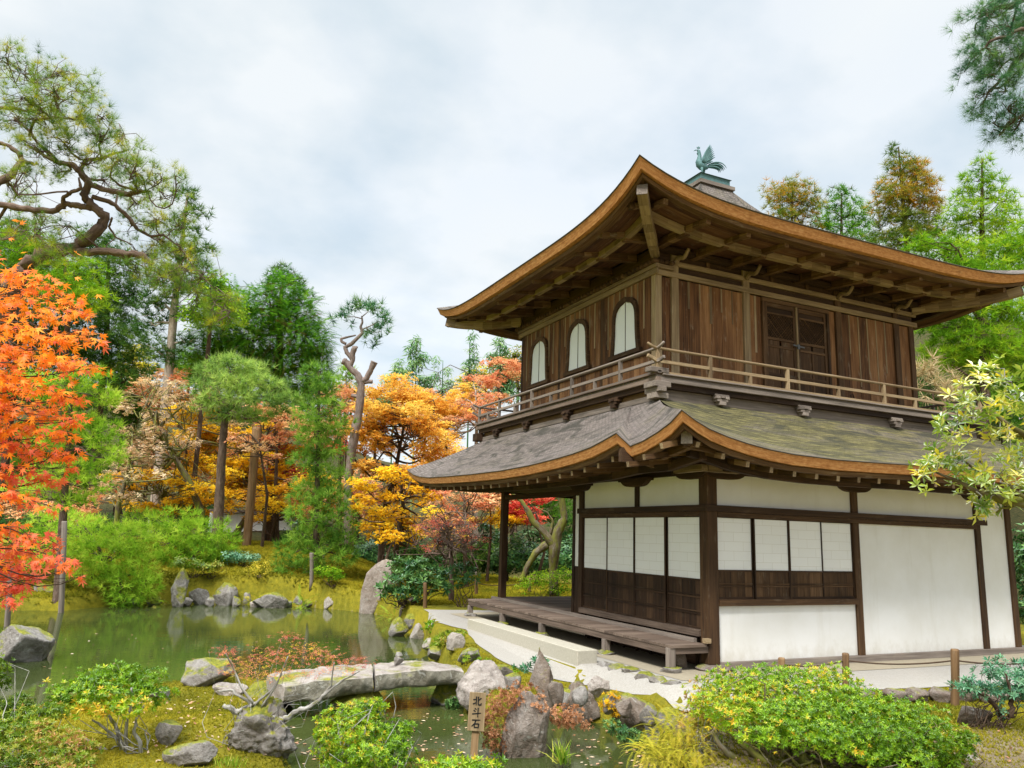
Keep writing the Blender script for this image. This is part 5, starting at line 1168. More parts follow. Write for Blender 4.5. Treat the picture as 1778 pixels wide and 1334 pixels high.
# ------------------------------------------------------------------ foliage
UP = np.array([0, 0, 1.0]); HR3 = np.array([_hr[0], _hr[1], 0]); HX3 = np.array([_hx[0], _hx[1], 0])
def C(u, v, rx, ry, d, rd=None):
    """a clump seen at photo (u,v) with radii rx, ry (photo px), d metres deep"""
    k = px(d); return (at(u, v, d), rx*k, (rd if rd else 0.5*(rx+ry))*k, ry*k)
def fill(clumps, tmpl, size, cover, mode, tvar=0.20, shell=2.4, nmax=60000, hollow=0.0):
    """positions, frames, tints of the leaves filling the clumps"""
    T, F = tmpl; A = tarea(T, F)*size*size; Pp = []; Nn = []; Tt = []
    for c in clumps:
        p, rx, rd, ry = c[:4]; t0 = c[4] if len(c) > 4 else 0.5
        n = int(min(nmax, max(3, cover*math.pi*rx*ry/A*2.1)))
        v = RNG.normal(size=(n, 3)); v /= np.linalg.norm(v, axis=1, keepdims=True)+1e-9
        # lumpy outline
        ph = RNG.uniform(0, 6.28, 6); lump = 1+0.21*np.sin(3*v[:, 0]+ph[0])*np.sin(4*v[:, 2]+ph[1])+0.13*np.sin(7*v[:, 1]+ph[2])*np.sin(6*v[:, 0]+ph[3])
        r = RNG.random(n)**(1/shell)*lump*RNG.normal(1, 0.07, n)
        if hollow: r = np.maximum(r, hollow)
        P = p+(v[:, :1]*HR3*rx+v[:, 1:2]*HX3*rd+v[:, 2:3]*UP*ry)*r[:, None]
        N = v[:, :1]*HR3/rx+v[:, 1:2]*HX3/rd+v[:, 2:3]*UP/ry; N /= np.linalg.norm(N, axis=1, keepdims=True)+1e-9
        Pp.append(P); Nn.append(N); cj = RNG.normal(0, tvar*0.6); Tt.append(np.clip(t0+cj+RNG.normal(0, tvar, n), 0, 1))
    P = np.concatenate(Pp); N = np.concatenate(Nn); t = np.concatenate(Tt); n = len(P); rnd = RNG.normal(size=(n, 3))
    if mode == 'tuft': D = N*0.7+UP*0.75+rnd*0.28
    elif mode == 'rosette': D = N*0.9+UP*0.35+rnd*0.22
    elif mode == 'cushion': D = N*0.8+UP*0.45+rnd*0.3
    elif mode == 'flat': D = UP*1.0+N*0.25+rnd*0.33
    elif mode == 'droop': D = UP+N*0.5+rnd*0.35
    elif mode == 'out': D = N+rnd*0.3
    else: D = rnd
    if mode == 'frond':      # local X outwards and down, Z up
        X = N*np.array([1, 1, 0.5])+rnd*0.45-UP*0.12; X /= np.linalg.norm(X, axis=1, keepdims=True); Zv = UP*0.9+N*0.4+rnd*0.2; Y = np.cross(Zv, X); Y /= np.linalg.norm(Y, axis=1, keepdims=True)+1e-9; Zv = np.cross(X, Y)
        Rm = np.stack([X, Y, Zv], 2)
    else: Rm = frames(D)
    return P, Rm, t
def leaves(parent, name, mat, clumps, tmpl, size, cover, mode, **k):
    P, Rm, t = fill(clumps, tmpl, size, cover, mode, **k)
    s = size*RNG.uniform(0.75, 1.2, len(P)); return leaf_mesh(name, mat, parent, P, Rm, s, tmpl[0], tmpl[1], t)
def jit(a): return RNG.normal(0, a, 3)
def twig(b, p, q, r0, r1, bend=0.12, n=5, sag=0.0, sides=6):
    p = np.array(p); q = np.array(q); L = np.linalg.norm(q-p); o1 = jit(bend*L); pts = []; o2 = jit(bend*L*0.6)
    for i in range(n+1):
        t = i/n; pts.append(p+(q-p)*t+o1*math.sin(t*3.14)+o2*math.sin(t*6.28)-UP*sag*L*math.sin(t*3.14))
    b.tube(pts, [r0+(r1-r0)*i/n for i in range(n+1)], sides, cap=False); return pts
def limbs(parent, name, mat, trunk, clumps, r, sub=3, bend=0.10, rb=0.35, tsel=None):
    """trunk: list of (point, radius); a limb to every clump with twigs inside it"""
    b = MB(); pts = [np.array(p) for p, _ in trunk]; rad = [q for _, q in trunk]
    P = []; R = []
    for i in range(len(pts)-1):
        for s in range(4): P.append(pts[i]+(pts[i+1]-pts[i])*s/4); R.append(rad[i]+(rad[i+1]-rad[i])*s/4)
    P.append(pts[-1]); R.append(rad[-1]); b.tube(P, R, 10, wob=0.08); o = b.build("trunk", mat, parent)
    if clumps:
        b = MB(); PA = np.array(P)
        for c in clumps:
            p = c[0]; dist = np.linalg.norm(PA-p, axis=1)+np.maximum(0, PA[:, 2]-p[2])*0.8; k = int(np.argmin(dist)); rr = min(R[k]*0.7, rb*r)
            tg = p-UP*c[3]*0.3; q = twig(b, P[k], tg, rr, rr*0.35, bend, 6)
            for s in range(sub):
                v = RNG.normal(size=3); v /= np.linalg.norm(v); e = p+(HR3*v[0]*c[1]+HX3*v[1]*c[2]+UP*abs(v[2])*c[3])*0.75
                twig(b, q[random.randint(2, 5)], e, rr*0.4, rr*0.1, bend*1.3, 4, sides=5)
        b.build("branches", mat, parent)
    return o

# leaf colours
L_PINE = leaf("pine_needles", [(0.1, (0.07, 0.17, 0.025)), (0.5, (0.19, 0.36, 0.045)), (0.9, (0.36, 0.52, 0.08))], 0.42)
L_PINE2 = leaf("fresh_pine_needles", [(0.1, (0.12, 0.26, 0.02)), (0.5, (0.33, 0.53, 0.045)), (0.9, (0.52, 0.64, 0.08))], 0.42)
L_PINE3 = leaf("soft_pine_needles", [(0.1, (0.10, 0.19, 0.05)), (0.5, (0.25, 0.39, 0.085)), (0.9, (0.42, 0.54, 0.13))], 0.42)
L_PINEB = leaf("blue_pine_needles", [(0.1, (0.035, 0.11, 0.06)), (0.5, (0.075, 0.19, 0.085)), (0.9, (0.17, 0.30, 0.08))], 0.25)
L_PINEN = leaf("near_pine_needles", [(0.05, (0.05, 0.12, 0.03)), (0.45, (0.14, 0.25, 0.04)), (0.75, (0.28, 0.37, 0.04)), (0.95, (0.46, 0.43, 0.03))], 0.30)
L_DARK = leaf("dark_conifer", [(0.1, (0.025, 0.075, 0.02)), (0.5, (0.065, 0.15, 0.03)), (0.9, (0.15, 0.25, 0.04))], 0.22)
L_HINOKI = leaf("cypress_sprays", [(0.05, (0.13, 0.10, 0.03)), (0.2, (0.04, 0.15, 0.014)), (0.55, (0.11, 0.29, 0.022)), (0.9, (0.24, 0.44, 0.04))], 0.25)
L_CEDAR = leaf("cedar_sprays", [(0.1, (0.07, 0.18, 0.012)), (0.5, (0.19, 0.38, 0.018)), (0.9, (0.38, 0.50, 0.03))], 0.3)
L_CEDAR_R = leaf("rusty_cedar_sprays", [(0.1, (0.08, 0.15, 0.02)), (0.5, (0.24, 0.27, 0.035)), (0.68, (0.42, 0.29, 0.04)), (0.9, (0.54, 0.28, 0.04))], 0.3)
L_BAMBOO = leaf("bamboo_leaves", [(0.1, (0.08, 0.20, 0.08)), (0.5, (0.18, 0.34, 0.14)), (0.9, (0.36, 0.47, 0.20))], 0.35)
L_YELLOW = leaf("golden_maple_leaves", [(0.1, (0.58, 0.30, 0.015)), (0.5, (0.76, 0.46, 0.025)), (0.9, (0.80, 0.58, 0.04))], 0.42)
L_GOLD = leaf("orange_gold_maple_leaves", [(0.1, (0.60, 0.27, 0.05)), (0.5, (0.74, 0.42, 0.07)), (0.85, (0.78, 0.54, 0.12))], 0.42)
L_RED = leaf("crimson_maple_leaves", [(0.1, (0.38, 0.030, 0.025)), (0.5, (0.60, 0.07, 0.05)), (0.9, (0.70, 0.17, 0.10))], 0.42)
L_SALMON = leaf("salmon_maple_leaves", [(0.1, (0.54, 0.17, 0.09)), (0.5, (0.68, 0.33, 0.17)), (0.9, (0.72, 0.46, 0.24))], 0.4)
L_BEIGE = leaf("faded_beige_leaves", [(0.1, (0.48, 0.28, 0.16)), (0.5, (0.62, 0.43, 0.27)), (0.9, (0.68, 0.52, 0.34))], 0.35)
L_ORANGE = leaf("orange_maple_leaves", [(0.0, (0.74, 0.10, 0.07)), (0.25, (0.82, 0.20, 0.10)), (0.5, (0.86, 0.22, 0.015)), (0.75, (0.88, 0.32, 0.015)), (1.0, (0.90, 0.46, 0.06))], 0.45, 0.25, 0.4)
L_AZA = leaf("azalea_leaves", [(0.0, (0.06, 0.14, 0.010)), (0.4, (0.16, 0.31, 0.013)), (0.75, (0.30, 0.45, 0.018)), (0.93, (0.50, 0.48, 0.03)), (1.0, (0.64, 0.40, 0.03))], 0.35, 0.10, 0.45)
L_AZA_D = leaf("dull_azalea_leaves", [(0.0, (0.08, 0.15, 0.012)), (0.45, (0.20, 0.31, 0.02)), (0.75, (0.36, 0.37, 0.04)), (1.0, (0.52, 0.27, 0.10))], 0.35, 0.08, 0.45)
L_DEEP = leaf("deep_green_leaves", [(0.1, (0.025, 0.085, 0.03)), (0.5, (0.06, 0.16, 0.045)), (0.9, (0.15, 0.28, 0.07))], 0.22, 0.10, 0.4)
L_TEAL = leaf("blue_green_leaves", [(0.1, (0.045, 0.16, 0.085)), (0.5, (0.09, 0.25, 0.13)), (0.9, (0.19, 0.36, 0.20))], 0.25, 0.14, 0.4)
L_BRANCH = leaf("yellow_green_leaves", [(0.05, (0.10, 0.20, 0.03)), (0.4, (0.30, 0.41, 0.05)), (0.75, (0.52, 0.54, 0.09)), (1.0, (0.74, 0.60, 0.05))], 0.45, 0.3, 0.4)
L_BROWN = leaf("dry_brown_leaves", [(0.1, (0.26, 0.11, 0.05)), (0.5, (0.46, 0.22, 0.11)), (0.9, (0.62, 0.36, 0.22))], 0.35)
L_PINK = leaf("pinkish_red_leaves", [(0.05, (0.42, 0.08, 0.07)), (0.5, (0.58, 0.20, 0.15)), (0.8, (0.66, 0.36, 0.06)), (1.0, (0.70, 0.55, 0.05))], 0.4)
L_FERN = leaf("yellow_fern", [(0.1, (0.28, 0.30, 0.03)), (0.5, (0.50, 0.46, 0.05)), (0.9, (0.68, 0.52, 0.07))], 0.4)
L_GRASS = leaf("grass_blades", [(0.1, (0.13, 0.25, 0.02)), (0.6, (0.30, 0.42, 0.04)), (1.0, (0.52, 0.46, 0.10))], 0.35)
L_STRAW = leaf("straw", [(0.1, (0.34, 0.25, 0.12)), (0.9, (0.58, 0.46, 0.28))], 0.3)
B_PINE = bark("pine_bark", (0.045, 0.03, 0.023), (0.12, 0.08, 0.06), (0.26, 0.19, 0.15))
B_DARK = bark("dark_bark", (0.025, 0.016, 0.011), (0.07, 0.046, 0.03), (0.17, 0.12, 0.085))
B_MOSS = bark("mossy_bark", (0.045, 0.032, 0.02), (0.13, 0.10, 0.06), (0.34, 0.31, 0.25), 0.55)
B_PALE = bark("pale_bark", (0.17, 0.135, 0.11), (0.34, 0.28, 0.235), (0.52, 0.45, 0.39))
B_TWIST = bark("twisted_bark", (0.09, 0.068, 0.058), (0.21, 0.16, 0.14), (0.36, 0.29, 0.26))
B_LICH = bark("lichen_bark", (0.13, 0.115, 0.10), (0.30, 0.285, 0.26), (0.60, 0.60, 0.57), 0.15, 2.2)

SPR = T_sprig(); SPR4 = T_sprig(4, 0.42, 0.0); ROS = T_rosette(); ROS9 = T_rosette(9, 0.33, 0.1, 1.1); TUF = T_tuft(14, 0.075); TUF_B = T_tuft(14, 0.07); TUF_N = T_tuft(30, 0.018, -0.15, 1.5); MAP = T_maple(); FRO = T_frond(); HAN = T_hang()
FERN = T_frond(20, 1.0, 0.17, 0.5)

def base_at(u, v, d):
    p = at(u, v, d); return np.array([p[0], p[1], zg1(p[0], p[1])])
def trunk_px(pts, d, jd=0.0):
    """pts: (u, v, width px) -> [(point, radius)]"""
    return [(at(u, v, d+(RNG.uniform(-jd, jd) if jd else 0)), w*px(d)/2) for u, v, w in pts]
def plant(name, label, cat, u, vb, d, clumps, mat, tmpl, size, cover, mode, trunk=None, bmat=None, group=None, crown="crown", sub=3, r=None, bend=0.1, **k):
    """a plant at depth d: clumps (u, v, rx, ry[, depth offset[, tint]]) in photo px; the stem meets the ground below (u, vb)"""
    base = base_at(u, vb, d); t = thing(name, label, cat, base, group)
    cl = []
    for c in clumps:
        dd = d+(c[4] if len(c) > 4 and c[4] is not None else RNG.uniform(-0.35, 0.35)*(c[2]*px(d))); q = C(c[0], c[1], c[2], c[3], dd)
        cl.append(q+((c[5],) if len(c) > 5 else ()))
    leaves(t, crown, mat, cl, tmpl, size, cover, mode, **k)
    if trunk:
        tr = [(base-UP*0.2, trunk[0][2]*px(d)/2*1.15), (base, trunk[0][2]*px(d)/2)]+trunk_px(trunk[1:], d)
        limbs(t, "trunk", bmat or B_DARK, tr, cl, trunk[0][2]*px(d)/2 if r is None else r, sub, bend)
    return t
# ================================================================== far trees
# tall cedars and evergreens on the left
plant("cedar_tree", "tall slim dark cedar with bare pale trunk left of the broad green cypress", "tree", 292, 690, 36,
      [(325, 340, 26, 14), (338, 372, 30, 16), (322, 400, 34, 16), (350, 432, 26, 12), (312, 440, 40, 18), (345, 462, 22, 12), (300, 480, 40, 20), (285, 505, 40, 18), (330, 500, 24, 12), (270, 530, 34, 18), (318, 545, 28, 14), (262, 560, 34, 18), (322, 590, 22, 14), (275, 605, 30, 20), (300, 620, 26, 16)],
      L_DARK, TUF_B, 0.42, 1.5, 'tuft', [(292, 690, 16), (296, 620, 15), (302, 540, 13), (312, 450, 9), (326, 335, 3)], B_PALE)
for i, (lab, u, vb, d, cl) in enumerate((
    ("broad dark evergreen behind the big pine at the left edge", 30, 700, 40, [(20, 420, 60, 40), (70, 470, 60, 44), (10, 500, 60, 50), (90, 530, 60, 44), (30, 580, 70, 50), (110, 600, 60, 50), (60, 650, 80, 50), (-40, 560, 70, 90)]),
    ("dark green evergreen between the big pine and the slim cedar", 180, 720, 42, [(170, 430, 44, 34), (205, 470, 46, 34), (150, 490, 50, 36), (215, 520, 44, 34), (170, 550, 60, 40), (220, 590, 50, 40), (160, 620, 60, 40), (215, 650, 60, 40)]))):
    plant("evergreen_tree", lab, "tree", u, vb, d, cl, L_DARK, TUF_B, 0.46, 2.0, 'tuft', [(u, vb, 16), (u+5, (vb+450)/2, 10), (u+8, 440, 4)], B_DARK, "evergreens on the left slope")
plant("cedar_tree", "yellow-green cedar seen under the boughs of the big pine at the left", "tree", 120, 720, 34, [(60, 455, 60, 34), (130, 470, 50, 30), (100, 510, 60, 40), (160, 520, 40, 30), (40, 430, 50, 34)], L_CEDAR, TUF_B, 0.40, 1.3, 'tuft', [(120, 720, 12), (118, 560, 9), (112, 450, 4)], B_DARK)
plant("broadleaf_tree", "tree with yellow-green foliage in the gap right of the slim cedar", "tree", 235, 690, 48, [(232, 615, 26, 18), (222, 640, 34, 20), (258, 640, 22, 16)], L_FERN, SPR, 0.34, 2.0, 'flat', [(235, 690, 5), (235, 630, 3)], B_DARK)
plant("cypress_tree", "broad bright green cypress with a few rusty sprays behind the round-topped pine", "tree", 480, 800, 38,
      [(490, 505, 34, 34), (465, 535, 50, 36), (520, 545, 38, 40), (495, 590, 70, 48), (545, 590, 30, 40), (440, 580, 56, 44), (390, 560, 50, 44), (360, 590, 34, 40), (555, 640, 24, 40), (410, 630, 66, 46), (500, 650, 66, 50), (540, 690, 40, 50), (365, 640, 40, 40), (460, 700, 70, 50), (400, 520, 34, 24, 2), (372, 500, 26, 18, 2)],
      L_HINOKI, FRO, 0.62, 2.4, 'frond', [(480, 800, 20), (484, 650, 16), (488, 500, 4)], B_DARK, shell=3.0)
plant("conifer_tree", "dark conifer top rising above the broad bright cypress", "tree", 490, 800, 44, [(490, 478, 26, 20), (478, 490, 24, 12), (508, 492, 22, 12), (530, 510, 16, 14)], L_DARK, TUF_B, 0.45, 1.5, 'tuft', [(490, 800, 10), (491, 480, 4)], B_DARK)
plant("broadleaf_tree", "light green leafy tree crown between the slim cedar and the cypress", "tree", 350, 720, 34, [(380, 520, 40, 26), (350, 545, 40, 26), (400, 545, 36, 24), (370, 490, 30, 20)], L_CEDAR, SPR4, 0.30, 1.6, 'flat', [(350, 720, 9), (362, 600, 7), (372, 500, 3)], B_DARK)
# bamboo and pale far trees in the notch beside the pavilion
for lab, u, vt, d, wd in (("tall feathery bamboo clump, pointed, left in the gap beside the roof", 722, 592, 50, 30), ("bushy bamboo clump at the left of the pointed bamboo", 684, 632, 52, 26), ("open bamboo plume in the middle of the gap beside the balcony", 815, 582, 54, 20), ("pale bamboo clump next to the balcony end", 868, 592, 50, 30), ("short yellowish bamboo clump between the two plumes", 768, 626, 54, 24)):
    cl = []; n = 8
    for k in range(n):
        f = k/(n-1); cl.append((u+RNG.uniform(-.5, .5)*wd, vt+f*95, wd*(0.30+0.95*f)*RNG.uniform(.7, 1.2), 12))
    plant("bamboo_clump", lab, "bamboo", u, 760, d, cl, L_BAMBOO, HAN, 0.50, 1.0 if "plume" in lab else 1.7, 'droop', [(u, 760, 3), (u, vt+60, 2.2), (u+1, vt, 0.8)], L_BAMBOO, "bamboo in the gap beside the pavilion", sub=2)
# trees on the slope behind the pavilion, right
plant("cedar_tree", "small round tree with orange-green foliage just over the upper roof", "tree", 1372, 640, 40, [(1350, 335, 30, 20), (1385, 330, 34, 22), (1370, 355, 44, 20), (1408, 350, 22, 20), (1355, 375, 30, 16), (1395, 380, 36, 18)], L_CEDAR_R, TUF_B, 0.36, 1.5, 'tuft', [(1372, 640, 8), (1374, 420, 6), (1376, 330, 2)], B_DARK)
plant("cedar_tree", "open green tree with sky between its boughs over the upper roof", "tree", 1460, 640, 42, [(1460, 340, 26, 18), (1440, 365, 26, 18), (1485, 362, 24, 20), (1462, 385, 40, 18), (1500, 390, 24, 20), (1425, 395, 24, 18), (1470, 410, 50, 20), (1500, 425, 40, 18)], L_HINOKI, TUF_B, 0.36, 1.2, 'tuft', [(1460, 640, 8), (1461, 420, 6), (1461, 335, 2)], B_DARK)
plant("cedar_tree", "tallest dark conifer with rusty tips behind the roof", "tree", 1575, 680, 40, [(1550, 262, 10, 12, None, .1), (1560, 285, 26, 16), (1590, 290, 26, 16), (1572, 315, 46, 20), (1605, 320, 26, 18), (1550, 335, 36, 20), (1590, 350, 50, 22), (1540, 365, 36, 22), (1620, 360, 24, 18), (1572, 390, 60, 24, None, .3), (1560, 420, 60, 24, None, .15), (1610, 410, 34, 22, None, .2)], L_CEDAR_R, TUF_B, 0.40, 1.9, 'tuft', [(1575, 680, 14), (1574, 420, 9), (1560, 255, 2)], B_DARK)
plant("cedar_tree", "bright green pointed cedar at the right with airy top", "tree", 1705, 720, 36, [(1705, 285, 20, 18), (1690, 310, 26, 16), (1725, 312, 24, 16), (1705, 335, 40, 16), (1670, 345, 24, 16), (1745, 345, 28, 18), (1705, 365, 60, 18), (1665, 385, 36, 18), (1755, 380, 34, 22), (1710, 405, 70, 22), (1650, 425, 40, 22), (1770, 420, 40, 30)], L_CEDAR, TUF_B, 0.40, 1.25, 'tuft', [(1705, 720, 14), (1705, 420, 9), (1705, 275, 2)], B_DARK)
plant("cedar_tree", "wide yellow-green cedar mass above the right end of the roof", "tree", 1690, 760, 31, [(1590, 425, 30, 16), (1630, 440, 40, 24), (1680, 440, 50, 26), (1740, 445, 50, 30), (1790, 430, 50, 50), (1720, 480, 70, 30), (1660, 470, 50, 20)], L_CEDAR, TUF_B, 0.42, 1.9, 'tuft', [(1690, 760, 16), (1695, 480, 8)], B_DARK)
plant("cedar_tree", "dense lime-green cedar filling the gap under the eave at the right", "tree", 1700, 820, 29, [(1650, 530, 40, 30), (1700, 540, 60, 36), (1760, 540, 50, 40), (1620, 565, 34, 26), (1670, 590, 60, 36), (1740, 600, 60, 40), (1640, 620, 50, 26), (1700, 640, 60, 36), (1770, 650, 50, 50)], L_CEDAR, TUF_B, 0.38, 2.1, 'tuft', [(1700, 820, 16), (1705, 560, 8)], B_DARK)
plant("dry_bush", "straw-coloured dry bush beside the balcony corner at the right", "bush", 1620, 760, 27, [(1610, 640, 22, 26), (1630, 660, 30, 24), (1650, 690, 40, 20), (1600, 665, 16, 20)], L_STRAW, TUF_B, 0.55, 1.0, 'tuft', [(1620, 760, 4), (1620, 680, 3)], B_DARK)
plant("dark_bush", "dark green bush beyond the right end of the white wall", "bush", 1790, 1080, 22, [(1785, 960, 26, 40), (1800, 1010, 30, 50), (1795, 1060, 30, 40)], L_DEEP, SPR, 0.2, 2.2, 'rosette', [(1790, 1080, 6), (1790, 980, 4)], B_DARK)
# a backdrop of individual round trees closing the gaps on the hill
FILL = [(-60, 690, 46, 80, L_DARK), (330, 640, 50, 44, L_HINOKI), (600, 690, 54, 40, L_CEDAR_R), (655, 700, 56, 34, L_GOLD), (900, 640, 58, 50, L_CEDAR_R), (830, 660, 60, 36, L_FERN), (1000, 700, 50, 60, L_CEDAR_R), (1230, 470, 60, 50, L_DARK), (560, 740, 47, 46, L_SALMON), (240, 680, 46, 50, L_BEIGE), (110, 690, 45, 60, L_DARK)]
FW = ["dark evergreen crown at the far left edge of the hill", "green crown between slim cedar and cypress on the hill", "rusty crown behind the tall twisted pine", "gold crown right of the tall twisted pine on the hill", "mixed rusty green crown next to the balcony end", "yellow-green low crown under the bamboo plume", "rusty crown hidden behind the window wall", "dark crown behind the upper roof", "salmon crown behind the tiered pine", "pale beige crown below the slim cedar", "dark crown behind the faded maple at the left"]
for (u, v, d, r, m), lab in zip(FILL, FW):
    plant("hill_tree", lab, "tree", u, v+r*1.6, d, [(u, v-r*.4, r*.6, r*.4), (u-r*.5, v, r*.6, r*.4), (u+r*.5, v, r*.6, r*.45), (u, v+r*.4, r*.9, r*.5)], m, SPR4 if m not in (L_DARK, L_HINOKI) else TUF_B, 0.42, 1.8, 'flat', [(u, v+r*1.6, 7), (u, v, 4)], B_DARK, "trees on the hill behind the garden")
# ================================================================== golden maples behind the pond
def pads(u0, v0, w, h, n, rx, ry, seed):
    """n flat leaf pads scattered in a dome of photo size w x h"""
    r = np.random.default_rng(seed); out = []
    while len(out) < n:
        a, b = r.uniform(-1, 1, 2)
        if a*a+b*b > 1: continue
        k = r.uniform(.6, 1.3); out.append((u0+a*w, v0+b*h, rx*k, ry*k*r.uniform(.8, 1.2), r.uniform(-2.5, 2.5), float(np.clip(r.normal(.5, .18), 0.05, .95))))
    return out
def maple(label, u, vb, d, cl, mat, trunk, cover=1.5, size=0.20, bm=None, tm=SPR, **k):
    return plant("maple_tree", label, "tree", u, vb, d, cl, mat, tm, size, cover, 'flat', trunk, bm or B_DARK, bend=0.16, sub=3, **k)
maple("wide golden-orange maple left of the lower roof tip", 660, 1000, 33, pads(700, 760, 92, 110, 44, 32, 13, 1)+pads(650, 730, 34, 60, 10, 26, 11, 2), L_GOLD, [(660, 1000, 12), (664, 900, 10), (690, 800, 7), (705, 720, 3)], 1.7)
maple("bright orange-yellow maple below the roof tip beside the pond", 690, 990, 28, pads(690, 880, 76, 72, 34, 26, 10, 3), L_YELLOW, [(672, 990, 11), (688, 940, 9), (700, 880, 7), (695, 820, 3)], 1.6)
maple("pale orange maple high on the hill behind the golden one", 770, 900, 40, pads(775, 705, 60, 44, 22, 26, 11, 4), L_GOLD, [(770, 900, 8), (775, 760, 5), (778, 690, 2)], 1.5)
maple("pinkish-red maple on the hill next to the balcony corner", 830, 860, 38, pads(825, 690, 42, 36, 16, 24, 10, 5)+pads(770, 740, 40, 34, 9, 20, 9, 6), L_SALMON, [(830, 860, 7), (828, 740, 5), (826, 680, 2)], 1.2, bm=B_PALE)
maple("coral maple under the tip of the lower roof", 810, 1000, 29, pads(800, 880, 56, 34, 18, 24, 9, 7), L_SALMON, [(800, 1000, 8), (806, 930, 6), (806, 870, 3)], 1.3)
maple("golden maple behind the straight trunk of the round-topped pine", 400, 960, 36, pads(430, 800, 92, 70, 36, 28, 11, 8)+pads(330, 740, 50, 46, 14, 26, 11, 9), L_YELLOW, [(452, 960, 12), (440, 880, 9), (420, 800, 6), (410, 730, 3)], 1.7, bm=B_MOSS)
maple("low yellow maple under the faded maple at the left", 290, 960, 33, pads(260, 850, 76, 38, 24, 24, 9, 10)+pads(350, 870, 60, 30, 14, 24, 9, 11), L_YELLOW, [(300, 960, 10), (292, 900, 8), (280, 850, 4)], 1.5, bm=B_MOSS)
maple("faded beige maple with many bare twigs above the yellow ones", 335, 940, 31, pads(270, 735, 76, 80, 46, 20, 9, 12), L_BEIGE, [(335, 940, 15), (350, 890, 13), (325, 830, 11), (280, 760, 7), (250, 690, 3)], 0.62, 0.13, B_MOSS)
maple("second faded beige maple with a leaning mossy trunk", 200, 940, 29, pads(220, 820, 62, 50, 26, 18, 8, 13), L_BEIGE, [(196, 940, 11), (205, 880, 9), (222, 820, 6), (230, 770, 3)], 0.6, 0.13, B_MOSS)
maple("salmon maple between the round-topped pine and the tiered pine", 480, 960, 34, pads(480, 740, 50, 34, 16, 24, 9, 14)+pads(520, 860, 34, 40, 10, 20, 9, 15), L_SALMON, [(480, 960, 9), (478, 860, 7), (482, 740, 3)], 1.2)
maple("deep red maple pad between the two pines above the gold", 560, 980, 37, [(500, 785, 34, 13, 0, .2), (470, 770, 24, 9, 0, .3), (590, 778, 20, 14, 0, .4), (500, 820, 46, 12, 0, .6), (450, 820, 30, 9, 0, .5), (430, 765, 20, 9, 0, .3), (470, 830, 40, 10, 0, .7)], L_RED, [(520, 980, 8), (505, 880, 6), (495, 780, 3)], 2.0)
maple("rust-orange maple right behind the tiered pine", 590, 960, 33, pads(590, 720, 36, 50, 16, 22, 9, 16), L_SALMON, [(590, 960, 8), (590, 800, 5), (592, 700, 2)], 1.2)
maple("crimson maple seen through the open veranda", 930, 1030, 31, pads(925, 885, 40, 28, 18, 18, 8, 17), L_RED, [(950, 1030, 7), (945, 960, 5), (930, 890, 2)], 1.9)
maple("yellow-olive maple between the veranda posts", 880, 1020, 33, pads(880, 890, 36, 26, 12, 22, 10, 18), L_YELLOW, [(880, 1020, 6), (880, 930, 4), (880, 880, 2)], 1.7)
maple("coral maple behind the first veranda post", 845, 1020, 32, pads(855, 860, 60, 18, 14, 22, 9, 19), L_SALMON, [(850, 1020, 6), (852, 930, 4), (852, 860, 2)], 1.6)
plant("maple_tree", "reddish twiggy bush-like maple beside the deep green shrubs", "tree", 785, 1015, 23, pads(785, 925, 62, 36, 34, 15, 6, 20), L_PINK, SPR4, 0.10, 0.75, 'flat', [(787, 1015, 10), (784, 975, 8), (780, 940, 5), (775, 905, 2)], B_PINE, bend=0.2, sub=6)
# mossy old tree behind the veranda
t = thing("mossy_tree", "old mossy tree with forked twisted trunk behind the veranda", "tree", base_at(960, 1030, 26)); D_ = 26
b = MB()
for pts in ([(962, 1034, 18), (960, 990, 15), (963, 950, 20), (968, 925, 18), (980, 900, 13), (976, 870, 11), (972, 830, 7)], [(963, 948, 18), (945, 925, 12), (925, 905, 10), (917, 888, 9), (905, 870, 6), (880, 850, 4)], [(950, 945, 14), (930, 960, 12), (915, 985, 10), (905, 1012, 9)], [(955, 930, 6), (960, 905, 4), (950, 890, 3), (930, 880, 2)]):
    q = trunk_px(pts, D_); P = []; R = []
    for i in range(len(q)-1):
        for s in range(4): P.append(q[i][0]+(q[i+1][0]-q[i][0])*s/4); R.append((q[i][1]+(q[i+1][1]-q[i][1])*s/4)*RNG.uniform(.9, 1.15))
    P.append(q[-1][0]); R.append(q[-1][1]); b.tube(P, R, 10, wob=0.06)
b.build("trunk", B_MOSS, t)
leaves(t, "crown", L_CEDAR, [C(950, 835, 30, 9, 26), C(985, 850, 20, 8, 26)], SPR4, 0.16, 0.5, 'flat')
# dark evergreen undergrowth closing the view at eye level
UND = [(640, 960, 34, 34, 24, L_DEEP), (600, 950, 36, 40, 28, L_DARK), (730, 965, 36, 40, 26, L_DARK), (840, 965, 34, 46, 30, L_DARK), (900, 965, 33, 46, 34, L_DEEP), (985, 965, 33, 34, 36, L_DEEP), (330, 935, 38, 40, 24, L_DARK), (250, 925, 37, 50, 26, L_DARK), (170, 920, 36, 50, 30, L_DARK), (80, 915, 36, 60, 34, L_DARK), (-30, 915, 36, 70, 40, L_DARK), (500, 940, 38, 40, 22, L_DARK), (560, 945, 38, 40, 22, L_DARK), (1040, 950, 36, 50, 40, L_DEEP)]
UL = ["dark bush right of the tiered pine's foot", "dark hedge bush behind the tiered pine", "dark bush behind the big standing stone", "dark bush seen left of the veranda post", "green bush seen through the open veranda", "dark bush right behind the mossy tree", "dark bush under the golden maple", "dark bush below the low yellow maple", "dark bush between the leaning trunks at the left", "dark bush behind the low pines at the left", "dark bush at the far left edge behind the low pines", "dark bush right of the wooden prop post", "dark bush left behind the tiered pine", "dark bush hidden behind the shoji wall"]
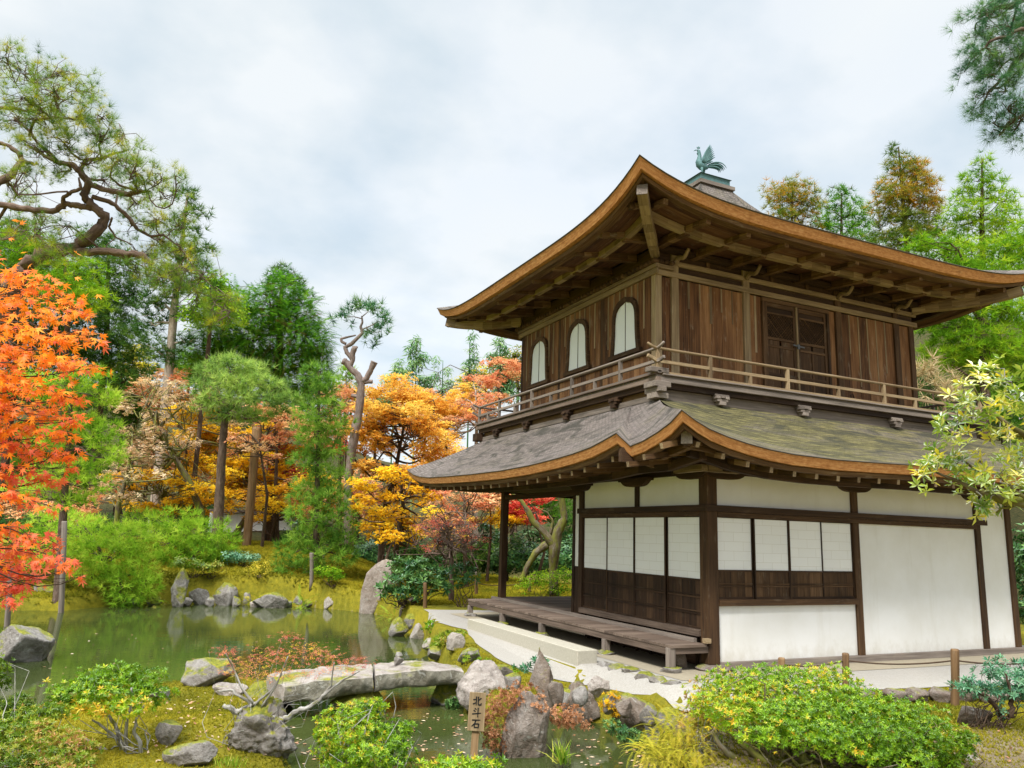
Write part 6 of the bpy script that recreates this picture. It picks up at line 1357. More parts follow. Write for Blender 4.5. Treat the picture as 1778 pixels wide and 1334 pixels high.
for (u, v, d, rx, ry, m), lab in zip(UND, UL):
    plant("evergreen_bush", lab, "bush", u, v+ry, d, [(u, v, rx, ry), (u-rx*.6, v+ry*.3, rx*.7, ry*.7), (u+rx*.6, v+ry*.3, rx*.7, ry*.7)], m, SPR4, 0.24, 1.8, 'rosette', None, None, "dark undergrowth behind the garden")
# ================================================================== garden pines
plant("garden_pine", "round-topped pine on a straight bare trunk among the golden maples", "pine tree", 378, 930, 29,
      [(395, 632, 40, 13, -.3), (440, 640, 36, 12, .4), (362, 648, 28, 12, .5), (350, 672, 28, 13, -.2), (405, 662, 34, 12, -.9), (455, 665, 34, 13, -.4), (490, 672, 20, 11, .5), (425, 690, 36, 12, -.9), (372, 694, 28, 11, -.6), (500, 694, 20, 11, .1), (466, 698, 26, 10, -.6), (350, 705, 20, 9, .2), (400, 716, 30, 9, -.3), (448, 722, 30, 9, .1), (372, 724, 20, 7, .3), (488, 714, 20, 8, .2)],
      L_PINE3, TUF, 0.32, 2.4, 'cushion', [(378, 930, 20), (380, 880, 17), (384, 810, 15), (389, 745, 13), (392, 715, 9), (425, 690, 4)], B_PINE, crown="needles", shell=4)
plant("garden_pine", "tall tiered pine clipped into stacked green cushions beside the pond", "pine tree", 548, 1005, 27,
      [(553, 652, 30, 24), (550, 682, 34, 18), (585, 668, 14, 10), (556, 716, 46, 22), (580, 735, 30, 18), (545, 752, 42, 22), (568, 778, 42, 20), (540, 800, 40, 20), (566, 826, 44, 22), (540, 852, 44, 22), (575, 868, 42, 22), (535, 895, 40, 22), (580, 905, 40, 22), (545, 935, 46, 22), (598, 940, 22, 16), (510, 955, 38, 18), (560, 965, 56, 20), (520, 990, 46, 16), (600, 965, 26, 14)],
      L_PINE, TUF, 0.30, 1.7, 'cushion', [(548, 1005, 12), (549, 930, 11), (552, 800, 8), (554, 645, 3)], B_PINE, crown="needles", shell=4)
plant("garden_pine", "low spreading pine with fresh green needles hanging over the water at the left", "pine tree", 200, 1045, 25,
      [(110, 905, 60, 18, 1), (60, 935, 50, 22, 1), (150, 930, 60, 26, 0), (225, 935, 50, 28, 0), (110, 960, 60, 24, -.5), (195, 965, 62, 30, -.6), (240, 985, 34, 34, -.3), (160, 995, 50, 22, -.5), (215, 1015, 44, 24, -.8), (255, 1020, 26, 22, -.5), (40, 975, 40, 20, 0), (220, 1045, 34, 12, -.9)],
      L_PINE2, TUF, 0.28, 1.7, 'cushion', [(200, 1045, 14), (190, 1000, 10), (170, 950, 6)], B_PINE, crown="needles", shell=4)
plant("garden_pine", "wide low pine with fresh green needles right behind the hanging one", "pine tree", 330, 1000, 28,
      [(250, 905, 44, 18, 1), (300, 905, 52, 20, 0), (345, 925, 56, 24, -.3), (290, 940, 50, 22, -.5), (385, 945, 36, 22, -.3), (340, 960, 60, 20, -.6), (300, 970, 40, 14, -.5), (395, 965, 26, 12)],
      L_PINE2, TUF, 0.30, 1.7, 'cushion', [(330, 1000, 14), (325, 960, 10), (315, 920, 6)], B_PINE, crown="needles", shell=4)
plant("garden_pine", "pine with rounded green cushions behind the orange maple leaves", "pine tree", 110, 960, 23,
      [(150, 655, 48, 22), (185, 690, 24, 22), (110, 690, 56, 26), (60, 670, 50, 26), (180, 755, 40, 30), (140, 740, 40, 24), (90, 760, 50, 30), (190, 790, 30, 22), (150, 810, 30, 18), (100, 820, 50, 22), (165, 840, 30, 16), (60, 850, 60, 24), (130, 870, 40, 16)],
      L_PINE2, TUF, 0.28, 1.6, 'tuft', [(110, 960, 14), (112, 860, 12), (120, 760, 9), (125, 660, 4)], B_PINE, crown="needles")
plant("garden_pine", "slender pine top peeking out left of the tall twisted pine", "pine tree", 600, 960, 36, [(600, 645, 18, 12), (590, 660, 14, 8), (612, 662, 12, 6)], L_PINE, TUF, 0.36, 1.4, 'tuft', [(600, 960, 5), (601, 650, 2)], B_PINE, crown="needles")
# tall twisted pine
def twisted():
    D = 31; base = base_at(606, 960, D); t = thing("twisted_pine", "tall bare twisted pine with lopped stubs and a small tuft crown", "pine tree", base)
    z = lambda u, v: (300+u/3.176, 440+v/3.176)
    def pl(l): return [(*z(u, v), w/3.176) for u, v, w in l]
    b = MB(); tubes = [[(606, 960, 18)]+pl([(968, 1250, 44), (985, 1100, 46), (1005, 990, 52), (1016, 930, 46), (1030, 850, 44), (1040, 720, 40), (1020, 670, 38), (985, 640, 34), (960, 605, 34), (938, 592, 40)]),
        pl([(975, 625, 26), (992, 590, 28), (990, 555, 30), (1004, 520, 30), (1012, 528, 30)]), pl([(990, 585, 24), (960, 548, 22), (950, 518, 22), (985, 500, 22), (1018, 468, 20), (1046, 440, 18), (1036, 405, 14), (1046, 380, 11), (1042, 345, 8)]),
        pl([(955, 500, 16), (932, 488, 15), (926, 472, 13), (965, 462, 11), (1010, 452, 8)]), pl([(1046, 705, 34), (1068, 690, 30), (1090, 648, 28), (1106, 612, 34), (1112, 598, 40)]), pl([(1045, 712, 26), (1080, 708, 22), (1102, 708, 22)]), pl([(1030, 795, 20), (985, 782, 22)]),
        pl([(1045, 420, 8), (1090, 400, 6), (1130, 380, 4)]), pl([(1040, 360, 6), (1000, 350, 5), (960, 350, 3)]), pl([(1044, 350, 6), (1080, 320, 4)]), pl([(1060, 410, 6), (1110, 440, 4), (1150, 430, 3)])]
    for l in tubes:
        q = trunk_px(l, D); P = []; R = []
        for i in range(len(q)-1):
            for s in range(4): P.append(q[i][0]+(q[i+1][0]-q[i][0])*s/4); R.append((q[i][1]+(q[i+1][1]-q[i][1])*s/4)*RNG.uniform(.93, 1.1))
        P.append(q[-1][0]); R.append(q[-1][1]*0.9); b.tube(P, R, 10, wob=0.05)
    b.build("trunk", B_TWIST, t)
    cl = [C(*z(u, v), rx/3.176, ry/3.176, D+RNG.uniform(-.6, .6)) for u, v, rx, ry in ((1060, 285, 70, 34), (1010, 300, 50, 28), (1100, 310, 60, 34), (930, 345, 40, 22), (960, 330, 40, 26), (1150, 350, 50, 34), (1185, 350, 26, 34), (1170, 400, 44, 26), (1120, 420, 50, 26), (1080, 470, 34, 24), (1110, 500, 26, 36), (1165, 460, 24, 20), (880, 360, 16, 14), (1190, 440, 20, 14), (985, 390, 40, 14))]
    leaves(t, "needles", L_PINEB, cl, TUF, 0.38, 1.5, 'tuft')
twisted()
# more single trees and bushes closing the slope between the trunks
for i, (u, v, d, rx, ry, m, lab) in enumerate((
    (40, 780, 43, 60, 60, L_HINOKI, "green bushy tree low on the slope behind the orange maple leaves"), (130, 800, 44, 60, 60, L_DARK, "dark bushy tree low on the slope behind the cushion pine"), (215, 700, 45, 44, 60, L_HINOKI, "green tree low on the slope behind the faded maple"), (255, 790, 45, 50, 60, L_SALMON, "reddish bushy tree behind the leaning mossy trunk"),
    (320, 800, 46, 50, 60, L_GOLD, "golden bushy tree far behind the faded beige maple"), (400, 790, 47, 60, 60, L_SALMON, "reddish tree far behind the round-topped pine's trunk"), (470, 860, 46, 60, 44, L_GOLD, "golden tree behind the prop post on the slope"), (540, 850, 47, 60, 50, L_YELLOW, "yellow tree far behind the tiered pine"), (620, 860, 46, 50, 60, L_SALMON, "coral tree behind the base of the twisted pine"),
    (340, 880, 44, 60, 40, L_DARK, "dark bush at the upper end of the mossy slope"), (520, 905, 44, 40, 34, L_DEEP, "deep green bush left of the tiered pine on the slope"), (700, 930, 42, 60, 40, L_DEEP, "deep green bush on the slope below the golden maples"),
    (770, 800, 48, 60, 60, L_GOLD, "golden tree on the hill just over the roof tip"), (890, 860, 44, 46, 40, L_DARK, "dark tree framed by the veranda posts"), (960, 870, 44, 46, 50, L_HINOKI, "green tree framed by the porch behind the mossy trunk"), (990, 930, 42, 40, 50, L_DARK, "dark bush at the right side of the porch opening"), (920, 940, 43, 46, 34, L_DEEP, "deep green bush low behind the porch opening"), (840, 930, 42, 40, 34, L_DEEP, "deep green bush left of the first veranda post"), (1610, 700, 40, 60, 60, L_DARK, "dark tree behind the balcony's right corner"), (1740, 720, 40, 60, 60, L_HINOKI, "green tree behind the lower roof's right end"))):
    plant("hill_tree", lab, "tree", u, v+ry*1.3, d, [(u, v-ry*.45, rx*.6, ry*.45), (u-rx*.5, v, rx*.55, ry*.4), (u+rx*.5, v-ry*.05, rx*.55, ry*.45), (u-rx*.3, v+ry*.45, rx*.6, ry*.45), (u+rx*.35, v+ry*.5, rx*.6, ry*.45)], m, TUF_B if m in (L_DARK, L_HINOKI) else SPR4, 0.38, 1.3, 'flat', [(u, v+ry*1.3, 7), (u, v, 4)], B_DARK, "trees on the slope behind the garden")

maple("pale pink-orange maple filling the gap between the low pines and the golden trees", 150, 930, 32, pads(110, 870, 110, 40, 22, 22, 8, 31), L_SALMON, [(150, 930, 7), (145, 890, 5), (140, 860, 3)], 1.1)
maple("yellow maple with low boughs in front of the white garden wall", 470, 955, 34, pads(440, 870, 70, 36, 22, 22, 8, 32), L_YELLOW, [(486, 955, 7), (480, 900, 5), (470, 850, 3)], 1.3)
maple("pale coral maple whose boughs cross the prop post", 455, 950, 31, pads(440, 770, 60, 40, 16, 22, 8, 33), L_SALMON, [(470, 950, 6), (464, 860, 5), (450, 770, 3)], 0.9)
maple("peach-coloured maple between the faded maple and the round-topped pine", 330, 950, 37, pads(300, 690, 70, 44, 20, 24, 9, 34), L_SALMON, [(330, 950, 7), (325, 800, 5), (310, 690, 2)], 1.1)
maple("rosy maple on the hill above the golden ones", 880, 860, 42, pads(870, 660, 36, 40, 12, 22, 9, 35)+pads(740, 690, 50, 22, 10, 22, 8, 36), L_SALMON, [(870, 860, 6), (868, 740, 4), (866, 660, 2)], 1.1)
# ================================================================== near trees
def big_pine():
    D = 12.5; base = base_at(-260, 1120, D); t = thing("pine_tree", "big old pine reaching in from the left edge with crooked reddish limbs and needle tufts", "pine tree", base)
    z = lambda u, v: (u/3.177, 60+v/3.177)
    L = [[(-260, 1120, 60), (-150, 900, 52), (-40, 620, 44), (20, 500, 34)]+[(*z(u, v), w/3.177) for u, v, w in ((130, 1290, 80), (240, 1200, 70), (330, 1190, 62), (410, 1175, 62), (480, 1130, 64), (560, 1060, 60), (575, 1000, 48), (500, 935, 46), (462, 885, 40), (492, 825, 42), (445, 755, 36), (400, 718, 28), (330, 712, 24), (240, 665, 18), (150, 610, 12))]]
    for l in ([(400, 1205, 44), (560, 1192, 42), (700, 1212, 38), (780, 1215, 36), (830, 1262, 26), (835, 1300, 12)], [(510, 960, 26), (430, 945, 34), (360, 935, 30), (300, 975, 32), (200, 970, 34), (100, 955, 34), (-60, 930, 40)],
              [(505, 835, 30), (600, 862, 30), (700, 882, 30), (770, 865, 22), (830, 865, 10)], [(510, 895, 26), (620, 930, 24), (700, 1000, 22), (760, 1075, 18), (830, 1115, 14), (900, 1105, 12), (1000, 1180, 8)],
              [(-40, 830, 44), (50, 785, 38), (95, 730, 34), (125, 700, 30), (105, 655, 26), (40, 612, 22), (-30, 590, 24)], [(445, 745, 22), (470, 695, 20), (560, 684, 18), (620, 660, 14), (700, 640, 9)], [(-20, 408, 22), (70, 405, 20), (150, 425, 14), (260, 400, 8)],
              [(80, 462, 12), (170, 540, 16), (200, 590, 14), (270, 660, 16), (330, 712, 18)], [(350, 960, 24), (348, 900, 22), (390, 872, 20), (445, 850, 18), (435, 790, 10)], [(160, 560, 16), (178, 500, 16), (195, 468, 14), (300, 456, 12), (420, 470, 8)], [(130, 700, 22), (180, 712, 18)],
              [(620, 1010, 12), (600, 1060, 12), (640, 1120, 10), (730, 1160, 6)], [(730, 750, 8), (790, 830, 10), (760, 780, 8), (740, 740, 5)], [(560, 684, 12), (545, 610, 10), (600, 520, 6)], [(300, 456, 10), (330, 380, 7), (400, 340, 5)], [(150, 425, 9), (200, 330, 7), (210, 240, 4)], [(280, 1180, 12), (190, 1090, 12), (200, 1030, 9)], [(1000, 1180, 6), (1080, 1300, 6), (1180, 1400, 4)], [(560, 1190, 12), (460, 1110, 9), (380, 1050, 7)]):
        L.append([(*z(u, v), w/3.177) for u, v, w in l])
    b = MB(); PA = []; RA = []
    for i, l in enumerate(L):
        off = 0.0 if i == 0 else RNG.uniform(-.5, .5); q = [(at(u, v, D+off*min(1, k/2.5)), w*px(D)/2) for k, (u, v, w) in enumerate(l)]; P = []; R = []
        for k in range(len(q)-1):
            for s in range(5):
                f = s/5; P.append(q[k][0]+(q[k+1][0]-q[k][0])*f+jit(q[k][1]*0.16)); R.append((q[k][1]+(q[k+1][1]-q[k][1])*f)*RNG.uniform(.9, 1.12))
        P.append(q[-1][0]); R.append(q[-1][1]); b.tube(P, R, 10, wob=0.07)
        PA += P[25:] if i == 0 else P; RA += R[25:] if i == 0 else R
    b.build("trunk", B_PINE, t); PA = np.array(PA); RA = np.array(RA)
    # clusters of tufts
    zones = [(10, 100, 34, 26), (60, 130, 40, 26), (110, 125, 36, 22), (40, 170, 46, 30), (100, 170, 46, 30), (150, 160, 22, 26), (20, 210, 40, 26), (80, 215, 46, 26), (140, 210, 34, 30), (170, 200, 20, 24), (60, 255, 40, 20), (120, 250, 40, 22), (175, 240, 34, 26), (205, 250, 24, 20), (40, 300, 36, 20), (150, 275, 40, 20), (200, 285, 40, 22), (240, 280, 24, 20), (100, 300, 30, 16), (180, 315, 40, 16), (230, 315, 40, 18), (280, 310, 28, 22), (305, 305, 14, 16), (30, 340, 36, 16), (70, 375, 40, 18), (20, 395, 40, 22), (240, 350, 40, 18), (290, 345, 30, 20), (270, 385, 44, 22), (310, 380, 22, 22), (230, 390, 36, 16), (60, 420, 50, 20), (110, 395, 30, 14), (290, 425, 44, 24), (250, 440, 40, 20), (330, 440, 30, 22), (300, 470, 50, 24), (350, 480, 30, 24), (255, 480, 36, 18), (90, 450, 40, 16), (340, 520, 44, 26), (390, 530, 40, 24), (310, 505, 26, 16), (375, 560, 30, 18)]
    TP = []; b = MB()
    for u, v, rx, ry in zones:
        c = at(u, v, D+RNG.uniform(-1.0, 1.0)); k = px(D); n = max(5, int(rx*ry/40))
        dist = np.linalg.norm(PA-c, axis=1); i = int(np.argmin(dist+RNG.uniform(0, .15, len(dist)))); q = twig(b, PA[i], c, min(RA[i]*0.6, 0.028), 0.010, 0.18, 6, 0.05, 5)
        for _ in range(n):
            w = RNG.normal(size=3)*0.55; p = c+HR3*w[0]*rx*k+HX3*w[1]*(rx+ry)/2*k+UP*w[2]*ry*k
            s = q[random.randint(3, 6)]; twig(b, s, p, 0.007, 0.003, 0.15, 3, 0.0, 4); TP.append((p, p-s))
    b.build("branches", B_PINE, t)
    P = []; Dn = []
    for p, d in TP:
        d = d/(np.linalg.norm(d)+1e-6)
        for _ in range(3): P.append(p+jit(0.045)); Dn.append(d*0.5+UP*0.9+RNG.normal(size=3)*0.4)
    P = np.array(P); leaf_mesh("needles", L_PINEN, t, P, frames(np.array(Dn)), RNG.uniform(.12, .21, len(P)), *TUF_N, np.clip(np.repeat(RNG.normal(.58, .22, len(TP)), 3)+RNG.normal(0, .1, len(P)), 0, 1))
big_pine()
def corner_pine():
    D = 9.0; base = base_at(2150, 1250, D); t = thing("pine_tree", "pine bough with long blue-green needles hanging in at the top right corner", "pine tree", base)
    L = [[(2150, 1250, 70), (2120, 700, 60), (2060, 200, 50), (1990, -100, 40)], [(2030, 0, 30), (1920, -10, 22), (1830, 40, 16), (1780, 90, 10), (1745, 130, 7), (1720, 160, 4)], [(2050, 100, 26), (1930, 130, 18), (1840, 170, 12), (1790, 190, 8), (1750, 215, 5), (1735, 235, 3)], [(1900, -12, 16), (1820, -20, 12), (1750, 10, 9), (1700, 30, 6)], [(1830, 40, 10), (1770, 50, 7), (1720, 75, 5), (1690, 100, 3)]]
    b = MB(); PA = []
    for l in L:
        q = trunk_px(l, D); P = []; R = []
        for k in range(len(q)-1):
            for s in range(5): f = s/5; P.append(q[k][0]+(q[k+1][0]-q[k][0])*f+jit(.012)); R.append(q[k][1]+(q[k+1][1]-q[k][1])*f)
        b.tube(P+[q[-1][0]], R+[q[-1][1]], 9, wob=0.05); PA += P[8:]
    b.build("trunk", B_PINE, t); PA = np.array(PA); TP = []; b = MB()
    for u, v, rx, ry in ((1700, 22, 30, 16), (1745, 20, 34, 22), (1780, 40, 30, 30), (1700, 60, 22, 14), (1740, 62, 34, 18), (1690, 92, 22, 14), (1730, 100, 34, 20), (1775, 95, 26, 26), (1675, 125, 14, 12), (1705, 130, 26, 14), (1750, 140, 34, 20), (1715, 165, 26, 14), (1765, 175, 24, 20), (1705, 190, 20, 14), (1735, 200, 26, 16), (1775, 210, 20, 20), (1725, 225, 18, 10), (1758, 235, 18, 10), (1840, 60, 60, 60), (1840, 170, 50, 50)):
        c = at(u, v, D+RNG.uniform(-.5, .5)); k = px(D); n = max(5, int(rx*ry/28)); i = int(np.argmin(np.linalg.norm(PA-c, axis=1))); q = twig(b, PA[i], c, 0.012, 0.006, 0.15, 5, 0, 5)
        for _ in range(n):
            w = RNG.normal(size=3)*0.55; p = c+HR3*w[0]*rx*k+HX3*w[1]*rx*k+UP*w[2]*ry*k; s = q[random.randint(2, 5)]; twig(b, s, p, 0.005, 0.002, .15, 3, 0, 4); TP.append((p, p-s))
    b.build("branches", B_DARK, t); P = []; Dn = []
    for p, d in TP:
        d = d/(np.linalg.norm(d)+1e-6)
        for _ in range(3): P.append(p+jit(0.03)); Dn.append(d*0.8-HR3*0.35+UP*0.25+RNG.normal(size=3)*0.4)
    leaf_mesh("needles", L_PINEB, t, np.array(P), frames(np.array(Dn)), RNG.uniform(.11, .18, len(P)), *TUF_N, np.clip(np.repeat(RNG.normal(.5, .2, len(TP)), 3), 0, 1))
corner_pine()
def orange_maple():
    D = 5.6; base = base_at(-420, 1330, D); t = thing("maple_tree", "bright orange-red maple foliage close by at the left edge", "tree", base)
    tr = trunk_px([(-420, 1330, 120), (-380, 1000, 100), (-300, 800, 80), (-220, 650, 60)], D)
    b = MB(); b.tube([base]+[p for p, _ in tr[1:]], [r for _, r in tr], 10, wob=.06); b.build("trunk", B_DARK, t)
    Z = [(20, 480, 36, 14, .55), (70, 495, 40, 14, .6), (120, 520, 34, 14, .6), (145, 545, 22, 10, .55), (30, 520, 50, 16, .65), (90, 545, 50, 16, .65), (140, 580, 34, 12, .6), (165, 592, 16, 8, .5), (30, 570, 50, 16, .68), (90, 590, 40, 14, .65), (20, 610, 40, 14, .65), (70, 625, 50, 16, .62), (120, 632, 40, 12, .55), (165, 640, 20, 7, .45), (20, 660, 40, 14, .6), (70, 672, 50, 14, .55), (110, 690, 34, 12, .5), (140, 695, 16, 8, .45), (30, 705, 44, 14, .6), (85, 720, 50, 14, .5), (125, 728, 26, 10, .5), (40, 745, 50, 14, .5), (100, 755, 34, 12, .5), (20, 775, 36, 12, .35), (70, 785, 44, 12, .45), (115, 790, 24, 10, .5), (30, 825, 40, 14, .25), (80, 835, 36, 12, .3), (120, 812, 14, 8, .4), (20, 858, 30, 10, .4), (40, 872, 20, 6, .3), (90, 880, 22, 7, .4),
         (10, 920, 30, 12, .45), (45, 935, 36, 12, .35), (90, 945, 24, 10, .25), (30, 960, 40, 12, .25), (80, 972, 36, 12, .3), (115, 985, 22, 9, .35), (145, 1000, 9, 6, .4), (20, 990, 36, 12, .15), (55, 1000, 26, 10, .12), (15, 1020, 30, 12, .12), (40, 1015, 16, 8, .12), (15, 1045, 16, 10, .18), (-30, 700, 60, 200, .5), (-30, 980, 50, 60, .3)]
    b = MB(); P = []; N = []; tt = []; k = px(D); A = tarea(*MAP)*0.072**2
    for u, v, rx, ry, tc in Z:
        c = at(u, v, D+RNG.uniform(-.45, .45)); s0 = at(-90-0.2*u, v-RNG.uniform(-10, 60), D+RNG.uniform(-.3, .3)); q = twig(b, s0, c, 0.008, 0.003, 0.06, 7, 0.03, 5)
        n = int(2.3*math.pi*rx*k*ry*k/A)
        for _ in range(3): twig(b, q[random.randint(3, 6)], c+HR3*RNG.uniform(-.2, .9)*rx*k+UP*RNG.uniform(-.8, .8)*ry*k+HX3*RNG.uniform(-.5, .5)*rx*k, 0.003, 0.0015, .1, 4, 0, 4)
        w = RNG.normal(size=(n, 3))*0.55; P.append(c+w[:, :1]*HR3*rx*k+w[:, 1:2]*HX3*rx*k*0.7+w[:, 2:]*UP*ry*k); N.append(UP*0.55-HX3*0.65+RNG.normal(size=(n, 3))*0.42); tt.append(np.clip(tc+RNG.normal(0, .13, n), 0, 1))
    b.build("branches", B_DARK, t); P = np.concatenate(P); Z3 = np.concatenate(N); Z3 /= np.linalg.norm(Z3, axis=1, keepdims=True)
    X = HR3*0.6-UP*0.6-HX3*0.2+RNG.normal(size=P.shape)*0.5; X -= Z3*(X*Z3).sum(1, keepdims=True); X /= np.linalg.norm(X, axis=1, keepdims=True); Y = np.cross(Z3, X)
    leaf_mesh("leaves", L_ORANGE, t, P, np.stack([X, Y, Z3], 2), RNG.uniform(.052, .088, len(P)), *MAP, np.concatenate(tt))
orange_maple()
def right_branch():
    D = 6.0; base = base_at(2050, 1350, D); t = thing("broadleaf_tree", "leafy branch with yellow-green whorled leaves reaching in at the right edge", "tree", base)
    L = [[(2050, 1350, 80), (2030, 1050, 70), (1960, 930, 50), (1860, 900, 30), (1790, 876, 20), (1740, 868, 14), (1700, 855, 10), (1660, 835, 6), (1610, 812, 3)], [(1960, 900, 36), (1880, 800, 26), (1800, 765, 14), (1750, 740, 8), (1710, 705, 5), (1690, 670, 3)], [(1740, 868, 8), (1700, 820, 5), (1660, 790, 3)], [(1800, 765, 9), (1740, 750, 6), (1690, 730, 4), (1655, 735, 2)], [(1790, 876, 8), (1740, 830, 5), (1700, 800, 3)], [(1770, 872, 6), (1730, 890, 3)], [(1830, 780, 8), (1780, 700, 5), (1750, 660, 3)]]
    b = MB(); PA = []
    for l in L:
        q = trunk_px(l, D, .12); P = []; R = []
        for k in range(len(q)-1):
            for s in range(4): f = s/4; P.append(q[k][0]+(q[k+1][0]-q[k][0])*f+jit(.006)); R.append(q[k][1]+(q[k+1][1]-q[k][1])*f)
        b.tube(P+[q[-1][0]], R+[q[-1][1]], 8); PA += P[6:] if l[0][0] == 2050 else P
    b.build("trunk", B_MOSS, t); PA = np.array(PA); b = MB(); P = []; N = []
    for u, v in ((1690, 655), (1715, 645), (1735, 665), (1760, 650), (1770, 680), (1700, 685), (1675, 690), (1725, 695), (1750, 700), (1660, 715), (1690, 715), (1715, 725), (1660, 740), (1740, 730), (1770, 725), (1680, 755), (1720, 755), (1750, 760), (1775, 755), (1655, 735), (1785, 700), (1640, 745), (1730, 640),
                 (1605, 800), (1590, 815), (1625, 795), (1600, 830), (1640, 800), (1650, 815), (1620, 825), (1660, 800), (1670, 830), (1690, 815), (1700, 790), (1715, 830), (1680, 850), (1705, 860), (1725, 845), (1745, 815), (1750, 845), (1765, 825), (1730, 880), (1705, 880), (1760, 865), (1775, 850), (1720, 870), (1740, 800), (1770, 800), (1755, 785)):
        c = at(u, v, D+RNG.uniform(-.3, .3)); i = int(np.argmin(np.linalg.norm(PA-c, axis=1))); twig(b, PA[i], c, .006, .0025, .1, 4, 0, 5)
        for _ in range(5): P.append(c+jit(.05)); N.append(c-PA[i]+UP*0.25+RNG.normal(size=3)*0.18)
    b.build("branches", B_LICH, t)
    leaf_mesh("leaves", L_BRANCH, t, np.array(P), frames(np.array(N)), RNG.uniform(.065, .105, len(P)), *T_rosette(7, 0.33, -0.1, 0.9), RNG.uniform(0.1, 1, len(P)))
right_branch()
# ================================================================== foreground shrubs
def shrub(name, label, u, vb, d, cl, mat, tmpl, size, cover, mode, stems, bmat, n_st=6, sr=0.02, group=None, cat="shrub", **k):
    base = base_at(u, vb, d); t = thing(name, label, cat, base, group)
    K = [C(*c[:4], d+(c[4] if len(c) > 4 and c[4] is not None else 0))+((c[5],) if len(c) > 5 else ()) for c in cl]
    leaves(t, "foliage", mat, K, tmpl, size, cover, mode, **k)
    b = MB()
    for c in K:
        for _ in range(n_st):
            v = RNG.normal(size=3); v /= np.linalg.norm(v); e = c[0]+(HR3*v[0]*c[1]+HX3*v[1]*c[2]+UP*v[2]*c[3])*0.85
            s = base+HR3*RNG.uniform(-.12, .12)*2+HX3*RNG.uniform(-.1, .1); m = s*0.45+e*0.55-UP*0.12+jit(.07)
            q = twig(b, s, m, sr, sr*0.6, .14, 4, 0, 6); twig(b, m, e, sr*0.6, sr*0.18, .18, 4, 0, 5)
    if stems:
        for l in stems: 
            q = trunk_px(l, d, .05); P = []; R = []
            for i in range(len(q)-1):
                for s in range(4): f = s/4; P.append(q[i][0]+(q[i+1][0]-q[i][0])*f+jit(q[i][1]*.25)); R.append(q[i][1]+(q[i+1][1]-q[i][1])*f)
            b.tube(P+[q[-1][0]], R+[q[-1][1]], 8, wob=.06)
    b.build("branches", bmat, t); return t
shrub("azalea_shrub", "big rounded azalea with bright yellow-green leaves in the right foreground", 1450, 1375, 7.6,
      [(1270, 1185, 60, 26, .6, .62), (1345, 1178, 70, 24, .8, .6), (1430, 1176, 60, 24, .9, .55), (1230, 1215, 44, 22, .3, .7), (1310, 1210, 80, 30, .4, .6), (1400, 1205, 80, 30, .5, .5), (1480, 1215, 60, 30, .5, .45), (1270, 1240, 70, 26, 0, .65), (1360, 1240, 80, 30, 0, .5), (1450, 1240, 80, 32, .1, .42), (1540, 1240, 70, 34, .2, .42), (1600, 1255, 50, 34, .2, .45), (1330, 1275, 70, 22, -.3, .5), (1420, 1275, 80, 28, -.3, .42), (1510, 1275, 80, 30, -.2, .38), (1590, 1285, 70, 32, -.1, .4), (1650, 1285, 40, 34, 0, .4), (1560, 1315, 80, 26, -.3, .38), (1480, 1305, 60, 20, -.4, .4), (1640, 1315, 40, 22, -.1, .4), (1680, 1290, 18, 24, 0, .4)],
      L_AZA, ROS, 0.043, 1.6, 'rosette', [[(1380, 1400, 22), (1340, 1330, 16), (1300, 1300, 11), (1262, 1270, 7)], [(1420, 1400, 26), (1400, 1330, 20), (1380, 1300, 14), (1350, 1270, 8)], [(1470, 1400, 22), (1480, 1340, 16), (1500, 1310, 10)], [(1330, 1390, 20), (1290, 1330, 15), (1255, 1300, 10), (1235, 1270, 6)]], B_MOSS, 5, .016)
shrub("azalea_shrub", "bright green azalea in front of the bridge between island and sign", 640, 1400, 7.9,
      [(580, 1250, 32, 22, .2, .6), (625, 1240, 40, 22, .3, .6), (610, 1275, 55, 26, 0, .5), (665, 1270, 40, 24, .2, .45), (570, 1300, 26, 24, 0, .7), (630, 1310, 60, 28, -.2, .42), (690, 1300, 30, 28, 0, .4), (600, 1335, 50, 20, -.2, .5), (652, 1224, 20, 11, .3, .6), (560, 1272, 16, 14, .1, .7), (705, 1262, 18, 16, .2, .5), (680, 1335, 44, 22, -.2, .42)],
      L_AZA, ROS, 0.045, 1.6, 'rosette', None, B_LICH, 4, .012)
shrub("azalea_shrub", "flat-topped azalea on twisted bare stems in the left foreground", 222, 1318, 8.4,
      [(210, 1166, 40, 16, .3, .3), (165, 1180, 50, 18, .2, .35), (245, 1180, 44, 20, .3, .35), (120, 1205, 46, 20, 0, .4), (190, 1205, 60, 24, 0, .4), (265, 1205, 36, 20, .2, .4), (100, 1225, 34, 14, 0, .45), (160, 1228, 50, 14, -.2, .7), (230, 1228, 44, 12, -.2, .75)],
      L_AZA, ROS, 0.055, 1.6, 'rosette', [[(195, 1325, 9), (190, 1308, 8), (160, 1290, 6), (143, 1280, 3)], [(215, 1325, 10), (210, 1295, 8), (205, 1270, 7), (190, 1245, 5), (170, 1225, 3)], [(218, 1315, 8), (218, 1275, 6), (222, 1245, 5), (230, 1215, 4), (228, 1195, 3)], [(246, 1322, 8), (243, 1290, 7), (232, 1272, 6), (236, 1250, 4), (250, 1225, 2)], [(205, 1285, 6), (180, 1262, 4), (160, 1250, 3)]], B_LICH, 1, .007)
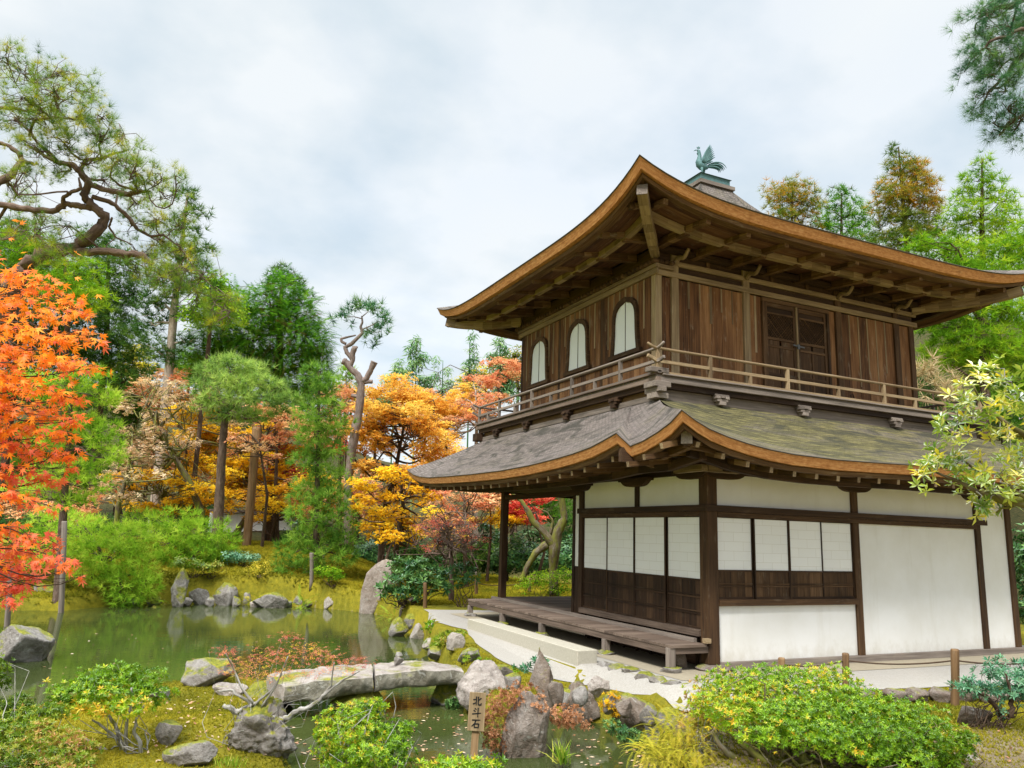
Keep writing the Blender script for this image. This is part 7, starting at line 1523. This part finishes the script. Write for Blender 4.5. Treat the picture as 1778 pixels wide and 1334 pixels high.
shrub("azalea_shrub", "low ragged azalea with yellowing leaves at the bottom left corner", 50, 1400, 7.2,
      [(20, 1240, 40, 20, .6, .3), (60, 1250, 40, 18, .5, .35), (10, 1275, 40, 26, 0, .5), (70, 1275, 50, 20, .2, .65), (120, 1290, 34, 20, 0, .7), (40, 1305, 60, 22, -.2, .6), (100, 1315, 50, 22, -.2, .65), (20, 1335, 50, 24, -.4, .5), (90, 1340, 60, 20, -.4, .6), (140, 1330, 24, 18, -.2, .6), (150, 1300, 26, 14, .1, .75), (30, 1225, 26, 16, .8, .3), (90, 1235, 26, 14, .6, .4), (-5, 1180, 14, 44, .6, .25)],
      L_AZA_D, ROS, 0.046, 2.6, 'rosette', None, B_LICH, 4, .010)
shrub("azalea_shrub", "tip of a green azalea at the bottom edge below the wooden sign", 800, 1420, 7.0, [(760, 1330, 34, 16, 0, .45), (800, 1325, 44, 14, .1, .5), (845, 1330, 34, 16, 0, .45), (800, 1350, 80, 20, -.2, .4)], L_AZA, ROS, 0.060, 1.8, 'rosette', None, B_LICH, 3, .010)
shrub("lichen_shrub", "small twisted shrub with lichen-grey limbs and sparse red leaves beside the bridge", 415, 1330, 8.7,
      [(390, 1130, 30, 14, 0, .3), (420, 1150, 40, 16, .2, .6), (460, 1140, 40, 18, 0, .4), (500, 1135, 44, 22, 0, .4), (540, 1130, 40, 20, .2, .35), (575, 1140, 34, 16, 0, .4), (620, 1150, 34, 12, .2, .4), (455, 1170, 50, 14, 0, .7), (520, 1165, 50, 14, 0, .5), (590, 1165, 40, 10, .1, .4), (500, 1105, 40, 8, 0, .3), (400, 1165, 26, 10, 0, .6)],
      L_PINK, SPR4, 0.030, 0.24, 'flat', [[(418, 1330, 14), (414, 1290, 13), (413, 1270, 14), (424, 1252, 12), (416, 1240, 11), (400, 1230, 9), (388, 1225, 7)], [(424, 1260, 12), (440, 1250, 11), (468, 1248, 11), (490, 1250, 10), (510, 1238, 9), (535, 1228, 8), (553, 1218, 7), (570, 1200, 5), (590, 1185, 4), (625, 1165, 2)], [(478, 1250, 10), (470, 1238, 9), (455, 1228, 8), (435, 1222, 6), (415, 1208, 5), (400, 1198, 4), (378, 1200, 3)], [(410, 1238, 8), (425, 1230, 7), (445, 1220, 5), (470, 1200, 4), (490, 1170, 2)], [(440, 1222, 5), (420, 1195, 4), (405, 1160, 3), (392, 1135, 2)], [(553, 1218, 5), (575, 1190, 3), (580, 1150, 2)], [(455, 1228, 5), (480, 1190, 3), (500, 1140, 2)]], B_LICH, 2, .004)
shrub("dry_shrub", "dry brown-leaved shrub growing around the big leaning stone", 890, 1300, 9.3,
      [(905, 1200, 34, 16, .2), (880, 1215, 34, 18, 0), (920, 1225, 40, 20, .1), (860, 1235, 26, 18, 0), (850, 1260, 24, 24, -.1), (860, 1285, 22, 22, -.1), (985, 1240, 34, 18, .3), (1000, 1255, 30, 14, .3), (970, 1250, 20, 16, .2), (885, 1250, 20, 20, .1)],
      L_BROWN, ROS, 0.042, 0.9, 'rosette', None, B_DARK, 8, .004)
shrub("fern_plant", "yellowing fern fronds beside the water left of the big azalea", 1180, 1345, 7.7,
      [(1150, 1285, 40, 24, .2), (1180, 1265, 40, 26, .3), (1200, 1300, 40, 26, 0), (1150, 1315, 44, 22, -.1), (1190, 1335, 44, 20, -.2), (1120, 1300, 24, 16, .1), (1200, 1240, 22, 20, .5)],
      L_FERN, FERN, 0.17, 1.1, 'frond', None, B_DARK, 5, .004, cat="fern")
shrub("twig_bush", "thin half-bare bush with yellowish leaves at the left flank of the big azalea", 1225, 1330, 7.9, [(1215, 1215, 30, 34, .3, .8), (1235, 1250, 40, 30, .1, .8), (1205, 1260, 30, 34, .2, .85)], L_AZA_D, ROS, 0.048, 0.5, 'rosette', None, B_LICH, 16, .005)
shrub("laurel_shrub", "blue-green leaved shrub with dark stems at the right edge before the white wall", 1715, 1260, 8.8,
      [(1690, 1190, 34, 16, 0), (1735, 1170, 40, 18, .2), (1770, 1185, 34, 22, .1), (1720, 1200, 44, 16, 0), (1765, 1210, 34, 20, 0), (1670, 1195, 18, 10, 0), (1780, 1160, 20, 16, .2), (1740, 1150, 22, 8, .3), (1745, 1240, 14, 8, 0)],
      L_TEAL, ROS9, 0.075, 1.1, 'rosette', [[(1742, 1250, 9), (1725, 1222, 8), (1705, 1205, 6), (1690, 1195, 4)], [(1755, 1245, 10), (1757, 1215, 8), (1752, 1190, 5), (1745, 1170, 3)]], B_DARK, 3, .008)
shrub("low_plant", "small dark green leafy plant growing on the tall pointed stone", 930, 1165, 12.6, [(928, 1152, 20, 8, 0), (945, 1150, 14, 8, 0), (912, 1160, 12, 7, 0), (890, 1165, 20, 8, .2)], L_TEAL, ROS, 0.09, 1.1, 'rosette', None, B_DARK, 3, .004, cat="plant")
shrub("low_plant", "bright green cushion of small leaves below the dark lichened rock", 1085, 1300, 8.5, [(1075, 1268, 22, 8, 0), (1095, 1278, 26, 9, 0), (1060, 1258, 14, 7, .1)], L_DEEP, ROS, 0.045, 1.8, 'rosette', None, B_DARK, 2, .003, cat="plant")
shrub("low_plant", "tiny yellow-leaved bush between the rocks right of the leaning stone", 1063, 1245, 10.3, [(1060, 1220, 18, 18, 0), (1072, 1232, 20, 12, 0)], L_YELLOW, ROS, 0.05, 1.2, 'rosette', None, B_DARK, 4, .003, cat="plant")
shrub("low_plant", "moss-green tuft at the water below the right bridge abutment", 795, 1242, 11.6, [(788, 1222, 14, 10, 0), (812, 1240, 16, 7, 0)], L_DEEP, ROS, 0.05, 2.0, 'rosette', None, B_DARK, 2, .003, cat="plant")
shrub("low_plant", "dome of yellow-green leaves on the pond bank beside the path", 790, 1128, 15.0, [(778, 1108, 22, 12, 0), (798, 1104, 16, 10, .1), (764, 1116, 14, 9, -.1)], L_AZA_D, ROS, 0.07, 1.4, 'rosette', None, B_DARK, 3, .005, cat="plant")
shrub("low_plant", "small yellow-green mound of leaves above the tan pointed stone", 752, 1098, 17.5, [(748, 1088, 16, 8, 0), (760, 1095, 12, 7, 0)], L_CEDAR, ROS, 0.08, 1.4, 'rosette', None, B_DARK, 3, .005, cat="plant")
shrub("low_plant", "ferny green plant between bridge end and flat bordering stone", 822, 1158, 13.2, [(815, 1142, 16, 8, 0), (838, 1150, 16, 7, 0)], L_GRASS, ROS, 0.07, 1.2, 'rosette', None, B_DARK, 3, .004, cat="plant")
shrub("low_plant", "spreading green plants between the bridge abutment and the pointed stone", 885, 1195, 12.2, [(870, 1178, 24, 9, 0), (893, 1172, 18, 9, .2), (858, 1190, 16, 8, -.1), (905, 1185, 16, 8, 0)], L_CEDAR, ROS, 0.07, 1.2, 'rosette', None, B_DARK, 3, .004, cat="plant")
shrub("low_plant", "yellow-green grassy bush on the path edge beyond the bridge", 775, 1135, 15.5, [(780, 1112, 26, 14, 0), (760, 1118, 20, 12, 0), (800, 1120, 16, 10, .2)], L_GRASS, TUF_B, 0.16, 1.6, 'tuft', None, B_DARK, 3, .004, cat="plant")
shrub("low_plant", "green leafy plant at the foot of the mossy pier under the bridge", 640, 1235, 10.8, [(640, 1222, 22, 8, 0), (655, 1230, 16, 8, 0)], L_DEEP, ROS, 0.06, 1.5, 'rosette', None, B_DARK, 2, .003, cat="plant")
shrub("rhododendron", "deep green glossy rhododendron right of the big standing stone", 705, 1040, 21.5,
      [(700, 985, 34, 16, .5), (740, 990, 40, 18, .4), (690, 1010, 36, 16, 0), (730, 1015, 44, 18, 0), (670, 1022, 18, 10, -.2), (765, 1005, 20, 14, .2), (700, 1030, 34, 10, -.3)],
      L_DEEP, ROS, 0.17, 1.7, 'rosette', None, B_DARK, 3, .02)
shrub("rhododendron", "small deep green shrub beside the twiggy red maple", 808, 1030, 21.5, [(800, 990, 20, 12, .2), (815, 1002, 16, 12, 0), (790, 1010, 20, 10, 0)], L_DEEP, ROS, 0.16, 1.6, 'rosette', None, B_DARK, 3, .015)
shrub("garden_shrub", "light green sprawling shrub under the mossy tree seen past the veranda", 950, 1035, 24, [(940, 1005, 40, 16, 0), (985, 1000, 24, 18, 0), (910, 1020, 20, 10, 0), (970, 1022, 30, 10, -.2)], L_CEDAR, SPR4, 0.13, 0.9, 'flat', None, B_DARK, 6, .01)
for lab, u, vb, cl, m in (("small dome-clipped shrub with visible stems on the far moss lawn, left one", 330, 1005, [(322, 978, 30, 11), (345, 982, 22, 8)], L_AZA_D), ("second small clipped shrub with bare stems on the far moss lawn", 362, 1006, [(362, 984, 24, 8), (375, 982, 14, 7)], L_AZA_D), ("thin sparse shrub left of the tiered pine on the moss", 448, 1010, [(450, 985, 26, 14)], L_FERN),
                       ("bright green umbrella-shaped shrub at the foot of the tiered pine", 572, 1020, [(570, 992, 26, 10), (585, 1000, 14, 7)], L_CEDAR), ("teal green shrub at the end of the wide low pine", 420, 985, [(405, 965, 26, 12), (432, 968, 24, 9)], L_TEAL)):
    shrub("clipped_shrub", lab, u, vb, depth(ground_at(u, vb)), cl, m, SPR4, 0.13, 1.5 if "sparse" not in lab else .5, 'rosette', None, B_DARK, 4, .014, "small shrubs on the far moss lawn")
for lab, u, v, w in (("yellow fern clump on the far water edge left of the flat rock", 443, 1046, 22), ("green fern clump on the far water edge", 543, 1045, 22), ("big yellow fern clump left of the standing stone", 590, 1040, 30), ("green fern drooping over the water in the middle of the far shore", 520, 1050, 16), ("fern beside the dark rounded rock", 680, 1072, 14), ("fern below the narrow upright stone at the far shore", 262, 1048, 16)):
    shrub("fern_plant", lab, u, v+10, depth(on(u, v+8, z=WZ))+0.3, [(u, v, w, 9), (u+w*.5, v+2, w*.6, 7)], L_FERN if "yellow" in lab else L_GRASS, FERN, 0.50, 1.3, 'frond', None, B_DARK, 2, .004, "ferns along the far shore", cat="fern")
# grass tufts
def grass(label, u, vb, w, h, n, z=None, mat=None):
    p = ground_at(u, vb) if z is None else on(u, vb, z=z); d = depth(p); k = px(d); T = np.array([(-0.03, 0, 0), (0.03, 0, 0), (0.025, 0.10, 0.5), (-0.025, 0.10, 0.5), (0.0, 0.38, 0.92)]); F = np.array([(0, 1, 2), (0, 2, 3), (3, 2, 4)])
    P = p+HR3*RNG.normal(0, w*k*0.22, (n, 1))+HX3*RNG.normal(0, w*k*0.2, (n, 1)); o = leaf_mesh("grass_tuft", mat or L_GRASS, None, P, frames(UP+RNG.normal(size=(n, 3))*0.28), RNG.uniform(.6, 1.1, n)*h*k, T, F, RNG.random(n)); tag(o, label, "grass")
grass("green grass tuft at the right foot of the leaning stone", 975, 1325, 24, 42, 60, z=WZ+.05)
grass("thin yellowing grass tuft right of the rough island rock", 505, 1322, 22, 50, 40)
grass("grass tuft at the bottom edge below the rough island rock", 400, 1336, 60, 26, 120)
# yellow moss blades give the lawn its fuzzy surface (nobody could count them)
def moss_fuzz(label, n, box, size, name):
    x = RNG.uniform(box[0], box[1], n*3); y = RNG.uniform(box[2], box[3], n*3); sd = poly_sd(np.stack([x, y], 1), POND); q = np.stack([x-CAMP[0], y-CAMP[1]], 1); d = q@_hx; s = (q@_hr)/np.maximum(d, .1)
    ok = (sd > 0.05) & (poly_sd(np.stack([x, y], 1), np.array(_pp)) > 0.05) & (d > 5) & (abs(s) < 0.8); x = x[ok][:n]; y = y[ok][:n]; P = np.stack([x, y, zg(x, y)+0.0], 1); n = len(P)
    o = leaf_mesh(name, L_MOSS, None, P, frames(UP+RNG.normal(size=(n, 3))*0.35), RNG.uniform(.6, 1.3, n)*size, *T_tuft(5, 0.25, .5, 1.4), np.clip(vnoise(x, y, .5, 4)*.35+.5+RNG.normal(0, .15, n), 0, 1)); tag(o, label, "moss", kind="stuff")
L_MOSS = leaf("moss_blades", [(0.1, (0.09, 0.10, 0.012)), (0.5, (0.26, 0.24, 0.02)), (0.9, (0.42, 0.35, 0.03))], 0.3)
moss_fuzz("yellow-green moss covering the near banks and the island", 60000, (-9.5, 3.0, -5.5, 4.0), 0.035, "moss_cover")
moss_fuzz("yellow-green moss lawn on the far shore", 60000, (-14, 8, 11, 26), 0.10, "moss_lawn")
# fallen leaves on the water and the moss
def litter(name, label, n, fn, size, z):
    P = []
    while len(P) < n:
        u, v = fn(); p = on(u, v, z=WZ) if z else ground_at(u, v)
        if z and poly_sd([p[:2]], POND)[0] > -0.05: continue
        P.append(p+UP*(0.012 if z else 0.03))
    o = leaf_mesh(name, L_LITTER, None, np.array(P), frames(UP+RNG.normal(size=(n, 3))*(0.05 if z else .3)), RNG.uniform(.6, 1.3, n)*size, *combine([diamond(-.5, 1, .6, 0, 0, .05)]), RNG.random(n)); tag(o, label, "fallen leaves", kind="stuff")
L_LITTER = leaf("fallen_leaf", [(0.0, (0.42, 0.20, 0.12)), (0.5, (0.55, 0.34, 0.22)), (1.0, (0.62, 0.50, 0.36))], 0.2)
def _w():
    r = RNG.random()
    if r < .35: return RNG.uniform(690, 840), RNG.uniform(1240, 1330)
    if r < .6: return RNG.uniform(1000, 1140), RNG.uniform(1265, 1334)
    if r < .7: return RNG.uniform(500, 560), RNG.uniform(1200, 1330)
    return RNG.uniform(60, 640), RNG.uniform(1100, 1200)
litter("floating_leaves", "fallen leaves floating on the pond", 230, _w, 0.06, True)
litter("fallen_leaves", "fallen maple leaves lying on the near moss", 420, lambda: (RNG.uniform(230, 500), RNG.uniform(1205, 1334)) if RNG.random() < .6 else (RNG.uniform(1150, 1778), RNG.uniform(1240, 1334)), 0.05, False)
